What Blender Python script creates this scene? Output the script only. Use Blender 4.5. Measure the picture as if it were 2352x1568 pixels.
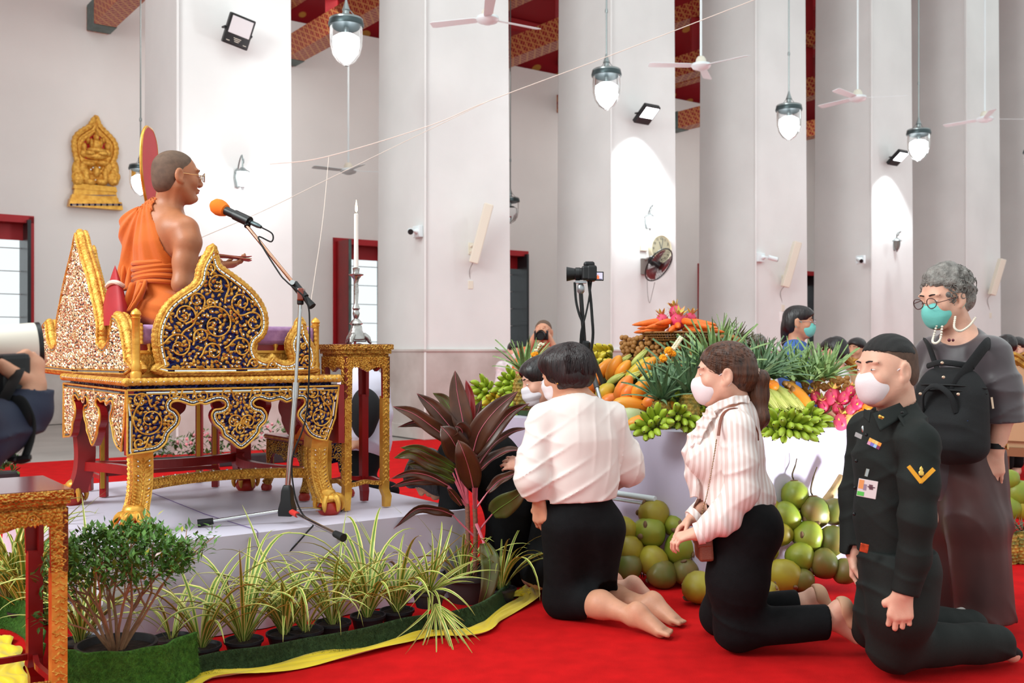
import bpy,bmesh,math,random
import numpy as np
from mathutils import Vector,Matrix
for _o in list(bpy.data.objects):bpy.data.objects.remove(_o)
SC=bpy.context.scene
COL=SC.collection
PI=math.pi
# ---------------------------------------------------------------- camera (eye 1.16 m above the carpet, looking along +Y)
F,CX,CY,EYE=2350.0,1176.0,803.0,1.16
_cd=bpy.data.cameras.new('camera');CAM=bpy.data.objects.new('camera',_cd);COL.objects.link(CAM)
CAM.location=(0,0,EYE);CAM.rotation_euler=(PI/2,0,0)
_cd.sensor_width=36;_cd.lens=36*F/2352;_cd.shift_y=(CY-784)/2352;_cd.clip_end=200;_cd.clip_start=.05
_cd.dof.use_dof=True;_cd.dof.focus_distance=4.5;_cd.dof.aperture_fstop=4.5
SC.camera=CAM
# ---------------------------------------------------------------- light and exposure
SC.view_settings.view_transform='Standard';SC.view_settings.look='None'
SC.view_settings.gamma=1;SC.view_settings.exposure=0.5;SC.view_settings.use_curve_mapping=False
WORLD=bpy.data.worlds.new('world');SC.world=WORLD;WORLD.use_nodes=True
WORLD.node_tree.nodes['Background'].inputs[0].default_value=(.93,1.0,1.0,1)
WORLD.node_tree.nodes['Background'].inputs[1].default_value=.78
def area_light(name,loc,target,sx,sy,power,col=(1,1,1)):
 l=bpy.data.lights.new(name,'AREA');l.shape='RECTANGLE';l.size=sx;l.size_y=sy;l.energy=power;l.color=col
 o=bpy.data.objects.new(name,l);COL.objects.link(o);o.location=loc
 o.rotation_euler=(Vector(target)-Vector(loc)).to_track_quat('-Z','Y').to_euler();return o
area_light('nave_fill',(-6.6,1.2,6.0),(4,14,2),4,3,520,(.93,1,.99))  # unseen fill from the left, added to brighten the darker pillar sides
area_light('nave_fill_high',(-1,4.5,8.5),(0,7,0),5,5,130,(.92,1,.99))  # added overhead fill with no fitting of its own
area_light('aisle_fill',(-3.2,15.4,6.2),(-4.9,17.8,2.6),7,2,44,(1,.98,.95));area_light('aisle_fill_far',(5.2,21.6,6.2),(3.6,24,2.6),9,2,60,(1,.98,.95))  # added fills without fittings, lifting the dim aisle wall
# ---------------------------------------------------------------- measuring helpers
def at(px,py,Y):
 """the point Y metres ahead of the eye that the photograph shows at px, py"""
 return Vector(((px-CX)/F*Y,Y,EYE-(py-CY)/F*Y))
def on(px,py,z=0.0):
 return at(px,py,F*(EYE-z)/(py-CY))
ALPHA=.63
U=Vector((math.cos(ALPHA),math.sin(ALPHA),0));N=Vector((-math.sin(ALPHA),math.cos(ALPHA),0));ZZ=Vector((0,0,1))
ORG=Vector((-1.12,13.2,0));BAY=3.185
def nave(s,d,z=0.0):return ORG+U*s+N*d+ZZ*z
def onplane(px,py,d):
 """where the sight line of px, py meets the vertical plane d metres behind the pillar fronts"""
 r=at(px,py,1)-Vector((0,0,EYE));o=Vector((0,0,EYE))
 t=(ORG+N*d-o).dot(N)/r.dot(N);return o+r*t
 # ---------------------------------------------------------------- materials
def lin(c):
 return tuple(((x/255)/12.92 if x/255<=.04045 else((x/255+.055)/1.055)**2.4)for x in c)
MATS={}
def mat(name,rgb,rough=.5,metal=0.,var=0.,vscale=6.,rgb2=None,bump=0.,bscale=60.,trans=0.,emit=0.,ecol=None,alpha=1.,coat=0.,sheen=0.,sss=0.,spec=.5,detail=4.,stretch=None,btype='noise',ior=1.45):
 if name in MATS:return MATS[name]
 m=bpy.data.materials.new(name);m.use_nodes=True;nt=m.node_tree;b=nt.nodes['Principled BSDF']
 c=(*lin(rgb),1);I=b.inputs
 I['Base Color'].default_value=c;I['Roughness'].default_value=rough;I['Metallic'].default_value=metal
 I['Transmission Weight'].default_value=trans;I['Alpha'].default_value=alpha;I['Coat Weight'].default_value=coat
 I['Sheen Weight'].default_value=sheen;I['Specular IOR Level'].default_value=spec;I['IOR'].default_value=ior
 if sss:I['Subsurface Weight'].default_value=sss;I['Subsurface Radius'].default_value=(.012,.005,.003);I['Subsurface Scale'].default_value=1
 if emit:I['Emission Color'].default_value=(*lin(ecol or rgb),1);I['Emission Strength'].default_value=emit
 if var or bump:
  tc=nt.nodes.new('ShaderNodeTexCoord');src=tc.outputs['Object']
  if stretch:
   mp=nt.nodes.new('ShaderNodeMapping');mp.inputs['Scale'].default_value=stretch
   nt.links.new(src,mp.inputs[0]);src=mp.outputs[0]
 if var:
  n=nt.nodes.new('ShaderNodeTexNoise');n.inputs['Scale'].default_value=vscale;n.inputs['Detail'].default_value=detail
  nt.links.new(src,n.inputs['Vector'])
  r=nt.nodes.new('ShaderNodeValToRGB');r.color_ramp.elements[0].position=.5-.18;r.color_ramp.elements[1].position=.5+.18
  c2=lin(rgb2)if rgb2 else tuple(x*(1-var)for x in c[:3])
  r.color_ramp.elements[0].color=(*c2,1);r.color_ramp.elements[1].color=c
  if not rgb2:r.color_ramp.elements[1].color=(*[min(1,x*(1+var*.4))for x in c[:3]],1)
  nt.links.new(n.outputs[0],r.inputs[0]);nt.links.new(r.outputs[0],I['Base Color'])
 if bump:
  if btype=='noise':
   t=nt.nodes.new('ShaderNodeTexNoise');t.inputs['Detail'].default_value=5
  else:
   t=nt.nodes.new('ShaderNodeTexVoronoi')
  t.inputs['Scale'].default_value=bscale;nt.links.new(src,t.inputs['Vector'])
  bp=nt.nodes.new('ShaderNodeBump');bp.inputs['Strength'].default_value=min(1,bump);bp.inputs['Distance'].default_value=.01*max(1,bump)
  nt.links.new(t.outputs[0],bp.inputs['Height']);nt.links.new(bp.outputs[0],I['Normal'])
 MATS[name]=m;return m
 # ---------------------------------------------------------------- mesh building
def frame_of(d,up=(0,0,1)):
 d=Vector(d).normalized();up=Vector(up)
 if abs(d.dot(up))>.98:up=Vector((1,0,0))if abs(d.x)<.9 else Vector((0,1,0))
 a=up.cross(d).normalized();return a,d.cross(a),d
def rot3(deg=(0,0,0)):
 from mathutils import Euler
 return Euler([math.radians(x)for x in deg]).to_matrix()
class MB:
 def __init__(s):s.v=[];s.f=[];s.m=[];s.n=0
 def add(s,vs,fs,m=0):
  o=s.n;s.v.extend([tuple(v)for v in vs]);s.n+=len(vs)
  s.f.extend([tuple(o+i for i in f)for f in fs]);s.m.extend([m]*len(fs));return s
 def box(s,c,size,R=None,m=0):
  c=Vector(c);x,y,z=[a/2 for a in size]
  vs=[Vector((i*x,j*y,k*z))for k in(-1,1)for j in(-1,1)for i in(-1,1)]
  if R is not None:vs=[R@v for v in vs]
  return s.add([c+v for v in vs],[(0,2,3,1),(4,5,7,6),(0,1,5,4),(2,6,7,3),(0,4,6,2),(1,3,7,5)],m)
 def bar(s,p,q,w,h,up=(0,0,1),m=0):
  p=Vector(p);q=Vector(q);a,b,d=frame_of(q-p,up)
  vs=[o+a*(i*w/2)+b*(j*h/2)for o in(p,q)for j in(-1,1)for i in(-1,1)]
  return s.add(vs,[(0,2,3,1),(4,5,7,6),(0,1,5,4),(2,6,7,3),(0,4,6,2),(1,3,7,5)],m)
 def tube(s,pts,r,n=8,m=0,flat=1.,up=(0,0,1),cap=True):
  pts=[Vector(p)for p in pts];k=len(pts)
  rs=list(r)if hasattr(r,'__len__')else[r]*k
  d0=pts[1]-pts[0];a,b,_=frame_of(d0,up);vs=[]
  for i,p in enumerate(pts):
   d=(pts[min(i+1,k-1)]-pts[max(i-1,0)])
   if d.length<1e-9:d=d0
   d=d.normalized();a=(a-d*a.dot(d)).normalized();b=d.cross(a)
   for j in range(n):
    t=2*PI*j/n;vs.append(p+a*(math.cos(t)*rs[i])+b*(math.sin(t)*rs[i]*flat))
  fs=[(i*n+j,i*n+(j+1)%n,(i+1)*n+(j+1)%n,(i+1)*n+j)for i in range(k-1)for j in range(n)]
  if cap:fs+=[tuple(range(n-1,-1,-1)),tuple((k-1)*n+j for j in range(n))]
  return s.add(vs,fs,m)
 def lathe(s,prof,c=(0,0,0),n=20,R=None,m=0,sx=1.,sy=1.,a0=0.):
  c=Vector(c);vs=[]
  for r,z in prof:
   for j in range(n):
    t=a0+2*PI*j/n;p=Vector((r*math.cos(t)*sx,r*math.sin(t)*sy,z));vs.append(c+(R@p if R is not None else p))
  k=len(prof);fs=[(i*n+j,i*n+(j+1)%n,(i+1)*n+(j+1)%n,(i+1)*n+j)for i in range(k-1)for j in range(n)]
  if prof[0][0]>1e-6:fs.append(tuple(range(n-1,-1,-1)))
  if prof[-1][0]>1e-6:fs.append(tuple((k-1)*n+j for j in range(n)))
  return s.add(vs,fs,m)
 def prism(s,poly,o,ex,ey,ez,t,m=0,ms=None,inset=0.):
  """outline poly (x, y) in the frame o, ex, ey, thickened by t along ez"""
  o=Vector(o);ex=Vector(ex);ey=Vector(ey);ez=Vector(ez);k=len(poly)
  vs=[o+ex*x+ey*y for x,y in poly]+[o+ex*x+ey*y+ez*t for x,y in poly]
  s.add(vs,[tuple(range(k-1,-1,-1)),tuple(range(k,2*k))],m)
  return s.add(vs,[(i,(i+1)%k,k+(i+1)%k,k+i)for i in range(k)],m if ms is None else ms)
 def ell(s,c,rad,R=None,nu=12,nv=8,m=0):
  c=Vector(c);rad=(rad,)*3 if not hasattr(rad,'__len__')else rad
  vs=[Vector((0,0,-rad[2]))]
  for i in range(1,nv):
   a=-PI/2+PI*i/nv
   for j in range(nu):
    t=2*PI*j/nu;vs.append(Vector((rad[0]*math.cos(a)*math.cos(t),rad[1]*math.cos(a)*math.sin(t),rad[2]*math.sin(a))))
  vs.append(Vector((0,0,rad[2])));e=len(vs)-1
  if R is not None:vs=[R@v for v in vs]
  fs=[(0,1+(j+1)%nu,1+j)for j in range(nu)]
  for i in range(nv-2):
   for j in range(nu):
    a=1+i*nu;fs.append((a+j,a+(j+1)%nu,a+nu+(j+1)%nu,a+nu+j))
  a=1+(nv-2)*nu;fs+=[(a+j,a+(j+1)%nu,e)for j in range(nu)]
  return s.add([c+v for v in vs],fs,m)
 def grid(s,fn,nu,nv,m=0,wrapu=False):
  vs=[fn(i/(nu if wrapu else nu-1),j/(nv-1))for j in range(nv)for i in range(nu)]
  fs=[(j*nu+i,j*nu+(i+1)%nu,(j+1)*nu+(i+1)%nu,(j+1)*nu+i)for j in range(nv-1)for i in range(nu if wrapu else nu-1)]
  return s.add(vs,fs,m)
 def mesh(s,name,mats,smooth=40):
  me=bpy.data.meshes.new(name);me.from_pydata(s.v,[],s.f)
  for m in(mats if isinstance(mats,(list,tuple))else[mats]):me.materials.append(m)
  if any(s.m):me.polygons.foreach_set('material_index',s.m)
  fin(me,smooth);return me
 def build(s,name,mats,parent=None,smooth=40,bevel=0,**kw):
  return put(name,s.mesh(name,mats,smooth),parent,bevel,**kw)
def fin(me,smooth):
 me.update()
 if smooth:
  me.polygons.foreach_set('use_smooth',[True]*len(me.polygons))
  if smooth<180:me.set_sharp_from_angle(angle=math.radians(smooth))
def put(name,me,parent=None,bevel=0,label=None,cat=None,group=None,kind=None,world=True):
 o=bpy.data.objects.new(name,me);COL.objects.link(o)
 if parent is not None:
  o.parent=parent
  if world:o.matrix_parent_inverse=wm(parent).inverted()
 if bevel:
  b=o.modifiers.new('bevel','BEVEL');b.width=bevel;b.segments=2;b.limit_method='ANGLE';b.angle_limit=.6;b.harden_normals=False
 return tag(o,label,cat,group,kind)
def wm(o):
 m=o.matrix_basis.copy()
 return m if o.parent is None else wm(o.parent)@o.matrix_parent_inverse@m
def tag(o,label=None,cat=None,group=None,kind=None):
 for k,v in(('label',label),('category',cat),('group',group),('kind',kind)):
  if v:o[k]=v
 return o
def thing(name,label,cat,loc=(0,0,0),rz=0.,group=None):
 o=bpy.data.objects.new(name,None);COL.objects.link(o);o.location=loc;o.rotation_euler=(0,0,rz);o.empty_display_size=.05
 return tag(o,label,cat,group)
_kids={}
def copy_tree(o,loc=None,rz=None,label=None,group=None,parent=None,scale=None):
 c=o.copy();COL.objects.link(c)
 if parent is not None:c.parent=parent
 if loc is not None:c.location=loc
 if rz is not None:c.rotation_euler=rz if hasattr(rz,'__len__')else(0,0,rz)
 if scale is not None:c.scale=scale if hasattr(scale,'__len__')else(scale,)*3
 if label:c['label']=label
 if group:c['group']=group
 for ch in list(o.children):copy_tree(ch,parent=c)
 return c
def curve_pts(pts,n=24):
 """Catmull-Rom through pts"""
 P=[Vector(p)for p in pts];P=[P[0]*2-P[1]]+P+[P[-1]*2-P[-2]];out=[];k=len(P)-3
 for i in range(n+1):
  t=i/n*k;j=min(int(t),k-1);t-=j;a,b,c,d=P[j:j+4]
  out.append(.5*((2*b)+(c-a)*t+(2*a-5*b+4*c-d)*t*t+(3*b-a-3*c+d)*t**3))
 return out
RND=random.Random(7)
# ---------------------------------------------------------------- the hall
W_LIGHT=mat('plaster',(224,225,223),.85,var=.06,vscale=1.2,bump=.12,bscale=9,detail=8)
W_BACK=mat('plaster_aisle',(232,229,226),.85,var=.05,vscale=.8,bump=.1,bscale=6,detail=8)
MARBLE=mat('marble',(205,197,192),.25,var=.3,vscale=2.2,rgb2=(178,166,160),detail=9)
CARPET=mat('carpet',(206,22,24),.95,var=.16,vscale=9,bump=.5,bscale=420,detail=10,spec=.1)
RED=mat('red_paint',(176,24,34),.45,var=.12,vscale=3)
REDGLOSS=mat('red_lacquer',(140,18,22),.28,var=.15,vscale=4)
BLACKT=mat('black_shutter',(38,44,48),.35,var=.3,vscale=4)
TEAL=mat('weathered_teal',(92,112,108),.5,var=.4,vscale=6)
def stars_mat():
 m=bpy.data.materials.new('red_ceiling_gold_stars');m.use_nodes=True;nt=m.node_tree;b=nt.nodes['Principled BSDF']
 tc=nt.nodes.new('ShaderNodeTexCoord');v=nt.nodes.new('ShaderNodeTexVoronoi');v.inputs['Scale'].default_value=2.1;v.inputs['Randomness'].default_value=.15
 nt.links.new(tc.outputs['Object'],v.inputs['Vector'])
 r=nt.nodes.new('ShaderNodeValToRGB');e=r.color_ramp.elements
 e[0].position=.2;e[0].color=(*lin((205,150,70)),1);e[1].position=.24;e[1].color=(*lin((158,24,36)),1)
 nt.links.new(v.outputs['Distance'],r.inputs[0]);nt.links.new(r.outputs[0],b.inputs['Base Color']);b.inputs['Roughness'].default_value=.5
 return m
def beam_mat():
 m=bpy.data.materials.new('red_gold_brocade');m.use_nodes=True;nt=m.node_tree;b=nt.nodes['Principled BSDF']
 tc=nt.nodes.new('ShaderNodeTexCoord');mp=nt.nodes.new('ShaderNodeMapping');mp.inputs['Rotation'].default_value=(0.78,.78,.6)
 v=nt.nodes.new('ShaderNodeTexVoronoi');v.inputs['Scale'].default_value=14;v.inputs['Randomness'].default_value=0;v.feature='DISTANCE_TO_EDGE'
 nt.links.new(tc.outputs['Object'],mp.inputs[0]);nt.links.new(mp.outputs[0],v.inputs['Vector'])
 r=nt.nodes.new('ShaderNodeValToRGB');e=r.color_ramp.elements
 e[0].position=.08;e[0].color=(*lin((206,140,84)),1);e[1].position=.16;e[1].color=(*lin((160,34,38)),1)
 nt.links.new(v.outputs['Distance'],r.inputs[0]);nt.links.new(r.outputs[0],b.inputs['Base Color']);b.inputs['Roughness'].default_value=.45
 return m
STARS,BROC=stars_mat(),beam_mat()
GOLDFLAT=mat('gilt_flat',(205,150,60),.4,.6,var=.2,vscale=20)
# floor
f=MB();f.box((4,14,-.11),(60,46,.2));f.build('floor',mat('floor_marble',(176,170,164),.3,var=.2,vscale=1.5),kind='structure',smooth=0)  # floor beyond the carpet, mostly unseen, made pale to lessen red bounce
f=MB();f.box(nave(-1,-4.95,-.005),(34,10.1,.01),Matrix.Rotation(ALPHA,3,'Z'));f.build('floor_carpet',CARPET,kind='structure',smooth=0)
# pillars: plaster shaft tapering a little, marble wainscot, a conduit at the corner
PW,PD,PH=1.345,1.255,11.0
for k in range(-1,9):
 s0=k*BAY
 root=None
 m=MB();vs=[]
 for z,g in((1.16,.012),(PH,-.03)):
  for s,d in((s0-g,-g),(s0+PW+g,-g),(s0+PW+g,PD+g),(s0-g,PD+g)):vs.append(nave(s,d,z))
 m.add(vs,[(3,2,1,0),(4,5,6,7)]+[(i,(i+1)%4,4+(i+1)%4,4+i)for i in range(4)])
 p=m.build('pillar',W_LIGHT,smooth=0,bevel=.012,kind='structure')
 m=MB()
 a,b=nave(s0+PW/2,PD/2),None
 R=Matrix.Rotation(ALPHA,3,'Z')
 m.box(a+ZZ*.57,(PW+.07,PD+.07,1.14),R);m.build('wainscot',MARBLE,p,smooth=0,bevel=.006)
 m=MB();m.box(a+ZZ*1.15,(PW+.10,PD+.10,.035),R);m.build('wainscot_ledge',MARBLE,p,smooth=0,bevel=.008)
 m=MB();m.box(a+ZZ*.09,(PW+.10,PD+.10,.18),R);m.build('plinth',MARBLE,p,smooth=0,bevel=.01)
 m=MB();m.tube([nave(s0-.02,-.03,.2),nave(s0-.005,-.02,PH)],.016,8);m.build('conduit',W_LIGHT,p)
 # aisle wall with a window in each bay
DW,WT,TOP=5.8,.55,7.05
ZB,ZT,WW=.95,3.20,1.26
wins=[(-4.81+BAY*k)for k in range(-1,10)]
ss=[-14.]+[x for w in wins for x in(w,w+WW)]+[34.]
def slab(mb,s0,s1,d0,d1,z0,z1,m=0):
 c=nave((s0+s1)/2,(d0+d1)/2,(z0+z1)/2);mb.box(c,(s1-s0,d1-d0,z1-z0),Matrix.Rotation(ALPHA,3,'Z'),m)
m=MB()
for i in range(0,len(ss),2):slab(m,ss[i],ss[i+1],DW,DW+WT,0,TOP)
for w in wins:
 slab(m,w,w+WW,DW,DW+WT,0,ZB);slab(m,w,w+WW,DW,DW+WT,ZT,TOP)
wall=m.build('wall_back',W_BACK,smooth=0,kind='structure')
m=MB();slab(m,-14,34,DW-.04,DW,0,1.16);m.build('baseboard_back',MARBLE,smooth=0,kind='structure')
m=MB();slab(m,-9.4,-9.1,-3.5,DW,0,9);m.build('wall_left',W_BACK,smooth=0,kind='structure')  # unseen end wall, placed and shortened to steer light onto pillar sides
m=MB();slab(m,31,31.3,-12,DW,0,9);m.build('wall_right',W_BACK,smooth=0,kind='structure')
PANE=mat('window_pane',(250,252,255),.25,trans=1.0,ior=1.05)
for i,w in enumerate(wins):
 m=MB();e=.09
 slab(m,w-.02,w+WW+.02,DW-.03,DW+WT,ZT-e,ZT+.02);slab(m,w-.02,w+WW+.02,DW-.03,DW+WT,ZB-.02,ZB+e)
 slab(m,w-.02,w+e*.6,DW-.03,DW+WT,ZB,ZT);slab(m,w+WW-e*.6,w+WW+.02,DW-.03,DW+WT,ZB,ZT)
 fr=m.build('window_%d'%(i+1),RED,smooth=0,kind='structure')
 m=MB();slab(m,w+e*.6,w+WW-e*.6,DW+.22,DW+.24,ZT-.34,ZT-e);m.build('lintel_panel',RED,fr,smooth=0)
 m=MB();slab(m,w+.03,w+.09,DW-.52,DW+.03,ZB+.02,ZT-.05);slab(m,w+.035,w+.085,DW-.54,DW-.50,ZB+.02,ZT-.05,1)
 m.build('shutter',[REDGLOSS,TEAL],fr,smooth=0)
 m=MB();slab(m,w+WW-.09,w+WW-.04,DW-.12,DW+.5,ZB+.02,ZT-.05);m.build('shutter',BLACKT,fr,smooth=0)
 m=MB();slab(m,w+.05,w+WW-.05,DW+.42,DW+.424,ZB+.05,ZT-.3);m.build('pane',PANE,fr,smooth=0)
 for j in range(1,6):
  m=MB();m.tube([nave(w+.05,DW+.4,ZB+.36*j),nave(w+WW-.05,DW+.4,ZB+.36*j)],.008,6);m.build('glazing_bar',mat('pale_bar',(205,205,205),.5),fr)
 m=MB();slab(m,w+.62,w+.66,DW+.38,DW+.42,ZB+.05,ZT-.3);m.build('mullion',RED,fr,smooth=0)
 # red roof over the aisle, tie beams and posts of the trusses
m=MB()
def rp(s,d):return nave(s,d,TOP+(DW+WT-d)*.62)
vs=[rp(-14,DW+WT),rp(34,DW+WT),rp(34,-.5),rp(-14,-.5)];vs+=[v+ZZ*.12 for v in vs]
m.add(vs,[(0,1,2,3),(7,6,5,4)]+[(i,(i+1)%4,4+(i+1)%4,4+i)for i in range(4)])
ce=m.build('ceiling',STARS,smooth=0,kind='structure')
for d in(5.2,4.2,3.2,2.2,1.2):
 m=MB();m.bar(rp(-14,d)-ZZ*.1,rp(34,d)-ZZ*.1,.16,.2);m.build('purlin',RED,ce,smooth=0)
for k in range(-2,9):
 s=k*BAY+.6
 m=MB();m.bar(nave(s,DW+.05,6.42),nave(s,PD-.1,6.42),.34,.38);m.bar(nave(s,DW-.05,6.42),nave(s,DW-.45,6.42),.36,.40,m=1)
 t=m.build('tie_beam',[BROC,TEAL],smooth=0,bevel=.01,kind='structure')
 m=MB();m.bar(nave(s,3.9,6.6),nave(s,3.9,8.2),.2,.2,up=(1,0,0));m.build('truss_post',RED,t,smooth=0)
 m=MB();m.bar(nave(s,DW,7.4),nave(s,PD-.1,7.4),.26,.3);m.build('upper_beam',BROC,t,smooth=0)
 m=MB();m.bar(nave(s,1.9,6.6),nave(s,1.9,9.2),.2,.2,up=(1,0,0));m.build('truss_post',RED,t,smooth=0)
 # ---------------------------------------------------------------- carved and gilded furniture
GOLD=mat('gilt_carving',(240,190,88),.36,.5,var=.3,vscale=28,rgb2=(196,132,44),bump=.7,bscale=90)
GOLDP=mat('gilt_smooth',(238,184,82),.33,.5,var=.25,vscale=14,rgb2=(206,144,50),bump=.2,bscale=40)
GOLDC=mat('gilt_deep_relief',(240,182,80),.38,.45,var=.35,vscale=50,rgb2=(186,118,40),bump=1.6,bscale=110,btype='voronoi')
BLUEG=mat('blue_mirror_glass',(22,26,92),.12,.6,var=.7,vscale=30,rgb2=(8,9,30),bump=.5,bscale=60,btype='voronoi')
CHIP=mat('mirror_chip',(240,240,236),.12,.9)
RUBY=mat('ruby_chip',(170,30,40),.15,.5)
SILVERY=mat('mirror_mosaic_gold',(240,222,190),.28,.4,var=.4,vscale=60,rgb2=(206,158,92))
LAC=mat('red_lacquer_leg',(146,26,26),.3,var=.2,vscale=8)
BALLR=mat('ball_foot_red',(176,44,30),.35,var=.2,vscale=10)
class Pl:
 def __init__(s,o,ex,nrm):s.o=Vector(o);s.ex=Vector(ex);s.n=Vector(nrm)
 def uv(s,px,py):
  e=Vector((0,0,EYE));r=at(px,py,1)-e;t=(s.o-e).dot(s.n)/r.dot(s.n);q=e+r*t-s.o
  return(q.dot(s.ex),q.z)
 def p(s,x,z,h=0.):return s.o+s.ex*x+ZZ*z+s.n*h
def smooth_poly(P,k=4,closed=True):
 P=[Vector((a,b,0))for a,b in P];n=len(P);out=[]
 for i in range(n if closed else n-1):
  a,b,c,d=P[(i-1)%n],P[i],P[(i+1)%n],P[(i+2)%n]
  if not closed:a=P[max(i-1,0)];d=P[min(i+2,n-1)]
  for j in range(k):
   t=j/k;q=.5*((2*b)+(c-a)*t+(2*a-5*b+4*c-d)*t*t+(3*b-a-3*c+d)*t**3);out.append((q.x,q.y))
 if not closed:out.append((P[-1].x,P[-1].y))
 return out
def inset_poly(P,d):
 n=len(P);A=sum(P[i][0]*P[(i+1)%n][1]-P[(i+1)%n][0]*P[i][1]for i in range(n));sg=1 if A>0 else-1;out=[]
 for i in range(n):
  (ax,ay),(bx,by)=P[i-1],P[(i+1)%n];tx,ty=bx-ax,by-ay;l=math.hypot(tx,ty)or 1
  out.append((P[i][0]-ty/l*d*sg,P[i][1]+tx/l*d*sg))
 return out
def inside(P,x,y):
 c=False;n=len(P);j=n-1
 for i in range(n):
  xi,yi=P[i];xj,yj=P[j]
  if(yi>y)!=(yj>y)and x<(xj-xi)*(y-yi)/(yj-yi)+xi:c=not c
  j=i
 return c
def leaf(mb,pl,x,z,ang,L,w,h,h0=0.,m=0,chip=None):
 ca,sa=math.cos(ang),math.sin(ang)
 def q(a,b,hh):return pl.p(x+a*ca-b*sa,z+a*sa+b*ca,hh)
 vs=[q(0,0,h0),q(L*.25,w*.5,h0),q(L*.62,w*.42,h0),q(L,0,h0),q(L*.62,-w*.42,h0),q(L*.25,-w*.5,h0),q(L*.3,0,h0+h),q(L*.66,0,h0+h*.8)]
 mb.add(vs,[(0,6,1),(1,6,7,2),(2,7,3),(3,7,4),(4,7,6,5),(5,6,0)],m)
 if chip is not None:
  r=w*.2;cx=L*.46;hh=h0+h*1.05
  mb.add([q(cx-r*1.4,0,hh),q(cx,-r,hh+.0005),q(cx+r*1.4,0,hh),q(cx,r,hh+.0005)],[(0,1,2,3)],chip)
def flower(mb,pl,x,z,r,h0=0.):
 for k in range(4):leaf(mb,pl,x,z,k*PI/2+PI/4,r,r*.7,r*.3,h0,0,1 if k==0 else None)
def spiral_pts(cx,cz,r,a0,turns,sgn,r1=.22,n=34):
 return[(cx+r*(1-(1-r1)*(i/n)**.9)*math.cos(a0+sgn*turns*2*PI*i/n),cz+r*(1-(1-r1)*(i/n)**.9)*math.sin(a0+sgn*turns*2*PI*i/n))for i in range(n+1)]
def arabesque(mb,pl,poly,spirals,tr=.0034,L=.024,h0=.0,seed=1,fill=.0125,chips=.45,tail=True):
 """gilt scrollwork: vines that curl inside poly, leaves along them, single leaves in what is left over"""
 R=random.Random(seed);occ=[]
 for(cx,cz,r,a0,sg)in spirals:
  P=spiral_pts(cx,cz,r,a0,1.35,sg)
  if tail:
   tx,tz=-sg*-math.sin(a0),-sg*math.cos(a0)
   P=[(P[0][0]+tx*r*t+math.cos(a0)*r*t*t*.5,P[0][1]+tz*r*t+math.sin(a0)*r*t*t*.5)for t in(.8,.55,.3)]+P
  k=len(P);mb.tube([pl.p(x,z,h0+tr*.7)for x,z in P],[tr*(1.15-.5*i/k)for i in range(k)],6)
  x,z=P[-1];mb.ell(pl.p(x,z,h0+tr),tr*1.5,nu=6,nv=4)
  occ+=[(x,z,tr*1.2)for x,z in P]
  step=max(3,int(k*L*1.15/(2*PI*r*1.2)))
  for i in range(2,k-3,step):
   (x,z),(x2,z2)=P[i],P[i+1];t=math.atan2(z2-z,x2-x);s=1 if(i//step)%2 else-1
   l=L*R.uniform(.8,1.1)*(1-.35*i/k);a=t+s*R.uniform(.6,1.0)
   ex,ez=x+math.cos(a)*l*.5,z+math.sin(a)*l*.5
   if inside(poly,x+math.cos(a)*l,z+math.sin(a)*l)and all((ex-o[0])**2+(ez-o[1])**2>(o[2]*.9+l*.16)**2 for o in occ[-400:]if o[2]>tr*1.3):
    leaf(mb,pl,x,z,a,l,l*.6,l*.28,h0,0,(1 if R.random()<.75 else 2)if R.random()<chips else None);occ.append((ex,ez,l*.42))
  leaf(mb,pl,cx,cz,a0,L*.9,L*.55,L*.25,h0,0,1)
 xs=[p[0]for p in poly];zs=[p[1]for p in poly];A=(max(xs)-min(xs))*(max(zs)-min(zs));G={}
 def put_(x,z,r):G.setdefault((int(x/.02),int(z/.02)),[]).append((x,z,r))
 for o in occ:put_(*o)
 for _ in range(int(A/(fill*fill)*9)):
  x,z=R.uniform(min(xs),max(xs)),R.uniform(min(zs),max(zs))
  if not inside(poly,x,z):continue
  gx,gz=int(x/.02),int(z/.02);rr=fill*.5
  if any((x-o[0])**2+(z-o[1])**2<(rr+o[2])**2 for i in(-1,0,1)for j in(-1,0,1)for o in G.get((gx+i,gz+j),())):continue
  a=R.uniform(0,2*PI);l=fill*R.uniform(1.3,1.8)
  leaf(mb,pl,x-math.cos(a)*l*.45,z-math.sin(a)*l*.45,a,l,l*.62,l*.28,h0,0,(1 if R.random()<.7 else 2)if R.random()<chips else None);put_(x,z,rr)
def rope(mb,pts,r,pitch=.018,n=8,m=0,amp=.16):
 pts=[Vector(p)for p in pts];out=[pts[0]];acc=[0.]
 for a,b in zip(pts,pts[1:]):
  l=(b-a).length;k=max(1,int(l/(pitch*.25)))
  for i in range(1,k+1):out.append(a.lerp(b,i/k));acc.append(acc[-1]+l/k)
 mb.tube(out,[r*(1+amp*math.sin(2*PI*s/pitch))for s in acc],n,m)
def chipline(mb,pl,P,h,w,m,closed=True,every=1):
 n=len(P)
 for i in range(0,n if closed else n-1,every):
  (ax,az),(bx,bz)=P[i],P[(i+1)%n];dx,dz=bx-ax,bz-az;l=math.hypot(dx,dz)
  if l<1e-4:continue
  nx,nz=-dz/l*w/2,dx/l*w/2;e=.08
  q=[(ax+dx*e+nx,az+dz*e+nz),(ax+dx*e-nx,az+dz*e-nz),(bx-dx*e-nx,bz-dz*e-nz),(bx-dx*e+nx,bz-dz*e+nz)]
  mb.add([pl.p(a,b,h+.0008*((i*7)%3))for a,b in q],[(0,1,2,3)],m)
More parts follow.
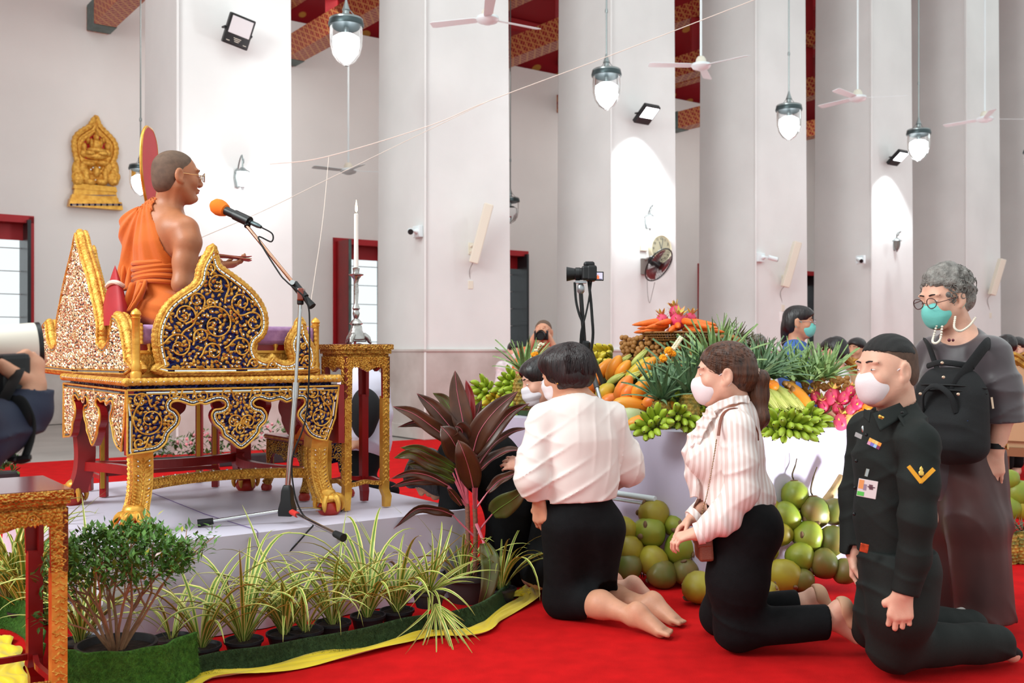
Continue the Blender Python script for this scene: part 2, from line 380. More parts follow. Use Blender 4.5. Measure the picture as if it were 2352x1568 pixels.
  # ---- the dais
def cloth_box(name,o,ex,ey,w,d,h,m,label,cat,amp=.006,seed=3,flare=.03):
 R=random.Random(seed);o=Vector(o);ph=[R.uniform(0,6)for _ in range(8)]
 mb=MB();per=[(0,0),(w,0),(w,d),(0,d)];segs=[]
 for i in range(4):
  (a,b),(c,e)=per[i],per[(i+1)%4];k=int(math.hypot(c-a,e-b)/.025)
  nx,ny=[(0,-1),(1,0),(0,1),(-1,0)][i]
  for j in range(k):segs.append((a+(c-a)*j/k,b+(e-b)*j/k,nx,ny,j/k))
 n=len(segs);nz=12
 def P(i,j):
  x,y,nx,ny,t=segs[i];v=j/(nz-1);s=i*.025
  cor=math.exp(-min(t,1-t)*14)
  a=amp*(math.sin(s*13+ph[0])+.7*math.sin(s*23+ph[1]+v*2)+.5*math.sin(s*41+v*5+ph[2]))*v**1.3+flare*v*v*(.6+.4*math.sin(s*4+ph[3]))+cor*.03*v*math.sin(v*3+ph[4])
  z=h*(1-v)+.004
  return o+ex*(x+nx*a)+ey*(y+ny*a)+ZZ*z
 vs=[P(i,j)for j in range(nz)for i in range(n)]
 mb.add(vs,[(j*n+i,(j+1)*n+i,(j+1)*n+(i+1)%n,j*n+(i+1)%n)for j in range(nz-1)for i in range(n)])
 gx,gy=int(w/.04),int(d/.04)
 mb.grid(lambda u,v:o+ex*(w*u)+ey*(d*v)+ZZ*(h+.004+.0022*math.sin(u*w*19+ph[5]+v*4)*math.sin(v*d*11+ph[6])*min(1,8*min(u,v,1-u,1-v))),gx,gy)
 ob=mb.build(name,m,smooth=50);tag(ob,label,cat);return ob
LILAC=mat('lilac_satin',(206,198,216),.55,var=.06,vscale=3,sheen=.2)
PLAT_Z=.40
P0=on(238,1262,PLAT_Z);P0.z=0
def dais(u,n,z=0.):return P0+U*u+N*n+ZZ*z
cloth_box('platform',P0,U,N,1.66,2.05,PLAT_Z-.004,LILAC,'low square platform draped in pale lilac satin under the throne','platform',.011,3,.02)
THREAD=mat('purple_thread',(96,70,130),.6)
pf=bpy.data.objects['platform'];PFP=Pl(P0-N*.028,U,-N)if 'Pl' in globals()else None
b=MB();e0=Vector((0,0,EYE));dn=[]
for y in(1222,1250,1280,1320):
 r0=at(592-(y-1222)*.02,y,1)-e0;dn.append(e0+r0*((P0-N*(.012+.0001*(y-1222))-e0).dot(N)/r0.dot(N)))
b.tube([on(x,y,PLAT_Z+.005)for x,y in((340,1128),(470,1180),(588,1216))]+dn,.0016,5);b.build('seam',THREAD,pf)
# ---- the throne
T0=Vector((-1.568,4.16,0));TW,TD=.95,1.08
def thr(u,n,z):return T0+U*u+N*n+ZZ*z
throne=thing('preaching_throne','gilded throne with carved scroll panels inlaid with blue glass','throne',thr(.47,.5,PLAT_Z))
FR=Pl(thr(0,0,0),U,-N);LS=Pl(thr(0,0,0),N,-U)
# seat slab and mouldings
m=MB();R=Matrix.Rotation(ALPHA,3,'Z')
m.box(thr(TW/2,TD/2,1.028),(TW-.03,TD-.03,.030),R);m.build('seat_board',LAC,throne,smooth=0,bevel=.004)
m=MB()
cor=[thr(0,0,1.028),thr(TW,0,1.028),thr(TW,TD,1.028),thr(0,TD,1.028)]
for i in range(4):rope(m,[cor[i],cor[(i+1)%4]],.0165,.022,10,amp=.07)
for i in range(4):m.ell(cor[i],.019)
for i in range(30):
 m.ell(FR.p(.02+i*.0315,1.028,.0165),.0032,nu=6,nv=4,m=1)
 m.ell(LS.p(.02+i*.035,1.028,.0165),.0036,nu=6,nv=4,m=1)
m.build('moulding',[GOLD,CHIP],throne)
m=MB();m.box(thr(TW/2,TD/2,.998),(TW-.05,TD-.05,.032),R);m.build('blue_glass_band',BLUEG,throne,smooth=0)
# front apron with its hanging lobes
ap=[(291,894),(290,960),(289.7,1046.5),(334.5,1040),(362,1034),(382,1017),(389,997),(409,977),(414,957),(404,941),(393,934.6),(396.6,924.6),(414,923),(441,932),(459,927),(472.5,929.6),(496,921),(511,922),(516,931),(506,937),(491,939.5),(483.7,954.5),(491,974),(506,987),(511,1002),(528.4,1014),(553,1031.5),(578,1014),(595.6,994),(598,982),(610.5,969),(614,952),(603,936),(588,932),(583,924.6),(595.6,917),(618,923),(643,918),(658,924.6),(677.6,917),(695,916),(697.5,927),(685,942),(682.6,957),(695,974),(707.5,997),(727,1009),(752,1013),(776,1010),(771,960),(776,920),(778,884)]
apl=[FR.uv(*q)for q in ap]
low=smooth_poly(apl[2:48],3,False);apron=[apl[0],apl[1]]+low+apl[49:]
sc_front=[FR.uv(x,y)+(r,a,s)for x,y,r,a,s in((345,965,.075,2.4,1),(553,985,.03,.6,1),(538,968,.034,0,1),(570,968,.034,PI,-1),(735,955,.06,1.,-1),(322,920,.035,0,1),(400,905,.03,0,-1),(465,908,.03,PI,1),(520,905,.028,0,1),(590,902,.028,PI,-1),(650,900,.028,0,1),(720,900,.03,PI,1),(320,1018,.03,0,-1),(745,995,.028,1,1))]
def apron_side(pl,poly,name,sp,seed,mosaic=False):
 b=MB();b.prism(poly,pl.o-pl.n*.03,pl.ex,ZZ,pl.n,.03,0,1)
 root=b.build(name,[BLUEG,LAC],throne,smooth=0)
 e=MB();k=[pl.p(x,z,.002)for x,z in inset_poly(poly,.004)];rope(e,k+[k[0]],.0048,.02,6,amp=.05)
 k=inset_poly(poly,.0155);chipline(e,pl,k,.002,.005,1);k2=[pl.p(x,z,.001)for x,z in inset_poly(poly,.022)];rope(e,k2+[k2[0]],.003,.02,6,amp=.02)
 e.build('edge_moulding',[GOLDP,CHIP],root)
 c=MB();arabesque(c,pl,inset_poly(poly,.027),sp,.0038 if not mosaic else .003,.026 if not mosaic else .018,0,seed,.0145 if not mosaic else .0115,.4 if not mosaic else .8)
 o=c.build('scroll_carving',[GOLD if not mosaic else SILVERY,CHIP,RUBY],root,smooth=25,kind='stuff');return root
apron_side(FR,apron,'apron',sc_front,5)
sx=TD/TW;ym=[((TW-x)*sx,z)for x,z in apron]
apron_side(LS,ym,'apron',[(.2*i+.1,.94,.03,i,1)for i in range(5)]+[(.13,.80,.06,1,1),(.95,.8,.06,1,-1),(.54,.8,.04,1,1)],6,True)
b=MB();b.prism([(TW-x,z)for x,z in apron],thr(TW,TD,0),-U,ZZ,N,.03);b.build('apron',LAC,throne,smooth=0)
b=MB();b.prism([((x)*sx,z)for x,z in apron],thr(TW,0,0),N,ZZ,U,.03);b.build('apron',LAC,throne,smooth=0)
# legs: square S-curves, braided leaf carving, claw and ball
def throne_leg(cu,cn,du,dn,plain):
 lg=MB();prof=[(.92,0,.046),(.80,.0,.044),(.72,.012,.042),(.64,.016,.041),(.57,.006,.040),(.52,-.014,.040),(.485,-.036,.043),(.462,-.05,.05)]
 cen=[]
 for z,t,w in prof:cen.append((thr(cu-du*t*.8,cn-dn*t*.8,z),w))
 cs=curve_pts([c for c,_ in cen],28);ws=[np.interp(i/28*7,range(8),[w for _,w in cen])for i in range(29)]
 vs=[c+U*(i*w)+N*(j*w)for c,w in zip(cs,ws)for i,j in((-1,-1),(1,-1),(1,1),(-1,1))]
 lg.add(vs,[(k*4+i,k*4+(i+1)%4,k*4+4+(i+1)%4,k*4+4+i)for k in range(28)for i in range(4)]+[(3,2,1,0),(112,113,114,115)])
 root=lg.build('leg',[LAC if plain else GOLDP],throne,smooth=30)
 if not plain:
  c=MB();R_=random.Random(4)
  for face in(0,1):
   for k in range(9,26):
    w=ws[k];cc=cs[k]
    pl=Pl(cc-(N if face==0 else U)*w,U if face==0 else N,-N if face==0 else-U)
    for sgn in(-1,1):
     leaf(c,pl,sgn*w*.95,.012,PI/2+sgn*(PI-.95)+(PI if False else 0),w*1.05,.016,.007,.0,0,1 if R_.random()<.35 else None)
    leaf(c,pl,0,-.006,PI/2,.02,.010,.006,.002,0,2 if R_.random()<.3 else None)
  c.build('braid_carving',[GOLD,CHIP,RUBY],root,smooth=25,kind='stuff')
 fc=thr(cu+du*.055,cn+dn*.055,PLAT_Z)
 bb=MB();bb.lathe([(0,.0),(.04,.0),(.052,.015),(.056,.032),(.046,.055),(.02,.068),(0,.07)],fc,20);bb.build('ball_foot',BALLR,root)
 cl=MB();cl.ell(fc+ZZ*.078,(.052,.052,.024));cl.ell(fc+ZZ*.095+U*(-du*.02)+N*(-dn*.02),(.05,.05,.035))
 for k in range(6):
  a=k*PI/3+.35;e=Vector((math.cos(a),math.sin(a),0))
  cl.tube(curve_pts([fc+e*.02+ZZ*.088,fc+e*.05+ZZ*.08,fc+e*.064+ZZ*.056,fc+e*.062+ZZ*.03,fc+e*.056+ZZ*.016],9),[.014,.016,.016,.015,.013,.012,.010,.008,.005,.001],8)
 cl.build('claw',GOLDP if not plain else GOLDP,root)
for cu,cn,du,dn,pl_ in((.07,.07,-.7,-.7,False),(TW-.07,.07,.7,-.7,False),(TW-.07,TD-.07,.7,.7,True),(.07,TD-.07,-.7,.7,True)):throne_leg(cu,cn,du,dn,pl_)
# bowed stretchers
for i,(a,b,q,mt)in enumerate((((.09,.08),(TW-.09,.08),(TW/2,.40),GOLDC),((.08,.1),(.08,TD-.1),(.34,TD/2),LAC),((TW-.08,.1),(TW-.08,TD-.1),(TW-.34,TD/2),LAC),((.09,TD-.08),(TW-.09,TD-.08),(TW/2,TD-.36),LAC))):
 s=MB();P=[thr(*(Vector(a)*(1-t)**2+Vector(q)*2*1.0*t*(1-t)+Vector(b)*t*t),.592)for t in[k/24 for k in range(25)]]
 for k in range(24):s.bar(P[k],P[k+1]+(P[k+1]-P[k])*.03,.034,.044)
 st=s.build('stretcher',mt,throne,smooth=25)
 if i==0:
  c=MB()
  for k in range(1,24):
   d=(P[k+1]-P[k-1]).normalized();nn=d.cross(ZZ);pl=Pl(P[k],d,nn)
   for j in(-.5,.0,.5):
    leaf(c,pl,j*.03,-.012,1.0,.018,.01,.004,.0175);leaf(c,pl,j*.03,.0,-1.0+PI,.018,.008,.004,.0175)
   if k%2:c.ell(P[k]+ZZ*.024+nn*.012,.005,nu=8,nv=5,m=1)
  c.build('zigzag_carving',[GOLD,CHIP],st,smooth=25,kind='stuff')
  # ---- panels standing on the seat
def panel(pl,face,spirals,name,th,seed,back,mosaic=False,rr=.017):
 b=MB();b.prism(face,pl.o-pl.n*th,pl.ex,ZZ,pl.n,th,0,1)
 root=b.build(name,[BLUEG,GOLDC],throne,smooth=0)
 e=MB();P=inset_poly(face,-.001);n=len(P)
 P3=[pl.p(x,z,-th*.42)for x,z in P];rope(e,P3+[P3[0]],rr,.021,10,amp=.08)
 P3=[pl.p(x,z,-th*.9)for x,z in P];rope(e,P3+[P3[0]],rr*.8,.021,8,amp=.10)
 q=inset_poly(face,.005);k=[pl.p(x,z,.002)for x,z in q];rope(e,k+[k[0]],.0055,.02,6,amp=.03)
 chipline(e,pl,inset_poly(face,.013),.003,.006,1)
 k=[pl.p(x,z,.002)for x,z in inset_poly(face,.020)];rope(e,k+[k[0]],.0035,.02,6,amp=.02)
 e.build('rope_border',[GOLD,CHIP],root)
 c=MB();arabesque(c,pl,inset_poly(face,.026),spirals,.0042 if not mosaic else .0036,.028 if not mosaic else .018,.001,seed,.016 if not mosaic else .0125,.5 if not mosaic else .9)
 c.build('scroll_carving',[GOLD if not mosaic else SILVERY,CHIP,RUBY],root,smooth=25,kind='stuff')
 return root
SF=Pl(thr(0,.06,0),U,-N)
def c1(x,y):return SF.uv(330+x/4.611,540+y/4.611)
right_edge=[(745,120),(775,220),(792,300),(830,350),(930,420),(1050,510),(1150,600),(1230,700),(1280,800),(1300,900),(1290,1000),(1250,1070),(1190,1120),(1165,1180),(1175,1250),(1220,1310),(1300,1340),(1350,1320),(1372,1285),(1400,1320),(1460,1355),(1540,1360),(1590,1330),(1590,1280),(1562,1200),(1560,1130),(1595,1050),(1650,970),(1682,890),(1720,1050),(1760,1130),(1800,1210),(1812,1300),(1790,1390),(1750,1440)]
left_edge=[(260,1468),(200,1370),(165,1250),(150,1140),(150,1050),(175,930),(240,790),(330,690),(440,610),(540,545),(598,470),(615,370),(650,280),(705,190)]
face=smooth_poly([c1(*q)for q in left_edge+right_edge],2)
k_=.000406/.4338*.4338
sp=[c1(x,y)+(r*.000405,a,s)for x,y,r,a,s in((705,345,52,-1,1),(775,530,138,-.6,1),(560,690,92,-.5,1),(430,850,138,-1.2,1),(375,1180,145,2.6,-1),(765,945,215,2.6,-1),(612,1068,88,3.4,-1),(735,1235,105,3.0,-1),(1030,715,120,4.2,-1),(1160,920,115,2.2,-1),(1030,1195,122,2.6,-1),(1165,1355,58,3,-1),(1360,1380,48,3,-1),(1735,1325,62,3,-1),(700,715,46,0,1),(1690,1180,40,1,1))]
panel(SF,face,sp,'side_panel',.045,11,False)
SB=Pl(thr(0,TD-.06,0),U,-N)
panel_face_back=[(x+0.,z)for x,z in face]
b=MB();b.prism(panel_face_back,SB.o,SB.ex,ZZ,SB.n,.045);b.build('side_panel',GOLDP,throne,smooth=0)
BK=Pl(thr(.045,0,0),N,-U)
def c2(x,y):return BK.uv(90+x/4.127,510+y/4.127)
bk=[c2(*q)for q in((810,1450),(820,1300),(800,1120),(760,950),(700,880),(680,960),(668,1060),(640,1150),(600,1190),(556,1140),(560,1000),(540,850),(505,700),(470,540),(420,370),(375,220),(345,100))]
xm=bk[-1][0];bk2=bk+[(2*xm-x,z)for x,z in bk[-2::-1]]
face2=smooth_poly(bk2,2)
R_=random.Random(2);sp2=[]
for i in range(40):
 z=R_.uniform(min(q[1]for q in face2),max(q[1]for q in face2));x=R_.uniform(min(q[0]for q in face2),max(q[0]for q in face2))
 if inside(inset_poly(face2,.05),x,z)and all((x-o[0])**2+(z-o[1])**2>.05**2 for o in sp2):sp2.append((x,z,R_.uniform(.02,.035),R_.uniform(0,6),R_.choice((-1,1))))
panel(BK,face2,sp2,'back_panel',.05,12,True,True,.019)
b=MB();f3=[(xm+.10+(x-xm)*.8,z*.0+.97+(z-.97)*.93)for x,z in face2]
b.prism(f3,BK.o+U*.10,BK.ex,ZZ,BK.n,.02);P3=[BK.p(x,z,-.11)for x,z in f3];rope(b,P3+[P3[0]],.009,.02,8,m=1)
b.build('inner_back_panel',[mat('violet_grey',(120,104,130),.4,.2),GOLDP],throne,smooth=30)
# corner posts, rails, fret band, spindles
def post(u,n,h,name='corner_post'):
 b=MB();b.lathe([(.024,0),(.024,.02),(.018,.028),(.021,.05),(.017,.06),(.017,h*.84),(.021,h*.86),(.016,h*.875),(.022,h*.91),(.018,h*.95),(.008,h*.985),(0,h)],thr(u,n,1.043),14)
 b.build(name,GOLDP,throne)
for u,n,h in((.055,.06,.29),(TW-.04,.16,.27),(TW-.04,TD-.06,.27),(.08,TD-.06,.27)):post(u,n,h)
for n in(.16,TD-.09):
 b=MB();b.bar(thr(.08,n,1.245),thr(TW-.04,n,1.245),.02,.022);b.bar(thr(.08,n,1.045),thr(TW-.04,n,1.045),.03,.02);b.bar(thr(.08,n,1.15),thr(TW-.04,n,1.15),.02,.014)
 r_=b.build('rail',GOLDP,throne,smooth=0,bevel=.003)
 b=MB();b.bar(thr(.08,n+.004,1.10),thr(TW-.04,n+.004,1.10),.012,.09)
 pl=Pl(thr(.08,n-.003,1.085),U,-N)
 for k in range(26):
  x=k*.032;seq=[(x,.0),(x,.035),(x+.022,.035),(x+.022,.014),(x+.011,.014),(x+.011,.022)]
  for p,q in zip(seq,seq[1:]):b.bar(pl.p(*p),pl.p(*q),.004,.004,up=tuple(N),m=0)
 b.build('fret_band',GOLD,r_,smooth=0)
 for k in range(9):
  b=MB();b.lathe([(.012,0),(.007,.012),(.013,.03),(.006,.055),(.009,.075),(.005,.09)],thr(.14+k*.095,n,1.152),10);b.build('spindle',GOLDP,r_)
VIOLET=mat('violet_brocade',(150,104,156),.55,var=.25,vscale=40,rgb2=(176,132,178),sheen=.3)
cu=MB();cu.box(thr(.50,.56,1.225),(.80,.84,.085),R);cush=cu.build('cushion',VIOLET,smooth=30,bevel=.02)
tag(cush,'violet brocade seat cushion with gold trim on the carved throne','cushion')
tr=MB()
for(u0,n0)in((.10,.14),(.90,.14)):
 rope(tr,[thr(u0,n0,1.184),thr(u0,n0,1.266)],.008,.02,8);rope(tr,[thr(u0,n0,1.266),thr(u0,.98,1.266)],.007,.02,8)
tr.build('gold_trim',GOLDP,cush)
cb=MB();cb.box(thr(.50,.56,1.113),(.80,.8,.139),R);cb.build('seat_box',LAC,throne,smooth=0)
# wedge pillow wrapped with a pale tie
RC=mat('red_cloth',(170,34,42),.6,var=.15,vscale=10)
wp=MB();w0=thr(.115,.60,1.27)
prof=[(.0,-.15),(.0,.15)]
wp.grid(lambda a,v:w0+N*(.16*math.cos(a*2*PI)*(1-v**1.5)*(1+.05*math.sin(a*25)))+U*(.05*math.sin(a*2*PI)*(1-v**1.6))+ZZ*(.28*v),30,12,wrapu=True)
wpo=wp.build('wedge_pillow',RC,smooth=60);tag(wpo,'pointed red cloth bundle tied with a pale band behind the monk','pillow')
tb=MB();tb.tube([w0+N*(.16*math.cos(a)*(1-.68**1.5)*1.07)+U*(.05*math.sin(a)*(1-.68**1.6)*1.25)+ZZ*(.19+.008*math.sin(a*2))for a in[k*PI/12 for k in range(25)]],.011,8);tb.build('tie_band',mat('cream_cloth',(226,204,188),.7),wpo)
# ---- gilt stands (square legs, carved apron, red inside)
def gilt_stand(name,label,corner,w,d,z0,z1,leg=.038):
 """corner is the near corner; w runs along the pillars, d away from the eye"""
 c=Vector((corner.x,corner.y,0))
 def q(u,n,z):return c+U*u+N*n+ZZ*z
 root=thing(name,label,'stand',q(w/2,d/2,z0));H=z1-z0
 t=MB()
 for z,g,h in((z1-.012,.014,.024),(z1-.034,.006,.02),(z1-.05,-.004,.014)):t.box(q(w/2,d/2,z),(w+2*g,d+2*g,h),R,0)
 t.box(q(w/2,d/2,z1+.0006),(w+.02,d+.02,.003),R,1)
 top=t.build('table_top',[GOLDC,mat('polished_red_top',(104,30,36),.12)],root,smooth=0,bevel=.003)
 za=z1-.057
 for side in range(4):
  ww=w if side%2==0 else d
  pl=[Pl(q(0,0,0),U,-N),Pl(q(w,0,0),N,U),Pl(q(w,d,0),-U,N),Pl(q(0,d,0),-N,-U)][side]
  P=[(0,za),(0,za-.2)]+[(leg,za-.2),(leg*1.05,za-.06),(leg*1.3,za-.046),(ww*.32,za-.05),(ww*.38,za-.06),(ww*.46,za-.068),(ww*.5,za-.074),(ww*.54,za-.068),(ww*.62,za-.06),(ww*.68,za-.05),(ww-leg*1.3,za-.046),(ww-leg*1.05,za-.06),(ww-leg,za-.2)]+[(ww,za-.2),(ww,za)]
  b=MB();b.prism(P,pl.o-pl.n*.016,pl.ex,ZZ,pl.n,.016,0,1);a_=b.build('apron',[GOLDC if side in(0,3)else LAC,LAC],root,smooth=0)
  if side in(0,3):
   cc=MB();arabesque(cc,pl,[(.006,za-.05),(ww-.006,za-.05),(ww-.006,za-.004),(.006,za-.004)],[(ww*.22,za-.028,.016,0,1),(ww*.78,za-.028,.016,PI,-1),(ww*.5,za-.035,.014,1,1),(ww*.36,za-.026,.012,2,-1),(ww*.64,za-.026,.012,1,1)],.0022,.013,0,3,.009,0);cc.build('apron_carving',[GOLD,CHIP],a_,smooth=25,kind='stuff')
 for i,(u,n)in enumerate(((leg/2,leg/2),(w-leg/2,leg/2),(w-leg/2,d-leg/2),(leg/2,d-leg/2))):
  g=i in(0,1);b=MB();z=z0
  su,sn=(-1 if u<w/2 else 1),(-1 if n<d/2 else 1)
  rings=[(z0,.006,.8),(z0+.05,.008,.95),(z0+.085,-.002,1.),(z0+.11,0,.92),(za-.19,0,.92)]
  vs=[q(u+su*o,n+sn*o,zz)+U*(i_*leg*.5*k)+N*(j_*leg*.5*k)for zz,o,k in rings for i_,j_ in((-1,-1),(1,-1),(1,1),(-1,1))]
  b.add(vs,[(k*4+j,k*4+(j+1)%4,k*4+4+(j+1)%4,k*4+4+j)for k in range(4)for j in range(4)]+[(3,2,1,0),(16,17,18,19)])
  lg=b.build('leg',[GOLDP if g or i==3 else LAC],root,smooth=0)
  if i in(0,1,3):
   cc=MB();rr=random.Random(i)
   for f_ in((0,)if i==1 else(1,)if i==3 else(0,1)):
    pl=Pl(q(u,n,0)-(N if f_==0 else U)*leg*.46,U if f_==0 else N,-N if f_==0 else-U)
    zz=z0+.12;k=0
    while zz<za-.05:
     s=1 if k%2 else-1
     cc.tube([pl.p(s*leg*.36*math.cos(t_),zz+.02*t_/PI,.001)for t_ in[j*PI/6 for j in range(7)]],.0022,5)
     leaf(cc,pl,-s*leg*.3,zz+.004,PI/2-s*.9+(0 if s>0 else 0),.018,.011,.005,0);leaf(cc,pl,s*leg*.1,zz+.006,PI/2+s*.4,.016,.01,.005,0);leaf(cc,pl,s*leg*.25,zz-.004,PI/2-s*1.2,.012,.009,.004,0)
     zz+=.02;k+=1
   cc.build('leg_carving',[GOLD],lg,smooth=25,kind='stuff')
 for p,s,mt in(((0,0),(w,0),GOLDC),((w,0),(w,d),LAC),((w,d),(0,d),LAC),((0,d),(0,0),GOLDC)):
  b=MB();i_=Vector((leg/2,leg/2));a=Vector(p);e=Vector(s);cen_=Vector((w/2,d/2))
  a=a+(cen_-a).normalized()*leg*.6;e=e+(cen_-e).normalized()*leg*.6;mid=(a+e)/2+(cen_-(a+e)/2)*.12
  P=curve_pts([q(a.x,a.y,z0+.115),q((a.x+mid.x)/2,(a.y+mid.y)/2,z0+.117),q(mid.x,mid.y,z0+.125),q((e.x+mid.x)/2,(e.y+mid.y)/2,z0+.117),q(e.x,e.y,z0+.115)],12)
  for k in range(12):b.bar(P[k],P[k+1]+(P[k+1]-P[k])*.05,.016,.02)
  b.build('stretcher',mt,root,smooth=20)
 return root
cs_=on(792,1176,PLAT_Z)
gilt_stand('candle_stand','tall narrow gilded stand carrying the silver candlestick',cs_,.24,.25,PLAT_Z+.006,1.185)
ct=at(157,1123,3.2)
gilt_stand('gilt_side_table','gilded table with polished dark red top beside the leafy bush',ct-U*.46,.46,.4,.002,ct.z,.05)
# ---------------------------------------------------------------- lamps, fans and gear of the hall
WHITEP=mat('white_enamel',(226,236,238),.35)
CREAMP=mat('cream_plastic',(222,216,200),.5)
BLK=mat('black_plastic',(18,18,20),.4)
BLKR=mat('black_rubber',(14,14,15),.65)
CHROME=mat('chrome',(205,205,205),.16,1.0)
STEEL=mat('lamp_metal',(150,158,158),.3,.8)
DKSTEEL=mat('dark_rim_metal',(70,82,84),.35,.7)
GLASS=mat('clear_glass',(252,254,255),.03,trans=1.0,ior=1.12)
GLOW=mat('lit_lamp_glass',(255,255,255),.4,emit=6.0,ecol=(244,250,255))
def point_light(name,loc,e,r=.1,col=(.95,.98,1)):
 l=bpy.data.lights.new(name,'POINT');l.energy=e;l.shadow_soft_size=r;l.color=col
 o=bpy.data.objects.new(name,l);COL.objects.link(o);o.location=loc;return o
def text_mb(mb,body,size,pl,x,z,h=.001,m=0,ext=.0006,slant=0.):
 c=bpy.data.curves.new('lettering','FONT');c.body=body;c.size=size;c.align_x='CENTER';c.align_y='CENTER';c.extrude=ext;c.resolution_u=3
 o=bpy.data.objects.new('lettering',c);me=bpy.data.meshes.new_from_object(o)
 mb.add([pl.p(x+v.co.x+slant*v.co.y,z+v.co.y,h+v.co.z)for v in me.vertices],[tuple(p.vertices)for p in me.polygons],m)
 bpy.data.meshes.remove(me);bpy.data.objects.remove(o);bpy.data.curves.remove(c)
def pendant(p,label,sc=1.,lit=True,rodtop=9.5,group=None):
 """p: centre of the rim"""
 root=thing('pendant_lamp',label,'lamp',p,group=group);r=.185*sc
 def L(z):return p+ZZ*(z*sc)
 b=MB();b.lathe([(r*.96,-.02*sc),(r*1.03,-.02*sc),(r*1.06,.0),(r*1.0,.045*sc),(r*.93,.045*sc)],p,28);b.build('rim',DKSTEEL,root)
 b=MB();b.lathe([(r*.99,.042*sc),(r*1.0,.06*sc),(r*.94,.07*sc),(r*.3,.085*sc)],p,28);b.build('rim_cap',STEEL,root)
 b=MB();b.lathe([(r*.95,-.01*sc),(r*.97,-.12*sc),(r*.94,-.23*sc),(r*.8,-.33*sc),(r*.52,-.405*sc),(r*.2,-.44*sc),(r*.14,-.455*sc),(0,-.46*sc)],p,28);b.build('glass_bell',GLASS,root)
 b=MB();b.lathe([(0,-.10*sc),(r*.55,-.11*sc),(r*.86,-.15*sc),(r*.88,-.23*sc),(r*.75,-.32*sc),(r*.46,-.395*sc),(r*.14,-.43*sc),(0,-.44*sc)],p,24);b.build('lit_bulb',GLOW if lit else GLASS,root)
 b=MB();b.lathe([(.0,.06*sc),(.06*sc,.07*sc),(.06*sc,.09*sc),(.035*sc,.11*sc),(.035*sc,.15*sc),(.045*sc,.16*sc),(.03*sc,.2*sc),(.018*sc,.24*sc),(.012*sc,.27*sc)],p,16);b.tube([L(.05),L(-.11)],.03*sc,10);b.build('socket',STEEL,root)
 for k in range(3):
  a=k*2*PI/3+.3;e=Vector((math.cos(a),math.sin(a),0));b=MB();b.tube([p+e*r*1.04,L(.21)],.004*sc,6);b.build('chain',STEEL,root)
 b=MB();b.tube([L(.25),Vector((p.x,p.y,rodtop))],.011,8);b.lathe([(.016,0),(.02,.02),(.016,.05)],L(.8),10);b.build('rod',STEEL,root)
 if lit:point_light('pendant_light',p-ZZ*.62*sc,14)
 return root
for i,(x,y,Y)in enumerate(((795,57,11.2),(1393,172,13.2),(1812,252,15.1),(2110,307,16.8))):
 pendant(at(x,y,Y),['glowing glass bell lamp on a rod, largest of the row','glowing glass bell lamp beside the third pillar crossed by the white string','glowing glass bell lamp hanging before the fourth pillar','glowing glass bell lamp hanging before the gap by the last fan'][i],group='glass bell lamps over the nave')
pendant(at(323,388,14.6),'lit glass lamp half hidden behind the red ceremonial fan',.85)
gp=at(1172,462,17.1);g=pendant(gp,'unlit clear glass globe lamp hanging in the aisle by the second pillar',.82,False)
pendant(at(2372,350,17.5),'lit lamp just entering at the frame edge by the last pillar',.8)
def ceiling_fan(p,angs,label,rodtop=9.5,R_=.72):
 root=thing('ceiling_fan',label,'fan',p,group='white three-blade ceiling fans')
 b=MB();b.lathe([(0,-.055),(.05,-.055),(.07,-.045),(.115,-.03),(.135,.0),(.13,.03),(.09,.045)],p,24);b.build('motor_housing',WHITEP,root)
 b=MB();b.lathe([(.075,.045),(.07,.09),(.045,.13),(.02,.14)],p,16);b.build('canopy_cup',CREAMP,root)
 b=MB();b.tube([p+ZZ*.13,Vector((p.x,p.y,rodtop))],.016,8);b.build('rod',WHITEP,root)
 for a in angs:
  a=math.radians(a);e=Vector((math.cos(a),math.sin(a),0));t=Vector((-e.y,e.x,0));tt=t*math.cos(.22)+ZZ*math.sin(.22);nn=e.cross(tt)
  b=MB();b.prism([(.10,-.03),(.16,-.055),(R_-.04,-.065),(R_,-.05),(R_,.05),(R_-.04,.065),(.16,.055),(.10,.03)],p+ZZ*.005,e,tt,nn,.006);b.build('blade',WHITEP,root,smooth=0)
 return root
for(x,y,Y,an),lb in zip(((1120,45,12,(161,32,274)),(1610,152,14,(-42,184,72)),(1970,226,15.9,(-12,225,125)),(2262,274,17.5,(2,130,255))),('white ceiling fan before the second pillar, nearest of its row','white ceiling fan between the second and third glowing lamps','white ceiling fan over the soldier between two lamps','white ceiling fan by the last pillar, its blades thin')):
 ceiling_fan(at(x,y,Y),an,lb)
ceiling_fan(at(800,393,16.6),(12,215,300),'white ceiling fan in the aisle above the candle flame',R_=.62)
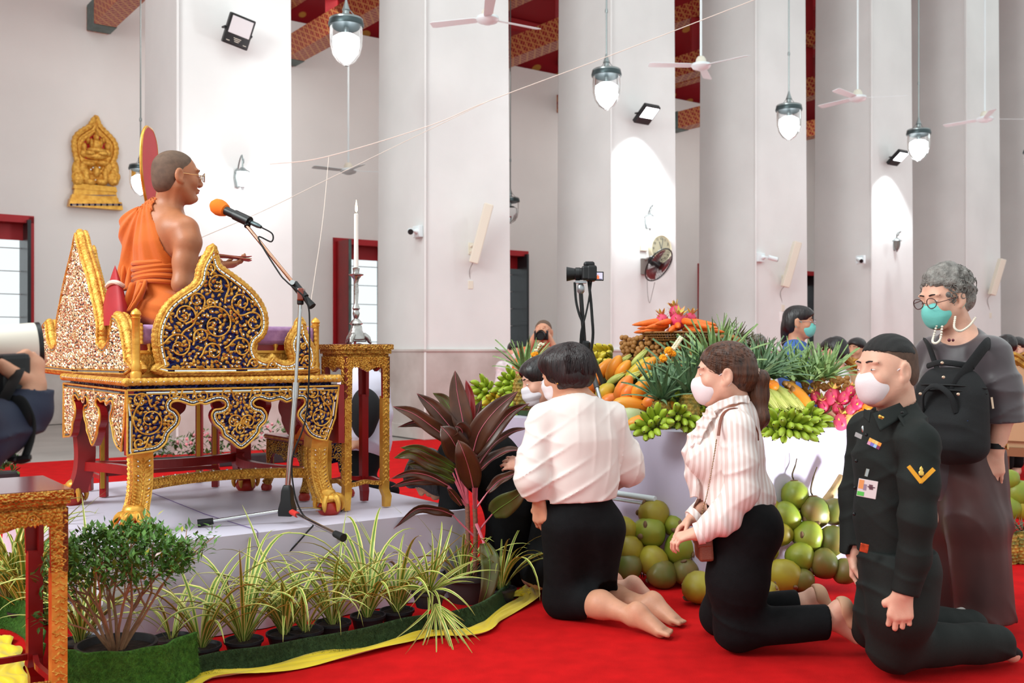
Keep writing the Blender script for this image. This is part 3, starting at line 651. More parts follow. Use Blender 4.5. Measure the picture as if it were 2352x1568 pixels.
# floodlights on the pillar fronts
def face(px,py,out=0.):return onplane(px,py,-out)
def floodlight(px,py,label,lit,tilt,roll=0.):
 p=face(px,py,.24);w=face(px,py,.045)
 root=thing('floodlight',label,'lamp',p)
 fw=(-N*math.cos(tilt)-ZZ*math.sin(tilt)).normalized();rg=U*math.cos(roll)-ZZ*math.sin(roll)*.9;rg=(rg-fw*rg.dot(fw)).normalized();up=fw.cross(rg)*-1
 if up.z<0:up=-up
 R_=Matrix((rg,up,fw)).transposed()
 b=MB();b.box(p,(.30,.34,.07),R_);b.build('housing',BLK,root,smooth=0,bevel=.012)
 b=MB();b.box(p+fw*.036+up*.05,(.25,.19,.006),R_);b.build('lens',GLOW if lit else mat('unlit_lens',(214,214,216),.15),root,smooth=0,bevel=.002)
 b=MB();b.tube([p-rg*.16,p-rg*.17+N*.06,w-rg*.1],.012,8);b.tube([p+rg*.16,p+rg*.17+N*.06,w+rg*.1],.012,8);b.build('bracket',BLK,root)
 if not lit:
  b=MB();q=Pl(p+fw*.0365-ZZ*p.z*0,rg,fw)
  for i in range(3):b.box(p+fw*.036-up*(.085+.018*i),(.09-.02*i,.006,.002),R_)
  b.box(p+fw*.036-up*.13-rg*.1,(.04,.006,.002),R_);b.box(p+fw*.036-up*.13+rg*.1,(.04,.006,.002),R_);b.build('label_print',CREAMP,root,smooth=0)
 else:
  l=bpy.data.lights.new('floodlight_beam','SPOT');l.energy=150;l.spot_size=math.radians(95);l.spot_blend=.5;l.shadow_soft_size=.08;l.color=(.93,.97,1)
  o=bpy.data.objects.new('floodlight_beam',l);COL.objects.link(o);o.location=p+fw*.1-ZZ*.05-N*.05
  o.rotation_euler=(-ZZ*1.0+N*.16).to_track_quat('-Z','Y').to_euler()
 return root
floodlight(548,72,'unlit black floodlight tilted high on the first pillar',False,.35,.22)
floodlight(1485,262,'lit floodlight on the third pillar above the clock',True,.9)
floodlight(2062,362,'lit floodlight high on the fifth pillar',True,.9)
def wall_lamp(px,py,label,lit):
 p=face(px,py,.2);w=face(px,py,.02)-U*.06
 root=thing('wall_lamp',label,'lamp',w,group='coach lamps on the pillars')
 b=MB();b.lathe([(.0,-.14),(.03,-.12),(.045,-.02),(.035,.06),(0,.1)],w-ZZ*.03,12,sy=1);b.build('back_plate',STEEL,root)
 b=MB();b.tube(curve_pts([w,w-N*.05+ZZ*.12,w-N*.13+ZZ*.19,p+ZZ*.16,p+ZZ*.09,p+ZZ*.06],14),.009,8);b.tube(curve_pts([p+ZZ*.16,p+ZZ*.17-N*.03,p+ZZ*.13-N*.04,p+ZZ*.12-N*.02],8),.007,6);b.build('scroll_arm',STEEL,root)
 b=MB();b.lathe([(.0,.08),(.02,.075),(.05,.05),(.085,.03),(.09,.02),(.06,.02)],p,12);b.build('cap',STEEL,root)
 b=MB();b.lathe([(.062,.02),(.058,-.06),(.035,-.13),(0,-.14)],p,12);b.build('lantern_glass',GLOW if lit else mat('smoked_glass',(120,118,112),.15),root)
 b=MB()
 for k in range(6):
  a=k*PI/3;e=Vector((math.cos(a),math.sin(a),0));b.tube([p+e*.064+ZZ*.02,p+e*.06-ZZ*.06,p+e*.036-ZZ*.132],.004,5)
 b.lathe([(.012,-.18),(.016,-.16),(.03,-.14),(0,-.13)],p,10);b.build('cage',STEEL,root)
 if lit:point_light('wall_lamp_light',p-ZZ*.10-N*.12,7,.06)
wall_lamp(557,400,'lit coach lamp on the first pillar beside the monk',True)
wall_lamp(1493,502,'lit coach lamp on the third pillar over the clock',True)
wall_lamp(2060,556,'unlit coach lamp on the fifth pillar',False)
# security cameras
def cctv(p,face_n,along,look,label):
 root=thing('security_camera',label,'camera',p,group='security cameras on the pillars')
 Rm=Matrix((along,face_n,ZZ)).transposed()
 b=MB();b.box(p,(.17,.06,.15),Rm);b.build('junction_box',WHITEP,root,smooth=0,bevel=.006)
 a=p+face_n*.03+along*.03;h=a+face_n*.10+look*.04;look=look.normalized()
 b=MB();b.lathe([(.038,0),(.036,.02),(.02,.04),(.014,.07)],a,14,R=Matrix(frame_of(face_n)).transposed());b.tube([a+face_n*.05,h],.014,8);b.build('swivel',WHITEP,root)
 b=MB();b.tube([h-look*.03,h+look*.13],.038,14);b.build('camera_body',WHITEP,root,smooth=30)
 b=MB();b.tube([h+look*.128,h+look*.137],.036,14);b.build('lens_face',BLK,root)
p=onplane(955,531,.10);cctv(nave(-.04,.12,p.z),-U,N*-1,(-U*.5-N*.9-ZZ*.2),'white security camera on the corner of the second pillar')
cctv(face(1746,591,.04),-N,U,(U*.8-N*.5-ZZ*.25),'white security camera on the fourth pillar by the slanted speaker')
p=onplane(1988,597,0);cctv(nave(4*BAY-BAY-.04+BAY-BAY,.15,p.z)if False else nave(3*BAY*1.0-.04,.22,p.z)if False else onplane(1986,597,-.02)-U*.12,-U,-N,(-U*.6-N*.9-ZZ*.3),'white security camera on the dark side of the fifth pillar')
# slanted column speakers
def speaker(px,py,hgt,label):
 p=face(px,py,.20);w=face(px-24*14/p.y,py+35,.0)
 root=thing('column_speaker',label,'speaker',p,group='slanted column speakers')
 up=(ZZ*math.cos(.2)+U*.10*0-N*math.sin(.2)+U*.18).normalized();rt=(U*.85-N*.5);rt=(rt-up*rt.dot(up)).normalized();fw=rt.cross(up)
 Rm=Matrix((rt,fw,up)).transposed()
 b=MB();b.box(p,(.12,.13,hgt),Rm);b.build('cabinet',CREAMP,root,smooth=0,bevel=.01)
 b=MB();b.box(p+rt*.061,(.008,.115,hgt*.95),Rm);b.build('grille',mat('speaker_grille',(206,206,200),.6),root,smooth=0)
 b=MB();b.tube([w+ZZ*.03,p-up*.12],.018,8);b.tube([w-ZZ*.05,p-up*.14],.018,8);b.box(w,(.07,.03,.16),Matrix.Rotation(ALPHA,3,'Z'));b.build('wall_bracket',CREAMP,root)
 b=MB();e=w-ZZ*.48;b.tube(curve_pts([p-up*hgt*.46,p-up*hgt*.46-ZZ*.12-N*-.1,e+ZZ*.06],10),.006,6);b.build('cable',mat('grey_cable',(150,148,146),.6),root)
 b=MB();b.box(e,(.08,.03,.11),Matrix.Rotation(ALPHA,3,'Z'));b.build('wall_socket',CREAMP,root,smooth=0,bevel=.004)
speaker(1105,536,.80,'cream slanted column speaker on the second pillar')
speaker(1817,607,.78,'cream slanted column speaker on the fourth pillar')
speaker(2290,636,.76,'cream slanted column speaker behind the grey-haired woman')
# clock and wall fan on the third pillar
c=face(1518,572,.06);pl=Pl(Vector((c.x,c.y,0)),U,-N)
clock=thing('wall_clock','round white wall clock half hidden by a black wall fan','clock',c)
FN=Matrix((U,ZZ,-N)).transposed()
b=MB();b.lathe([(.0,-.05),(.215,-.05),(.225,-.02),(.22,.015),(.205,.02),(.2,.005)],c,36,R=FN);b.build('case',mat('clock_case',(214,208,180),.35),clock)
b=MB();b.lathe([(0,.004),(.2,.005)],c,36,R=FN);b.build('dial',mat('clock_dial',(244,246,246),.3),clock)
b=MB()
for k in range(12):
 a=PI/2-(k+1)*PI/6;text_mb(b,str(k+1),.055,pl,.16*math.cos(a),c.z+.16*math.sin(a),.007)
b.build('numerals',BLK,clock,smooth=0)
b=MB()
for a,l,w in((math.radians(112),.12,.010),(math.radians(78),.165,.007)):b.bar(c-N*.012,c-N*.012+U*l*math.cos(a)+ZZ*l*math.sin(a),w,.003,up=tuple(-N))
b.build('hands',mat('dark_hands',(90,96,96),.4),clock,smooth=0)
p=face(1513,608,.42);fwd=(-N*.80+U*.15-ZZ*.52).normalized();ra=U-fwd*U.dot(fwd);ra.normalize();rb=fwd.cross(ra)
wf=thing('wall_fan','black wall fan with a pull cord under the clock','fan',face(1480,612,.03))
FR_=Matrix((ra,rb,fwd)).transposed();rad=.27;b=MB()
b.tube([p+ra*(rad*math.cos(t))+rb*(rad*math.sin(t))for t in[k*PI/18 for k in range(37)]],.010,6)
for k in range(40):
 t=k*2*PI/40;e=ra*math.cos(t)+rb*math.sin(t);b.tube([p+e*.05+fwd*.06,p+e*rad*.6+fwd*.055,p+e*rad,p+e*rad*.6-fwd*.07,p+e*.06-fwd*.08],.0022,4)
for q in(.1,.15,.2,.24):b.tube([p+fwd*(.06 if q<.2 else .04)+ra*(q*math.cos(t))+rb*(q*math.sin(t))for t in[k*PI/12 for k in range(25)]],.002,4)
b.build('cage',BLK,wf)
for k in range(3):
 b=MB();a0=k*2*PI/3
 b.grid(lambda u,v:p+(ra*math.cos(a0+(u-.5)*(.9+.5*v))+rb*math.sin(a0+(u-.5)*(.9+.5*v)))*(.05+v*.19)+fwd*(.03*(u-.5)),8,6);b.build('blade',mat('smoke_blade',(96,98,100),.3,trans=.3),wf)
b=MB();b.lathe([(.0,.065),(.05,.06),(.055,.05),(.05,-.06),(.07,-.09),(.065,-.17),(.03,-.19)],p,16,R=FR_);b.build('motor',BLK,wf)
w=face(1480,612,.03);b=MB();b.box(w,(.11,.06,.24),Matrix.Rotation(ALPHA,3,'Z'));b.tube(curve_pts([w+ZZ*.1-N*.03,w+ZZ*.12-N*.12,p-fwd*.15],8),.02,8);b.build('wall_mount',mat('grey_brown_mount',(120,112,106),.5),wf)
b=MB();b.tube(curve_pts([w-ZZ*.1-N*.06,w-ZZ*.4-N*.07,w-ZZ*.55-N*.07+U*.04,w-ZZ*.42-N*.07+U*.09,p-rb*.0-ZZ*.26+U*-.08],20),.004,5);b.build('pull_cord',mat('grey_cord',(120,120,118),.6),wf)
b=MB();q=face(1478,570,.02);b.box(q,(.13,.04,.08),Matrix.Rotation(ALPHA,3,'Z'));sw=b.build('switch_plate',CREAMP,smooth=0,bevel=.004);tag(sw,'small cream socket plate left of the wall clock','switch')
q=face(1793,727,.01);b=MB();b.box(q,(.06,.012,.16),Matrix.Rotation(ALPHA,3,'Z'));tag(b.build('wall_notice',mat('paper_white',(240,240,238),.7),smooth=0),'small white paper notice stuck on the fourth pillar','notice')
# gilt emblem on the aisle wall
E0=onplane(214,477,DW-.03);EP=Pl(Vector((E0.x,E0.y,0)),U,-N)
def e_(x,y):return EP.uv(140+x/6.82,260+y/6.82)
emb=thing('wall_emblem','large gilded temple emblem of a seated figure in a flame-shaped frame','emblem',E0)
b=MB()
for(x0,x1,y0,y1,t)in((90,930,1380,1500,.16),(125,880,1310,1400,.13),(170,855,1210,1330,.11),(165,850,1140,1220,.13)):
 (ax,az),(bx,bz)=e_(x0,y1),e_(x1,y1);az=bz=(az+bz)/2;zz=(e_(x0,y0)[1]+e_(x1,y0)[1])/2
 b.prism([(ax,az),(bx,az),(bx-.02,zz),(ax+.02,zz)],EP.o,EP.ex,ZZ,EP.n,t)
for k in range(26):
 a_,z_=e_(120+k*31,1450);b.ell(EP.p(a_,z_,.165),.022,nu=6,nv=4,m=1 if k%3 else 2);a_,z_=e_(190+k*25,1300);b.ell(EP.p(a_,z_,.115),.014,nu=6,nv=4,m=1)
b.build('stepped_base',[GOLDP,CHIP,BLUEG],emb,smooth=0)
fr=smooth_poly([e_(*q)for q in((515,90),(545,100),(575,190),(640,270),(720,350),(800,440),(840,540),(835,650),(800,760),(740,880),(690,960),(600,1000),(520,1010),(430,1000),(340,950),(270,850),(220,700),(192,560),(192,440),(240,350),(330,280),(430,220),(475,150))],3)
inn=smooth_poly([e_(*q)for q in((515,300),(600,360),(700,450),(760,560),(745,680),(690,740),(515,770),(340,740),(290,660),(275,530),(330,430),(430,360))],3)
b=MB();b.prism(fr,EP.o,EP.ex,ZZ,EP.n,.07);b.build('back_board',GOLDP,emb,smooth=0)
b=MB();b.prism(inn,EP.o+EP.n*.066,EP.ex,ZZ,EP.n,.012);b.build('red_mosaic',mat('red_mosaic',(196,28,44),.2,.5,var=.5,vscale=30,bump=.5,bscale=30,btype='voronoi'),emb,smooth=0)
b=MB()
for P,r in((fr,.045),(inset_poly(fr,.07),.03),(inn,.03)):k=[EP.p(x,z,.075)for x,z in P];rope(b,k+[k[0]],r,.07,8,amp=.12)
b.build('flame_frame',GOLD,emb)
b=MB()
def el(x,y,rx,rz,h=.1,ry=.06):a_,z_=e_(x,y);b.ell(EP.p(a_,z_,h),(rx,ry,rz),R=Matrix((U,N,ZZ)).transposed(),nu=12,nv=8)
el(520,400,.045,.06,.13);el(520,345,.02,.06,.13);el(525,520,.07,.11,.12);el(530,600,.15,.05,.13);el(430,640,.09,.05,.12);el(620,650,.1,.05,.12);el(520,690,.18,.06,.1)
for s in(-1,1):
 el(520+s*75,490,.03,.08,.12);el(520+s*185,540,.05,.07,.09);el(520+s*185,640,.07,.07,.09);el(520+s*120,440,.03,.06,.09);el(520+s*120,800,.12,.05,.1);el(520+s*200,860,.07,.1,.09)
 el(520+s*290,900,.08,.16,.08);el(520+s*270,1040,.10,.12,.1);el(520+s*150,1000,.06,.14,.1);el(520+s*90,1090,.1,.06,.1);el(520+s*300,1090,.06,.06,.1)
 a_,z_=e_(520+s*290,1000);b.tube([EP.p(x,z,.12)for x,z in spiral_pts(a_,z_,.13,1.5,1.3,s)],.022,6)
el(525,940,.06,.09,.12)
b.build('relief_figures',GOLD,emb)
b=MB();arabesque(b,Pl(EP.p(0,0,.08)-ZZ*0,U,-N),inset_poly([e_(*q)for q in((330,760),(700,760),(760,860),(850,800),(845,1130),(170,1130),(165,850),(240,800))],.03),[],.01,.07,.0,9,.05,.3);b.build('scroll_carving',[GOLD,CHIP,RUBY],emb,smooth=25,kind='stuff')
# ceremonial fan behind the monk
fy=5.15;fc=at(343,387,fy);fh=.415/2*184/184;hh=92/F*fy;ex=Vector((-.08,.997,0))
tf=thing('ceremonial_fan','red lozenge ceremonial fan edged in gold standing behind the monk','fan',at(334,640,fy))
FP=Pl(Vector((fc.x,fc.y,0)),ex,ex.cross(ZZ));W_=.15
# the disc is seen nearly edge-on
ow=smooth_poly([(0,-hh),(W_*.45,-hh*.8),(W_*.9,-hh*.3),(W_,hh*.2),(W_*.85,hh*.7),(W_*.4,hh*.97),(0,hh),(-W_*.4,hh*.97),(-W_*.85,hh*.7),(-W_,hh*.2),(-W_*.9,-hh*.3),(-W_*.45,-hh*.8)],4)
b=MB();b.prism([(x,z+fc.z)for x,z in ow],FP.o-FP.n*.006,FP.ex,ZZ,FP.n,.012);b.build('fan_disc',mat('red_silk',(205,52,56),.55,var=.06,vscale=8),tf,smooth=0)
b=MB();k=[FP.p(x,z+fc.z,0)for x,z in ow];b.tube(k+[k[0]],.0075,8);b.build('gold_rim',GOLDP,tf)
b=MB();b.lathe([(.012,-.06),(.016,-.04),(.012,0),(.016,.02)],fc-ZZ*hh,12);b.tube([fc-ZZ*(hh+.04),at(331,700,fy)],.009,8);b.build('handle',mat('dark_handle',(52,36,32),.4),tf)
# sacred threads
STR=mat('cotton_thread',(226,208,196),.8)
def thread(pts,r,label,n=40):
 b=MB();b.tube(curve_pts([at(*p)for p in pts],n),r,5);o=b.build('sacred_thread',STR);tag(o,label,'string');o['group']='white threads strung across the hall'
thread([(1742,-4,7.6),(1400,128,7.6),(1122,232,7.5),(985,289,7.5),(745,361,7.6),(620,377,8.3)],.0032,'long white thread strung from the roof past the second lamp')
thread([(1122,232,7.5),(975,303,7.1),(760,408,6.5),(600,486,5.9),(458,547,5.2)],.0022,'thin white thread slanting down to the monk at the throne')
thread([(755,360,7.6),(742,500,7.1),(722,640,6.8),(712,705,6.7)],.0022,'thin white thread hanging straight down beside the microphone stand',16)
# candlestick and candle
SILV=mat('silver',(190,186,182),.25,.95,var=.2,vscale=20,bump=.3,bscale=60)
cp=at(818,790,5.02);cp.z=1.188
ck=thing('candlestick','tall silver candlestick with a three-footed base on the gilt stand','candlestick',cp)
h=.375
b=MB();b.lathe([(.0,.09),(.022,.092),(.034,.10),(.022,.115),(.010,.125),(.014,.135),(.018,.15),(.013,.165),(.019,.175),(.013,.19),(.009,.2),(.0125,.26),(.010,.30),(.014,.318),(.022,.328),(.024,.333),(.036,.338),(.037,.342),(.016,.346),(.015,.352),(.018,.372),(.0,.375)],cp,24);b.build('stem',SILV,ck)
b=MB();b.lathe([(.055,.012),(.05,.04),(.034,.065),(.03,.09),(.02,.1)],cp,3,a0=.3);b.lathe([(.045,.02),(.045,.035),(.03,.07),(.02,.095)],cp,18);b.build('base',SILV,ck,bevel=.004)
for k in range(3):
 a=.3+k*2*PI/3;e=Vector((math.cos(a),math.sin(a),0));b=MB();b.tube(curve_pts([cp+e*.035+ZZ*.045,cp+e*.058+ZZ*.03,cp+e*.066+ZZ*.012,cp+e*.076+ZZ*.005],8),[.014,.014,.013,.012,.011,.010,.009,.008,.006],10);b.build('foot',SILV,ck)
cd=thing('candle','tall white lit candle standing in the silver candlestick','candle',cp+ZZ*h)
b=MB();b.lathe([(.012,0),(.0108,.12),(.0105,.262),(.006,.265),(0,.262)],cp+ZZ*h,16);b.build('wax_body',mat('candle_wax',(244,238,230),.5,sss=.3),cd)
b=MB();b.tube([cp+ZZ*(h+.26),cp+ZZ*(h+.274)],.0015,6);b.build('wick',BLK,cd)
b=MB();b.lathe([(.0,0),(.0055,.012),(.0062,.022),(.004,.042),(0,.066)],cp+ZZ*(h+.268)+U*.001,12);b.build('flame',mat('flame',(255,236,190),.5,emit=9,ecol=(255,226,160)),cd)
# microphone stand
hub=at(660,1194,4.48);hub.z=max(hub.z,PLAT_Z+.003);top=at(690,700,hub.y)
ms=thing('microphone_stand','chrome boom microphone stand with black joints before the throne','stand',hub)
b=MB();b.lathe([(.045,.02),(.045,.05),(.034,.085),(.03,.13),(.022,.15),(.018,.155)],hub,4,a0=.6);b.build('tripod_hub',BLK,ms,bevel=.004)
for q,red in((on(465,1200,PLAT_Z+.02),0),(at(783,1232,4.14),1),(Vector((hub.x+.17,hub.y+.30,PLAT_Z+.02)),0)):
 a=hub+ZZ*.045;d=(q-a).normalized();b=MB();b.tube([a,q],.0085,10);lg=b.build('leg',CHROME,ms)
 b=MB();b.tube([q-d*.045,q+d*.02],[.014,.017],12);b.build('rubber_foot',BLKR,lg)
 if red:b=MB();b.tube([a+d*.02,a+d*.09],.0125,10);b.build('red_tape',mat('red_tape',(214,54,44),.5),lg)
b=MB();b.tube([hub+ZZ*.13,hub.lerp(top,.58)],.0125,12);b.build('outer_pole',CHROME,ms)
k=hub+(top-hub)*.57;b=MB();b.tube([k,k+(top-hub)*.07],.0165,12);b.tube([k,top+ZZ*.0],.0085,12);b.build('inner_pole',CHROME,ms)
j=at(692,672,hub.y);mc=at(568,520,4.60)
AMB=mat('amber_plastic',(120,44,20),.25,coat=.5)
b=MB();b.tube([top,top+ZZ*.03],.015,12);b.box(j-ZZ*.008,(.028,.05,.055),m=1);b.build('tilt_clutch',[BLK,AMB],ms,smooth=0,bevel=.006)
d=(mc-j).normalized();back=j-d*.085
b=MB();b.tube([j+d*.055,j-d*.03],.018,12);b.build('boom_clamp',BLK,ms)
b=MB();b.tube([j,mc],.008,10);b.build('boom',mat('copper_tinted_chrome',(190,140,116),.18,1),ms)
b=MB();b.tube([j-d*.03,back+d*.0],[.012,.017],12);b.build('boom_grip',BLKR,ms)
kn=at(671,648,hub.y-.02);b=MB();b.tube([kn,kn+Vector((.0,.03,0))],.011,10);b.build('clutch_knob',CHROME,ms)
mh=at(503,476,4.68);md=(at(590,517,4.59)-mh).normalized()
mp=thing('microphone','handheld microphone with an orange foam cap on the boom','microphone',mh)
FRm=Matrix(frame_of(md)).transposed()
b=MB();b.lathe([(0,-.045),(.02,-.04),(.034,-.022),(.0385,.0),(.036,.02),(.028,.042),(.014,.05)],mh,24,R=FRm);b.build('foam_windscreen',mat('orange_foam',(238,120,28),.9,bump=.3,bscale=400),mp)
b=MB();b.lathe([(.0,.03),(.021,.035),(.018,.12),(.013,.17),(.012,.2),(0,.2)],mh,16,R=FRm);b.build('body',BLK,mp)
b=MB();b.lathe([(.009,.2),(.011,.21),(.011,.24),(.007,.26),(0,.26)],mh,12,R=FRm);b.build('plug',DKSTEEL,mp)
b=MB();q=mh+md*.1;b.tube([q,q+md*.09],.0235,14);b.tube([q+md*.075-ZZ*.01,mc],.014,10);b.build('clip',BLK,mp)
e=mh+md*.26
cable=MB();cable.tube(curve_pts([e,e+Vector((.05,0,-.03)),e+Vector((.045,0,-.065)),e+Vector((-.01,-.01,-.05)),at(640,625,4.5),at(660,648,4.47),at(703,690,4.45),at(711,760,4.45),at(704,950,4.45),at(672,1050,4.44),at(676,1130,4.44),at(695,1180,4.44),at(720,1200,4.40),at(705,1222,4.36),at(650,1280,4.33),at(590,1320,4.28),at(520,1370,4.25)],120),.0036,6)
tag(cable.build('microphone_cable',BLKR),'black microphone cable running down the stand and platform front','cable')
# still camera on its tripod before the fruit table
ty=5.6
cm=thing('tripod_camera','black still camera with side screen on the tripod by the fruit','camera',at(1335,645,ty))
b=MB();a=at(1358,628,ty);b.box(a,(.055,.115,.085));b.box(a+Vector((-.012,.0,.05)),(.06,.055,.03));b.box(a+Vector((-.03,-.035,0)),(.05,.04,.08));b.build('body',BLK,cm,smooth=0,bevel=.012)
b=MB();RX=Matrix(frame_of((-1,.08,0))).transposed();b.lathe([(.034,.02),(.034,.05),(.036,.052),(.036,.075),(.031,.08),(.033,.09),(.04,.125),(.038,.125),(.03,.09),(0,.088)],a+Vector((-.01,-.0,-.002)),24,R=RX);b.build('lens',BLK,cm)
sc_=at(1372,634,ty-.04);b=MB();b.box(sc_,(.07,.01,.05),rot3((0,0,12)));r_=b.build('screen_frame',BLK,cm,smooth=0,bevel=.002)
b=MB();Rz=rot3((0,0,12));b.box(sc_+Rz@Vector((0,-.0056,0)),(.056,.001,.038),Rz,0);b.box(sc_+Rz@Vector((.002,-.0064,-.008)),(.013,.001,.016),Rz,1);b.box(sc_+Rz@Vector((.001,-.0064,.003)),(.006,.001,.008),Rz,1);b.box(sc_+Rz@Vector((0,-.0064,-.0165)),(.05,.001,.004),Rz,2)
b.build('screen',[mat('screen_pale',(190,184,205),.3,emit=.5),mat('screen_orange',(220,110,60),.3,emit=.5),mat('screen_dark',(60,50,90),.3,emit=.3)],r_,smooth=0)
tp=thing('camera_tripod','black and grey camera tripod standing on the fruit table by the papayas','tripod',at(1360,975,ty))
ALU=mat('tripod_alu',(165,168,172),.3,.8);GRYM=mat('tripod_tube',(58,58,60),.4)
b=MB();b.box(at(1334,648,ty),(.06,.05,.012));b.lathe([(.012,0),(.02,.01),(.02,.04),(.012,.055)],at(1334,674,ty),14);b.build('ball_head',ALU,tp)
b=MB();b.tube([at(1334,672,ty),at(1343,800,ty)],.012,10);b.build('center_column',BLK,tp)
b=MB();b.lathe([(.02,-.02),(.03,-.015),(.03,.02),(.018,.03)],at(1344,795,ty),12);b.build('shoulder',BLK,tp)
for a_,fl in((at(1344,795,ty),on(1398,986,.752)),(at(1352,795,ty),on(1420,970,.752)),(at(1336,795,ty),on(1300,966,.752))):
 b=MB();b.tube([a_,a_.lerp(fl,.52)],.0145,10);lg=b.build('leg',GRYM,tp)
 b=MB();b.tube([a_.lerp(fl,.52),a_.lerp(fl,.8)],.011,10);b.build('leg_middle',ALU,lg);b=MB();b.tube([a_.lerp(fl,.8),fl],.009,10);b.build('leg_lower',ALU,lg)
def strap(pts,w,par,name='strap',m_=BLKR):
 P=curve_pts([at(*p)for p in pts],16);b=MB();b.tube(P,w,6,flat=.25,up=(0,1,0));b.build(name,m_,par)
strap([(1320,648,ty),(1323,690,ty-.01),(1330,720,ty-.02),(1340,750,ty-.02),(1334,790,ty-.02),(1326,800,ty-.02)],.007,cm)
strap([(1352,645,ty),(1357,690,ty-.01),(1360,730,ty-.02),(1362,770,ty-.02),(1356,806,ty-.02),(1340,815,ty-.02)],.008,cm)
strap([(1359,640,ty),(1352,690,ty-.02),(1344,728,ty-.03),(1335,760,ty-.03),(1332,800,ty-.02)],.005,cm,'strap_end')
# ---------------------------------------------------------------- soft solids: smooth unions of tapered limbs, meshed once
def V3(p):return np.array([p[0],p[1],p[2]],dtype=np.float32)
class Vox:
 def __init__(s,h):s.h=h;s.ops=[];s.lo=np.full(3,1e9);s.hi=-s.lo
 def _b(s,lo,hi,grow=True):
  if grow:s.lo=np.minimum(s.lo,lo);s.hi=np.maximum(s.hi,hi)
 def cone(s,a,b,ra,rb,k=.02,flat=None,f=1.,cut=False):
  a,b=V3(a),V3(b);r=max(ra,rb)*max(1,f);s._b(np.minimum(a,b)-r,np.maximum(a,b)+r,not cut)
  s.ops.append(('c',a,b,ra,rb,k,None if flat is None else V3(Vector(flat).normalized()),f,cut));return s
 def chain(s,pts,rs,k=.02,flat=None,f=1.):
  for i in range(len(pts)-1):s.cone(pts[i],pts[i+1],rs[i],rs[i+1],k,flat,f)
  return s
 def ell(s,c,rad,M=None,k=.02,cut=False):
  c=V3(c);rad=np.array((rad,)*3 if not hasattr(rad,'__len__')else rad,dtype=np.float32);r=rad.max();s._b(c-r,c+r,not cut)
  s.ops.append(('e',c,rad,None if M is None else np.array(M,dtype=np.float32),k,cut));return s
 def plane(s,p,n,k=.004,ball=None):
  """remove what lies on the side n points to (inside the ball only, when one is given)"""
  s.ops.append(('p',V3(p),V3(Vector(n).normalized()),k,ball));return s
 def disp(s,fn):s.ops.append(('d',fn));return s
 def run(s):
  h=s.h;pad=4*h;lo=s.lo-pad;n=np.ceil((s.hi-s.lo+2*pad)/h).astype(int)+1
  d=np.full(n,1.,dtype=np.float32);ax=[(lo[i]+h*np.arange(n[i])).astype(np.float32)for i in range(3)]
  def reg(l,u):
   i0=np.clip(np.floor((l-lo)/h).astype(int),0,n-1);i1=np.clip(np.ceil((u-lo)/h).astype(int)+1,1,n)
   sl=tuple(slice(i0[i],i1[i])for i in range(3))
   return sl,ax[0][sl[0]][:,None,None],ax[1][sl[1]][None,:,None],ax[2][sl[2]][None,None,:]
  for o in s.ops:
   if o[0]=='c':
    _,a,b,ra,rb,k,fl,f,cut=o;m=max(ra,rb)*max(1,f)+k+3*h
    sl,x,y,z=reg(np.minimum(a,b)-m,np.maximum(a,b)+m);w=b-a;L=float(w@w)+1e-9
    px,py,pz=x-a[0],y-a[1],z-a[2];t=np.clip((px*w[0]+py*w[1]+pz*w[2])/L,0,1)
    qx,qy,qz=px-t*w[0],py-t*w[1],pz-t*w[2];q2=qx*qx+qy*qy+qz*qz
    if fl is not None:
     qa=qx*fl[0]+qy*fl[1]+qz*fl[2];q2=q2-qa*qa+(qa/f)**2
    v=np.sqrt(np.maximum(q2,0))-(ra+(rb-ra)*t)
    if fl is not None and f<1:v=v*(f*.5+.5)
   elif o[0]=='e':
    _,c,rad,M,k,cut=o;m=rad.max()+k+3*h;sl,x,y,z=reg(c-m,c+m);x,y,z=x-c[0],y-c[1],z-c[2]
    if M is not None:x,y,z=x*M[0,0]+y*M[1,0]+z*M[2,0],x*M[0,1]+y*M[1,1]+z*M[2,1],x*M[0,2]+y*M[1,2]+z*M[2,2]
    k0=np.sqrt((x/rad[0])**2+(y/rad[1])**2+(z/rad[2])**2);k1=np.sqrt((x/rad[0]**2)**2+(y/rad[1]**2)**2+(z/rad[2]**2)**2)+1e-6
    v=k0*(k0-1)/k1
   elif o[0]=='p':
    _,p,nn,k,ball=o
    if ball is None:sl,x,y,z=reg(lo,lo+h*n)
    else:c,r=V3(ball[0]),ball[1];sl,x,y,z=reg(c-r,c+r)
    v=(x-p[0])*nn[0]+(y-p[1])*nn[1]+(z-p[2])*nn[2]
    if ball is not None:v=np.where((x-c[0])**2+(y-c[1])**2+(z-c[2])**2<r*r,v,-1.)
    d[sl]=np.maximum(d[sl],v);continue
   else:
    ii=np.nonzero(np.abs(d)<5*h+.012)
    P=np.stack([ax[i][ii[i]]for i in range(3)],1);d[ii]+=o[1](P).astype(np.float32);continue
   cur=d[sl]
   if cut:
    hh=np.maximum(k-np.abs(cur+v),0)/k;d[sl]=np.maximum(cur,-v)+hh*hh*k*.25
   else:
    hh=np.maximum(k-np.abs(cur-v),0)/k;d[sl]=np.minimum(cur,v)-hh*hh*k*.25
  return surfnet(d,lo,h)
_CO=np.array([(i,j,k)for i in(0,1)for j in(0,1)for k in(0,1)])
_ED=[(a,b)for a in range(8)for b in range(a+1,8)if abs(_CO[a]-_CO[b]).sum()==1]
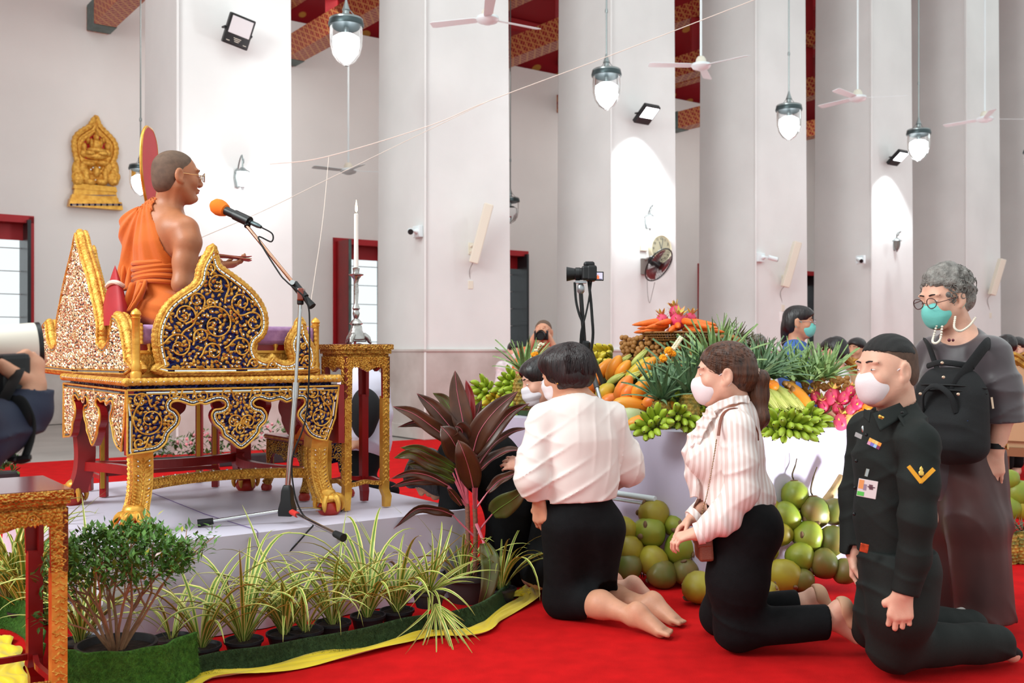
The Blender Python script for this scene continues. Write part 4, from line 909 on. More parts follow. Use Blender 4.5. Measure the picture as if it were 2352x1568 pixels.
def surfnet(d,lo,h):
 s=d<0;n=np.array(d.shape)-1
 c=np.zeros(n,dtype=np.int8)
 for i,j,k in _CO:c+=s[i:i+n[0],j:j+n[1],k:k+n[2]]
 I=np.argwhere((c>0)&(c<8));V=np.stack([d[I[:,0]+a,I[:,1]+b,I[:,2]+e]for a,b,e in _CO],1)
 pos=np.zeros((len(I),3));cnt=np.zeros(len(I))
 for a,b in _ED:
  va,vb=V[:,a],V[:,b];m=(va<0)!=(vb<0);t=np.where(m,va/np.where(m,va-vb,1),0)
  pos+=np.where(m[:,None],_CO[a]+t[:,None]*(_CO[b]-_CO[a]),0);cnt+=m
 P=(I+pos/cnt[:,None])*h+lo
 idx=np.full(n,-1,dtype=np.int64);idx[I[:,0],I[:,1],I[:,2]]=np.arange(len(I));Q=[]
 for ax_ in range(3):
  u,v=[(1,2),(2,0),(0,1)][ax_]
  A=np.take(s,range(0,d.shape[ax_]-1),ax_);B=np.take(s,range(1,d.shape[ax_]),ax_)
  E=np.argwhere(A!=B);ok=(E[:,u]>0)&(E[:,v]>0)&(E[:,u]<n[u])&(E[:,v]<n[v]);E=E[ok]
  if not len(E):continue
  fl=A[E[:,0],E[:,1],E[:,2]]
  def g(du,dv):
   e=E.copy();e[:,u]-=du;e[:,v]-=dv;return idx[e[:,0],e[:,1],e[:,2]]
  q=np.stack([g(1,1),g(0,1),g(0,0),g(1,0)],1);q[~fl]=q[~fl][:,::-1];Q.append(q)
 Q=np.concatenate(Q);Q=Q[(Q>=0).all(1)]
 return P,Q
def npmesh(name,P,Q,mats,smooth=180,relax=1):
 if relax:
  for _ in range(relax):
   acc=np.zeros_like(P);cn=np.zeros(len(P))
   for i in range(4):
    np.add.at(acc,Q[:,i],P[Q[:,(i+1)%4]]);np.add.at(cn,Q[:,i],1)
    np.add.at(acc,Q[:,(i+1)%4],P[Q[:,i]]);np.add.at(cn,Q[:,(i+1)%4],1)
   P=P*.5+acc/np.maximum(cn,1)[:,None]*.5
 me=bpy.data.meshes.new(name);me.vertices.add(len(P));me.vertices.foreach_set('co',P.astype(np.float32).ravel())
 me.loops.add(Q.size);me.loops.foreach_set('vertex_index',Q.astype(np.int32).ravel())
 me.polygons.add(len(Q));me.polygons.foreach_set('loop_start',np.arange(0,Q.size,4,dtype=np.int32))
 me.update(calc_edges=True);me.validate()
 for m in(mats if isinstance(mats,(list,tuple))else[mats]):me.materials.append(m)
 fin(me,smooth);return me
def vput(v,name,m,parent=None,relax=1,**kw):
 P,Q=v.run();return put(name,npmesh(name,P,Q,m,relax=relax),parent,**kw)
def waves(seed,n=5,lo=4.,hi=14.,aniso=(1,1,1)):
 R=np.random.default_rng(seed);W=R.normal(size=(n,3));W/=np.linalg.norm(W,axis=1)[:,None];W*=R.uniform(lo,hi,n)[:,None]*np.array(aniso);ph=R.uniform(0,6.28,n)
 return lambda P:np.sin(P@W.T+ph).sum(1)/n**.5
def folds(direction,freq,amp,seed=0,warp=1.2,sharp=2.,mask=None):
 """cloth folds whose ridges run across direction"""
 a=V3(Vector(direction).normalized());w=waves(seed,5,5,16);w2=waves(seed+1,4,4,11)
 def fn(P):
  t=np.sin(P@a*freq+warp*w(P)*1.5);r=(np.abs(t)**sharp)*np.sign(t)
  o=-amp*r*(.55+.45*w2(P))
  return o if mask is None else o*mask(P)
 return fn
def creases(direction,freq,amp,seed=0,warp=1.,width=3.,mask=None):
 """narrow raised wrinkles lying across direction, fading in and out along their length"""
 a=V3(Vector(direction).normalized());w=waves(seed,6,4,15);w2=waves(seed+1,5,5,16)
 def fn(P):
  t=np.abs(np.sin(P@a*freq*.5+warp*w(P)));o=-amp*(1-t)**width*np.clip(.35+.8*w2(P),0,1.3)
  return o if mask is None else o*mask(P)
 return fn
def band(axis,lo,hi,soft=.04):
 a=V3(Vector(axis));return lambda P:np.clip((P@a-lo)/soft,0,1)*np.clip((hi-P@a)/soft,0,1)
SKIN=mat('skin_warm',(206,148,118),.5,var=.10,vscale=22,sss=.12,bump=.08,bscale=220)
SKINP=mat('skin_fair',(226,172,148),.5,var=.10,vscale=22,sss=.12,bump=.08,bscale=220)
SKINM=mat('skin_tan',(176,112,76),.45,var=.12,vscale=18,sss=.1,bump=.08,bscale=220)
MASKW=mat('white_mask',(236,222,224),.8,var=.03,vscale=20,bump=.1,bscale=300)
MASKG=mat('green_mask',(120,206,196),.75,var=.05,vscale=20,bump=.1,bscale=300)
HAIRB=mat('hair_black',(24,20,22),.35,var=.5,vscale=60,rgb2=(44,36,36),bump=.6,bscale=60,stretch=(1,1,.12))
HAIRBR=mat('hair_brown',(98,58,38),.35,var=.5,vscale=70,rgb2=(52,32,24),bump=.7,bscale=90,stretch=(1,1,.1))
HAIRD=mat('hair_dark_brown',(46,30,30),.35,var=.5,vscale=70,rgb2=(26,18,20),bump=.7,bscale=90,stretch=(1,1,.1))
HAIRG=mat('hair_grey',(150,144,138),.5,var=.5,vscale=40,rgb2=(96,90,86),bump=.8,bscale=120)
BCLOTH=mat('black_cloth',(16,16,18),.8,var=.25,vscale=30,bump=.25,bscale=350,spec=.2)
GLS=mat('lens_glass',(240,244,250),.03,trans=1,ior=1.1)
EYEW=mat('eye_white',(230,224,218),.25);IRIS=mat('iris_dark',(30,18,14),.15);BROW=mat('eyebrow',(34,24,22),.7);LIP=mat('lips',(170,92,84),.4,sss=.1)
class Head:
 """c centre of a head hgt tall, looking along f, crown towards u"""
 def __init__(s,c,f,u=(0,0,1),hgt=.225):
  s.c=Vector(c);s.f=Vector(f).normalized();u=Vector(u);s.u=(u-s.f*u.dot(s.f)).normalized();s.r=s.f.cross(s.u);s.k=hgt/.225
  s.M=Matrix((s.r,s.f,s.u)).transposed()
 def p(s,x,y,z):return s.c+(s.r*x+s.f*y+s.u*z)*s.k
 def build(s,v,neck=None,rn=.052,ears=True,kk=.012,jaw=1.):
  k=s.k;E=lambda c,r,kk=kk,cut=False:v.ell(s.p(*c),[a*k for a in r],s.M,kk,cut)
  C=lambda a,b,ra,rb,kk=kk:v.cone(s.p(*a),s.p(*b),ra*k,rb*k,kk)
  E((0,-.014,.034),(.074,.093,.080),.02);E((0,.018,-.012),(.064*jaw,.070,.082),.03)
  C((0,.03,-.05),(0,.056,-.088),.046*jaw,.024,.03)
  for q in(-1,1):
   E((q*.036,.060,-.022),(.026,.022,.024),.02);C((q*.052*jaw,.0,-.045),(q*.02,.055,-.092),.024,.018,.025)
   E((q*.031,.0775,.031),(.024,.010,.007),.018);E((q*.033,.097,.009),(.016,.012,.009),.012,True);E((q*.032,.0745,.009),(.0150,.0132,.0118),.005)
   E((q*.011,.096,-.029),(.008,.009,.007),.006)
   if ears:E((q*.0805,-.008,-.004),(.0095,.020,.033),.006);E((q*.0900,-.001,-.001),(.0075,.011,.020),.004,True);E((q*.078,.004,-.031),(.0075,.010,.011),.006)
  C((0,.082,.016),(0,.101,-.022),.009,.0125,.012)
  E((0,.086,-.050),(.022,.011,.0055),.006);E((0,.083,-.061),(.019,.011,.006),.006);E((0,.078,-.088),(.018,.014,.014),.014)
  if neck is not None:v.cone(s.p(0,-.024,-.045),neck,rn*k,rn*1.08*k,.03)
  return s
 def eyes(s,par,closed=False,brow=BROW):
  for q in(-1,1):
   b=MB();b.ell(s.p(q*.032,.0768,.0075),[.0130*s.k,.0122*s.k,.0044*s.k],s.M,nu=12,nv=8);b.build('eye',EYEW if not closed else SKIN,par)
   b=MB();b.ell(s.p(q*.032,.0832,.0073),[.0052*s.k,.0062*s.k,.0043*s.k],s.M,nu=10,nv=6);b.build('iris',IRIS,par)
   b=MB();b.tube(curve_pts([s.p(q*.013,.0905,.031),s.p(q*.030,.0885,.0345),s.p(q*.053,.074,.0285)],8),[.0028*s.k]*8+[.0012*s.k],6);b.build('eyebrow',brow,par)
 def mask(s,par,m,puffy=False,loops=True,h=.004):
  v=Vox(h);k=s.k
  E=lambda c,r,kk=.012,cut=False:v.ell(s.p(*c),[a*k for a in r],s.M,kk,cut)
  E((0,.046,-.045),(.061,.062,.060),.02);E((0,.086,-.034),(.020,.030,.032)if puffy else(.020,.026,.030),.035);E((0,.070,-.076),(.032,.030,.028),.03)
  v.plane(s.p(0,.018,-.05),-s.f+s.u*.1);v.plane(s.p(0,.1,-.004),s.u+s.f*.25);v.plane(s.p(0,.06,-.108),-s.u+s.f*.1)
  for q in(-1,1):E((q*.075,.02,-.105),(.04,.05,.045),.01,True);E((q*.07,.03,.012),(.034,.06,.028),.01,True)
  if not puffy:v.disp(folds(s.u,150/k,.0016,3,.25))
  o=vput(v,'face_mask',m,par)
  if loops:
   for q in(-1,1):
    b=MB();b.tube(curve_pts([s.p(q*.052,.045,-.022),s.p(q*.074,.015,.004),s.p(q*.083,-.018,.014)],8),.0022*k,6);b.tube(curve_pts([s.p(q*.05,.04,-.078),s.p(q*.072,.005,-.05),s.p(q*.083,-.018,-.028)],8),.0022*k,6);b.build('ear_loop',m,o)
  return o
 def glasses(s,par,frame,lens=GLS,r=.022,y=.112):
  k=s.k;g=None;b=MB()
  for q in(-1,1):
   c=(q*.033,y,.006);b.tube([s.p(c[0]+r*math.cos(t),c[1]-.006*abs(math.cos(t)),.004+r*.85*math.sin(t))for t in[i*PI/12 for i in range(25)]],.0017*k,6)
   b.tube(curve_pts([s.p(q*(.033+r),y-.006,.004),s.p(q*.072,y-.03,.005),s.p(q*.079,.02,.006),s.p(q*.080,-.008,.006)],10),.0016*k,6)
  b.tube(curve_pts([s.p(-.011,y,.004),s.p(0,y+.003,.007),s.p(.011,y,.004)],5),.0016*k,6)
  g=b.build('glasses',frame,par)
  for q in(-1,1):
   b=MB();c=s.p(q*.033,y-.003,.004);n=18;vs=[c]+[s.p(q*.033+r*.96*math.cos(t*2*PI/n),y-.003,.004+r*.82*math.sin(t*2*PI/n))for t in range(n)]
   b.add(vs,[(0,1+i,1+(i+1)%n)for i in range(n)]);b.build('lens',lens,g)
  return g
 def hair(s,par,m,parts,cuts=(),h=.0045,amp=.003,freq=160,seed=1,axis=None,extra=None,relax=1,name='hair',planes=()):
  v=Vox(h);k=s.k
  for c,r in parts:v.ell(s.p(*c),[a*k for a in r],s.M,.03)
  if extra:extra(v)
  for c,r in cuts:v.ell(s.p(*c),[a*k for a in r],s.M,.01,True)
  for c,n in planes:v.plane(s.p(*c),s.M@Vector(n))
  a=axis if axis is not None else s.r
  v.disp(folds(a,freq,amp,seed,1.0,1.2));v.disp(folds(a,freq*2.3,amp*.5,seed+5,1.4,1.))
  return vput(v,name,m,par,relax)
def strands(hd,par,m,c,rad,pairs,n,seed,r=.0017,jit=.12,out=1.015):
 """loose locks lying on the hair: each runs over the ellipsoid c, rad between two random directions of a pair"""
 R=random.Random(seed);b=MB();k=hd.k
 for i in range(n):
  a,e=R.choice(pairs);a=Vector(a)+Vector([R.gauss(0,jit)for _ in range(3)]);e=Vector(e)+Vector([R.gauss(0,jit*.6)for _ in range(3)]);P=[]
  for j in range(9):
   d=a.lerp(e,j/8);L=d.length;d=d/max(L,.2);o=out*(1 if j else .98)
   P.append(hd.p(c[0]+d.x*rad[0]*o,c[1]+d.y*rad[1]*o,c[2]+d.z*rad[2]*o))
  b.tube(P,[r*k]*7+[r*k*.8,r*k*.15],4,cap=False)
 b.build('loose_locks',m,par,kind='stuff')
def hand(v,wrist,d,pn,s=1.,curl=(.4,.5,.5),thumb=1,spread=.1,thumb_curl=.3):
 """d: wrist to knuckles, pn: out of the palm, thumb: +1 / -1 side; curl per joint in radians"""
 d=Vector(d).normalized();pn=Vector(pn);pn=(pn-d*pn.dot(d)).normalized();sd=d.cross(pn)*thumb;w=Vector(wrist)
 v.cone(w,w+d*.03*s,.024*s,.026*s,.012,pn,.72)
 for i,(o,L,r)in enumerate(((.028,.074,.0088),(.0095,.082,.0092),(-.0095,.076,.0088),(-.027,.060,.0078))):
  k=w+d*(.085-.006*abs(i-1))*s+sd*o*s;v.cone(w+d*.022*s+sd*o*.55*s,k,.0155*s,.0125*s,.010,pn,.85)
  a=0.;p=k;sp=(1.5-i)*spread;dd0=(d+sd*sp).normalized()
  for j,f in enumerate((.46,.30,.24)):
   a+=curl[j];dd=dd0*math.cos(a)+pn*math.sin(a);q=p+dd*L*f*s;v.cone(p,q,r*s*(1-.07*j),r*s*(.94-.08*j),.0035);p=q
 b=w+d*.03*s+sd*.024*s+pn*.006*s;t1=(d*.62+sd*.7+pn*.3).normalized();t2=(d*.9+sd*(.35-thumb_curl)+pn*(.3+thumb_curl)).normalized()
 v.cone(w+d*.022*s+sd*.012*s,b+t1*.03*s,.016*s,.0125*s,.010);v.cone(b+t1*.03*s,b+t1*.03*s+t2*.03*s,.011*s,.0098*s,.004);v.cone(b+t1*.03*s+t2*.03*s,b+t1*.03*s+t2*.055*s,.0095*s,.008*s,.004)
def foot(v,ankle,heel,ball,sole,s=1.,toes=True,big=1):
 """heel back point, ball of the foot, sole: outward normal of the sole"""
 a,h,b=Vector(ankle),Vector(heel),Vector(ball);d=(b-h).normalized();n=Vector(sole);n=(n-d*n.dot(d)).normalized();sd=d.cross(n)*big
 v.cone(a,h-n*.0-d*.0+n*-.012,.034*s,.028*s,.03);v.ell(h-n*.014*s,(.032*s,)*3,None,.02)
 v.cone(h-n*.016*s+d*.03*s,b-n*.012*s+sd*.018*s,.026*s,.020*s,.03);v.cone(h-n*.016*s+d*.03*s-sd*.006*s,b-n*.012*s-sd*.022*s,.024*s,.016*s,.03);v.cone(a+d*.02*s,b-n*.022*s,.030*s,.018*s,.03)
 if toes:
  for i,(o,r,L)in enumerate(((.030,.0125,.030),(.010,.0095,.028),(-.006,.009,.025),(-.021,.0085,.021),(-.034,.008,.016))):
   dt=Vector((d.x,d.y,max(d.z,-.12))).normalized();p=b+sd*o*s-n*.010*s;p.z=max(p.z,.016);v.cone(p,p+dt*(L+.014)*s,r*s,r*.9*s,.004)
   # ---------------------------------------------------------------- people
A=at
def person(label,loc):return thing('person',label,'person',(loc[0],loc[1],0))
ORANGE=mat('saffron_cloth',(206,98,14),.8,var=.12,vscale=8,bump=.15,bscale=300,sheen=.2)
# ---- the monk on the throne
def monk():
 Y=4.8;root=thing('person','shaven monk in saffron robe and glasses reading from leaves on the throne','person',thr(.34,.56,1.27))
 fw=Vector((.75,.66,0));rt=Vector((.66,-.75,0))
 hd=Head(A(407,407,Y-.02),(.86,.5,-.02),(.08,.06,1),.238)
 v=Vox(.0045)
 v.cone(A(374,700,Y+.02),A(366,640,Y),.135,.112,.04,fw,.72).cone(A(366,640,Y),A(374,560,Y),.112,.14,.05,fw,.7).cone(A(374,560,Y),A(376,515,Y),.14,.115,.05,fw,.72)
 v.cone(A(376,512,Y),A(424,528,Y-.12),.078,.058,.05).cone(A(376,512,Y),A(322,528,Y+.12),.078,.056,.05).ell(A(412,552,Y-.10),(.06,.05,.07),None,.03)
 v.ell(A(400,528,Y-.10),.062,None,.04)
 hd.build(v,A(386,482,Y),.054)
 for s in(-1,1):v.cone(hd.p(s*.05,-.01,-.04),A(395+s*4,486,Y-.05*s),.014,.012,.02)
 v.cone(A(424,530,Y-.12),A(432,556,Y-.14),.059,.058,.03).cone(A(432,556,Y-.14),A(424,600,Y-.15),.055,.049,.03).cone(A(424,600,Y-.15),A(418,652,Y-.17),.050,.043,.03).cone(A(418,652,Y-.17),A(455,640,Y-.08),.043,.042,.02).cone(A(455,640,Y-.08),A(500,612,Y-.02),.04,.027,.02)
 hand(v,A(502,610,Y-.01),(.75,.5,.12),(-.1,.2,1),.95,(.35,.4,.3),-1)
 v.cone(A(430,628,Y+.2),A(446,606,Y+.16),.032,.026,.01);hand(v,A(446,606,Y+.16),(.8,.2,.35),(.3,-.5,-.6),.9,(.4,.5,.4),1)
 body=vput(v,'body',SKINM,root)
 hd.hair(root,mat('shaved_hair',(104,80,64),.7,var=.25,vscale=40,bump=.3,bscale=500),[((0,-.015,.035),(.0755,.0945,.0815)),((0,-.03,-.012),(.0715,.075,.06)),((0,-.042,-.042),(.052,.055,.04))],[((0,.118,-.02),(.11,.105,.125)),((0,.03,-.115),(.10,.12,.055)),((.085,.012,-.03),(.03,.038,.045)),((-.085,.012,-.03),(.03,.038,.045))],amp=.0004)
 hd.eyes(root);hd.glasses(root,mat('gold_frame',(190,160,110),.25,.9),mat('bright_lens',(235,240,250),.05,trans=.6,ior=1.2))
 b=MB();b.ell(hd.p(0,.094,-.0515),(.017,.0045,.004),hd.M);b.ell(hd.p(0,.091,-.0605),(.015,.0045,.0045),hd.M);b.build('lips',LIP,root)
 r=Vox(.0055)
 r.cone(A(374,705,Y+.02),A(366,640,Y),.152,.122,.04,fw,.74).cone(A(366,640,Y),A(374,560,Y),.122,.150,.05,fw,.74).cone(A(374,560,Y),A(370,515,Y),.150,.124,.05,fw,.78)
 r.cone(A(376,504,Y+.02),A(322,522,Y+.12),.084,.078,.06)
 r.plane(A(367,478,Y),(.93,-.25,.36),ball=(A(410,500,Y-.02),.125));r.plane(A(396,556,Y),(.93,-.25,.36),ball=(A(425,545,Y-.06),.12))
 r.cone(A(322,526,Y+.12),A(312,630,Y+.14),.080,.076,.07).cone(A(308,630,Y+.14),A(420,640,Y+.22),.066,.05,.03)
 r.ell(A(385,716,Y+.04),(.17,.20,.075),None,.06).cone(A(395,718,Y-.1),A(540,722,Y+.05),.085,.07,.05).cone(A(390,716,Y+.2),A(520,716,Y+.3),.085,.07,.05)
 r.plane((0,0,1.268),(0,0,-1))
 # folds fan out from the covered shoulder
 o=V3(A(340,470,Y));w=waves(5,5,4,12)
 def fan(P):
  a=np.arctan2(P[:,0]-o[0],o[2]-P[:,2]+.05);t=np.sin(a*24+w(P)*1.1);m=np.clip((P[:,2]-1.50)/.06,0,1)
  return-.0055*np.abs(t)**1.5*np.sign(t)*m
 r.disp(fan);r.disp(folds((.3,.1,1),95,.005,8,.5,1.5,lambda P:np.clip((1.47-P[:,2])/.05,0,1)))
 ro=vput(r,'robe',ORANGE,root)
 b=MB()
 for k,(y,rr)in enumerate(((607,.012),(618,.014),(630,.013),(641,.014),(652,.011))):
  c=A(366+k*.6,y,Y);b.tube([c+rt*(.139*math.cos(t))+fw*(.111*math.sin(t))+ZZ*(.005*math.sin(t*2+k)+.006*math.cos(t))for t in[i*PI/24 for i in range(49)]],rr,8,flat=1.0)
 b.build('sash',ORANGE,root)
 b=MB()
 def flap(P0,P1,P2,w0,w1,sd):
  b.grid(lambda u,t:(Vector(P0)*(1-t)**2+Vector(P1)*2*t*(1-t)+Vector(P2)*t*t)+Vector(sd)*((u-.5)*(w0+(w1-w0)*t))+Vector((0,-.012*math.sin(u*9+t*3),0)),14,12)
 flap(A(312,648,Y-.10),A(306,690,Y-.16),A(300,735,Y-.12),.05,.12,(.9,.1,.25));flap(A(330,648,Y-.12),A(322,680,Y-.18),A(296,716,Y-.17),.04,.07,(.7,.1,.5));flap(A(300,590,Y+.10),A(288,640,Y+.06),A(292,668,Y),.04,.06,(1,0,0))
 f=b.build('robe_tail',ORANGE,root,smooth=180);f.modifiers.new('thick','SOLIDIFY').thickness=.006
 # palm-leaf book
 bk=thing('prayer_leaves','folded reddish prayer leaves held by the monk','book',A(540,591,Y+.03));PAP=mat('prayer_paper',(206,150,112),.7);CR=mat('crimson_edge',(168,50,44),.5)
 for i in range(3):
  b=MB();c=A(538,595-i*3.2,Y+.03);d=Vector((.86,.42,-.05+.03*i)).normalized();sd=Vector((-.45,.88,0))
  b.grid(lambda u,t:c+d*((t-.5)*.15)+sd*((u-.5)*.07)+ZZ*(.004*math.sin(t*4+i)),4,8);o2=b.build('leaf_page',CR if i!=1 else PAP,bk,smooth=0);o2.modifiers.new('thick','SOLIDIFY').thickness=.003
monk()
# ---- the woman in the white blouse, kneeling with her back to us
WHITEB=mat('white_satin',(238,226,220),.5,var=.03,vscale=6,sheen=.25)
def blouse_woman():
 Y=4.42;root=person('woman in white blouse and black skirt kneeling barefoot, seen from behind',A(1335,1400,Y));fw=Vector((-.35,.94,0));rt=Vector((.94,.35,0))
 hd=Head(A(1298,858,Y+.02),(-.84,.48,-.22),(-.12,.0,1),.236)
 v=Vox(.005)
 v.cone(A(1335,1185,Y),A(1333,1120,Y),.14,.12,.04,fw,.72).cone(A(1333,1120,Y),A(1330,1010,Y),.12,.135,.05,fw,.7).cone(A(1330,1010,Y),A(1326,945,Y),.135,.10,.05,fw,.7)
 v.cone(A(1326,940,Y),A(1250,958,Y-.03),.07,.055,.04).cone(A(1326,940,Y),A(1402,955,Y+.06),.07,.055,.04)
 hd.build(v,A(1322,925,Y),.054)
 v.chain([A(1250,958,Y-.03),A(1224,1085,Y-.09),A(1238,1152,Y-.06)],[.05,.042,.028])
 hand(v,A(1238,1148,Y-.06),(.08,.02,-1),(.62,.72,.15),1.08,(.5,.6,.4),-1,.08)
 v.chain([A(1402,955,Y+.06),A(1442,1072,Y+.08),A(1398,1098,Y+.30)],[.05,.042,.028]);hand(v,A(1396,1098,Y+.31),(-.6,.75,.1),(-.5,-.3,-.6),.95,(.4,.5,.5),-1)
 for hip,kn,cf,an,he,ba,so in((A(1308,1200,Y-.03),A(1305,1384,Y+.02),A(1380,1388,Y-.12),A(1452,1414,Y-.22),A(1466,1394,Y-.235),A(1522,1442,Y-.30),(.5,-.35,.8)),(A(1365,1200,Y+.06),A(1352,1372,Y+.20),A(1412,1372,Y+.1),A(1482,1388,Y-.02),A(1502,1369,Y-.03),A(1553,1418,Y-.12),(.55,-.4,.7))):
  v.cone(hip,kn,.09,.062,.03);v.chain([kn,cf,an],[.058,.056,.032],.03)
  foot(v,an,he,ba,so,1.0,True,1)
 vput(v,'body',SKIN,root)
 b=Vox(.005)
 b.cone(A(1333,1135,Y),A(1332,1095,Y),.160,.158,.03,fw,.78).cone(A(1332,1095,Y),A(1330,1010,Y),.156,.156,.05,fw,.76).cone(A(1330,1010,Y),A(1326,950,Y),.156,.118,.05,fw,.75)
 b.cone(A(1326,946,Y),A(1250,962,Y-.03),.075,.064,.05).cone(A(1326,946,Y),A(1402,958,Y+.06),.075,.062,.05)
 b.chain([A(1249,962,Y-.03),A(1222,1060,Y-.08),A(1220,1100,Y-.1),A(1233,1146,Y-.07)],[.062,.062,.066,.042],.03)
 b.chain([A(1404,958,Y+.06),A(1440,1050,Y+.08),A(1442,1078,Y+.09),A(1400,1102,Y+.28)],[.060,.060,.064,.046],.03)
 b.ell(A(1322,903,Y+.03),(.115,.09,.045),None,.01,True)
 b.plane(A(1234,1148,Y-.07),(.12,0,-1),ball=(A(1236,1170,Y-.06),.07))
 b.plane(A(1335,1147,Y),(0.0,0,-1),ball=(A(1335,1180,Y),.19))
 b.disp(folds((1,0,-.25),34,.0035,12,.55,1.3));b.disp(creases((.5,0,1),62,.008,11,1.1,3,lambda P:np.clip((1.0-P[:,2])/.15,.1,1)));b.disp(creases((-.6,0,1),70,.007,17,1.2,3.5));b.disp(creases((1,.2,-.2),75,.006,14,.8,3));b.disp(folds((1,.3,.0),95,.005,13,.5,1.2,lambda P:np.clip((.60-P[:,2])/.05,0,1)))
 b.plane(A(1335,1146,Y),(0.05,0,-1),ball=(A(1335,1180,Y),.19))
 vput(b,'blouse',WHITEB,root)
 s=Vox(.006)
 s.cone(A(1335,1146,Y),A(1335,1200,Y),.132,.155,.04,fw,.78)
 for hip,kn,cf in((A(1306,1205,Y-.02),A(1296,1374,Y+.03),A(1352,1382,Y-.06)),(A(1362,1205,Y+.05),A(1346,1366,Y+.2),A(1384,1366,Y+.1))):
  s.cone(hip,kn,.118,.088,.06);s.cone(kn,cf,.085,.074,.05)
 s.cone(A(1380,1220,Y),A(1372,1330,Y+.03),.10,.085,.06)
 s.plane(A(1330,1142,Y),(0,0,1));s.plane(A(1366,1370,Y-.05),(.92,-.15,-.35),ball=(A(1400,1400,Y-.05),.12));s.plane((0,0,.004),(0,0,-1))
 s.disp(folds((1,.2,.1),42,.004,21,.8,1.5))
 vput(s,'skirt',BCLOTH,root)
 hd.hair(root,HAIRD,[((0,-.022,.038),(.090,.110,.088)),((0,-.052,-.018),(.084,.074,.066)),((0,.03,.058),(.078,.075,.058)),((.062,.0,-.012),(.026,.05,.05)),((-.062,.0,-.012),(.026,.05,.05))],[((0,.122,-.058),(.078,.085,.115)),((0,-.03,-.112),(.12,.13,.042)),((.09,.045,-.05),(.03,.04,.05)),((-.09,.045,-.05),(.03,.04,.05))],amp=.0022,freq=130,seed=3)
 strands(hd,root,HAIRD,(0,-.03,.02),(.092,.108,.104),[((.1*q,-.3,1),(math.cos(t)*1.0,math.sin(t),-.62))for q in(-1,1)for t in[PI+.2+i*.35 for i in range(8)]]+[((0,0,1),(q*1.0,.25,-.35))for q in(-1,1)],260,4)
 hd.mask(root,MASKW);hd.eyes(root)
 b=MB();n=30
 for i in range(n):
  t=PI*.95+i/n*PI*1.05;b.ell(A(1322,918,Y+.0)+Vector((.074*math.cos(t),.06*math.sin(t),.012*math.cos(t*1)-.003)),.0034,nu=6,nv=4)
 b.build('necklace',mat('silver_beads',(150,140,132),.3,.8),root)
 b=MB();b.ell(hd.p(-.086,.0,-.034),.0042);b.build('earring',mat('gold_stud',(214,160,70),.25,.9),root)
 b=MB();b.ell(A(1219,1128,Y-.13),(.010,.004,.014));b.build('cuff_slit',BCLOTH,root)
blouse_woman()
# ---- the masked woman in black beyond her, and the woman bowing down in black
def masked_woman():
 Y=4.88;root=person('masked dark-haired woman in black kneeling just beyond the woman in white blouse',A(1290,1350,Y));fw=Vector((-.95,.3,0))
 hd=Head(A(1246,874,Y),(-.93,-.2,-.30),(-.12,.0,1),.225);v=Vox(.006)
 v.cone(A(1300,1180,Y),A(1290,1000,Y),.12,.12,.05,fw,.75).cone(A(1290,1000,Y),A(1282,960,Y),.12,.08,.04);hd.build(v,A(1276,940,Y),.05)
 v.chain([A(1262,975,Y-.12),A(1244,1080,Y-.2),A(1206,1066,Y-.16)],[.05,.04,.027]);hand(v,A(1208,1066,Y-.16),(-1,.1,.1),(.0,.8,-.3),.9,(.5,.6,.5),1)
 for kn,an,he,ba in((A(1240,1322,Y-.05),A(1440,1352,Y-.14),A(1457,1332,Y-.15),A(1502,1372,Y-.18)),(A(1225,1318,Y+.12),A(1395,1340,Y+.02),A(1412,1322,Y),A(1450,1362,Y))):
  v.cone(A(1300,1200,Y),kn,.09,.06,.03);v.cone(kn,an,.055,.033,.03);foot(v,an,he,ba,(.6,-.2,.75),.95)
 vput(v,'body',SKINP,root)
 d=Vox(.008)
 d.cone(A(1300,1190,Y),A(1290,1000,Y),.15,.14,.05,fw,.8).cone(A(1290,1000,Y),A(1282,962,Y),.135,.09,.04).chain([A(1264,975,Y-.12),A(1246,1078,Y-.2),A(1222,1070,Y-.17)],[.065,.058,.045],.03).chain([A(1300,985,Y+.12),A(1290,1090,Y+.2),A(1250,1080,Y+.2)],[.065,.058,.045],.03)
 for kn,c in((A(1243,1312,Y-.05),A(1320,1330,Y-.1)),(A(1228,1308,Y+.12),A(1310,1330,Y+.06))):d.cone(A(1300,1205,Y),kn,.14,.085,.06).cone(kn,c,.085,.085,.05)
 d.plane(A(1240,1335,Y),(-.3,0,-1),ball=(A(1235,1350,Y),.13));d.disp(folds((1,0,.3),40,.006,31,.8,1.5));vput(d,'black_dress',BCLOTH,root)
 hd.hair(root,HAIRB,[((0,-.02,.036),(.083,.103,.087)),((0,-.06,-.04),(.07,.06,.10)),((0,.03,.055),(.072,.07,.056))],[((0,.118,-.045),(.076,.085,.115))],amp=.0016,seed=6)
 hd.mask(root,mat('grey_white_mask',(226,220,226),.8));hd.eyes(root)
 b=MB();b.box(A(1190,1062,Y-.18),(.03,.02,.05),rot3((20,0,10)));tag(b.build('paper_tissue',mat('pink_tissue',(228,190,186),.9),smooth=0,bevel=.004),'crumpled pink tissue held by the masked woman in black','tissue')
masked_woman()
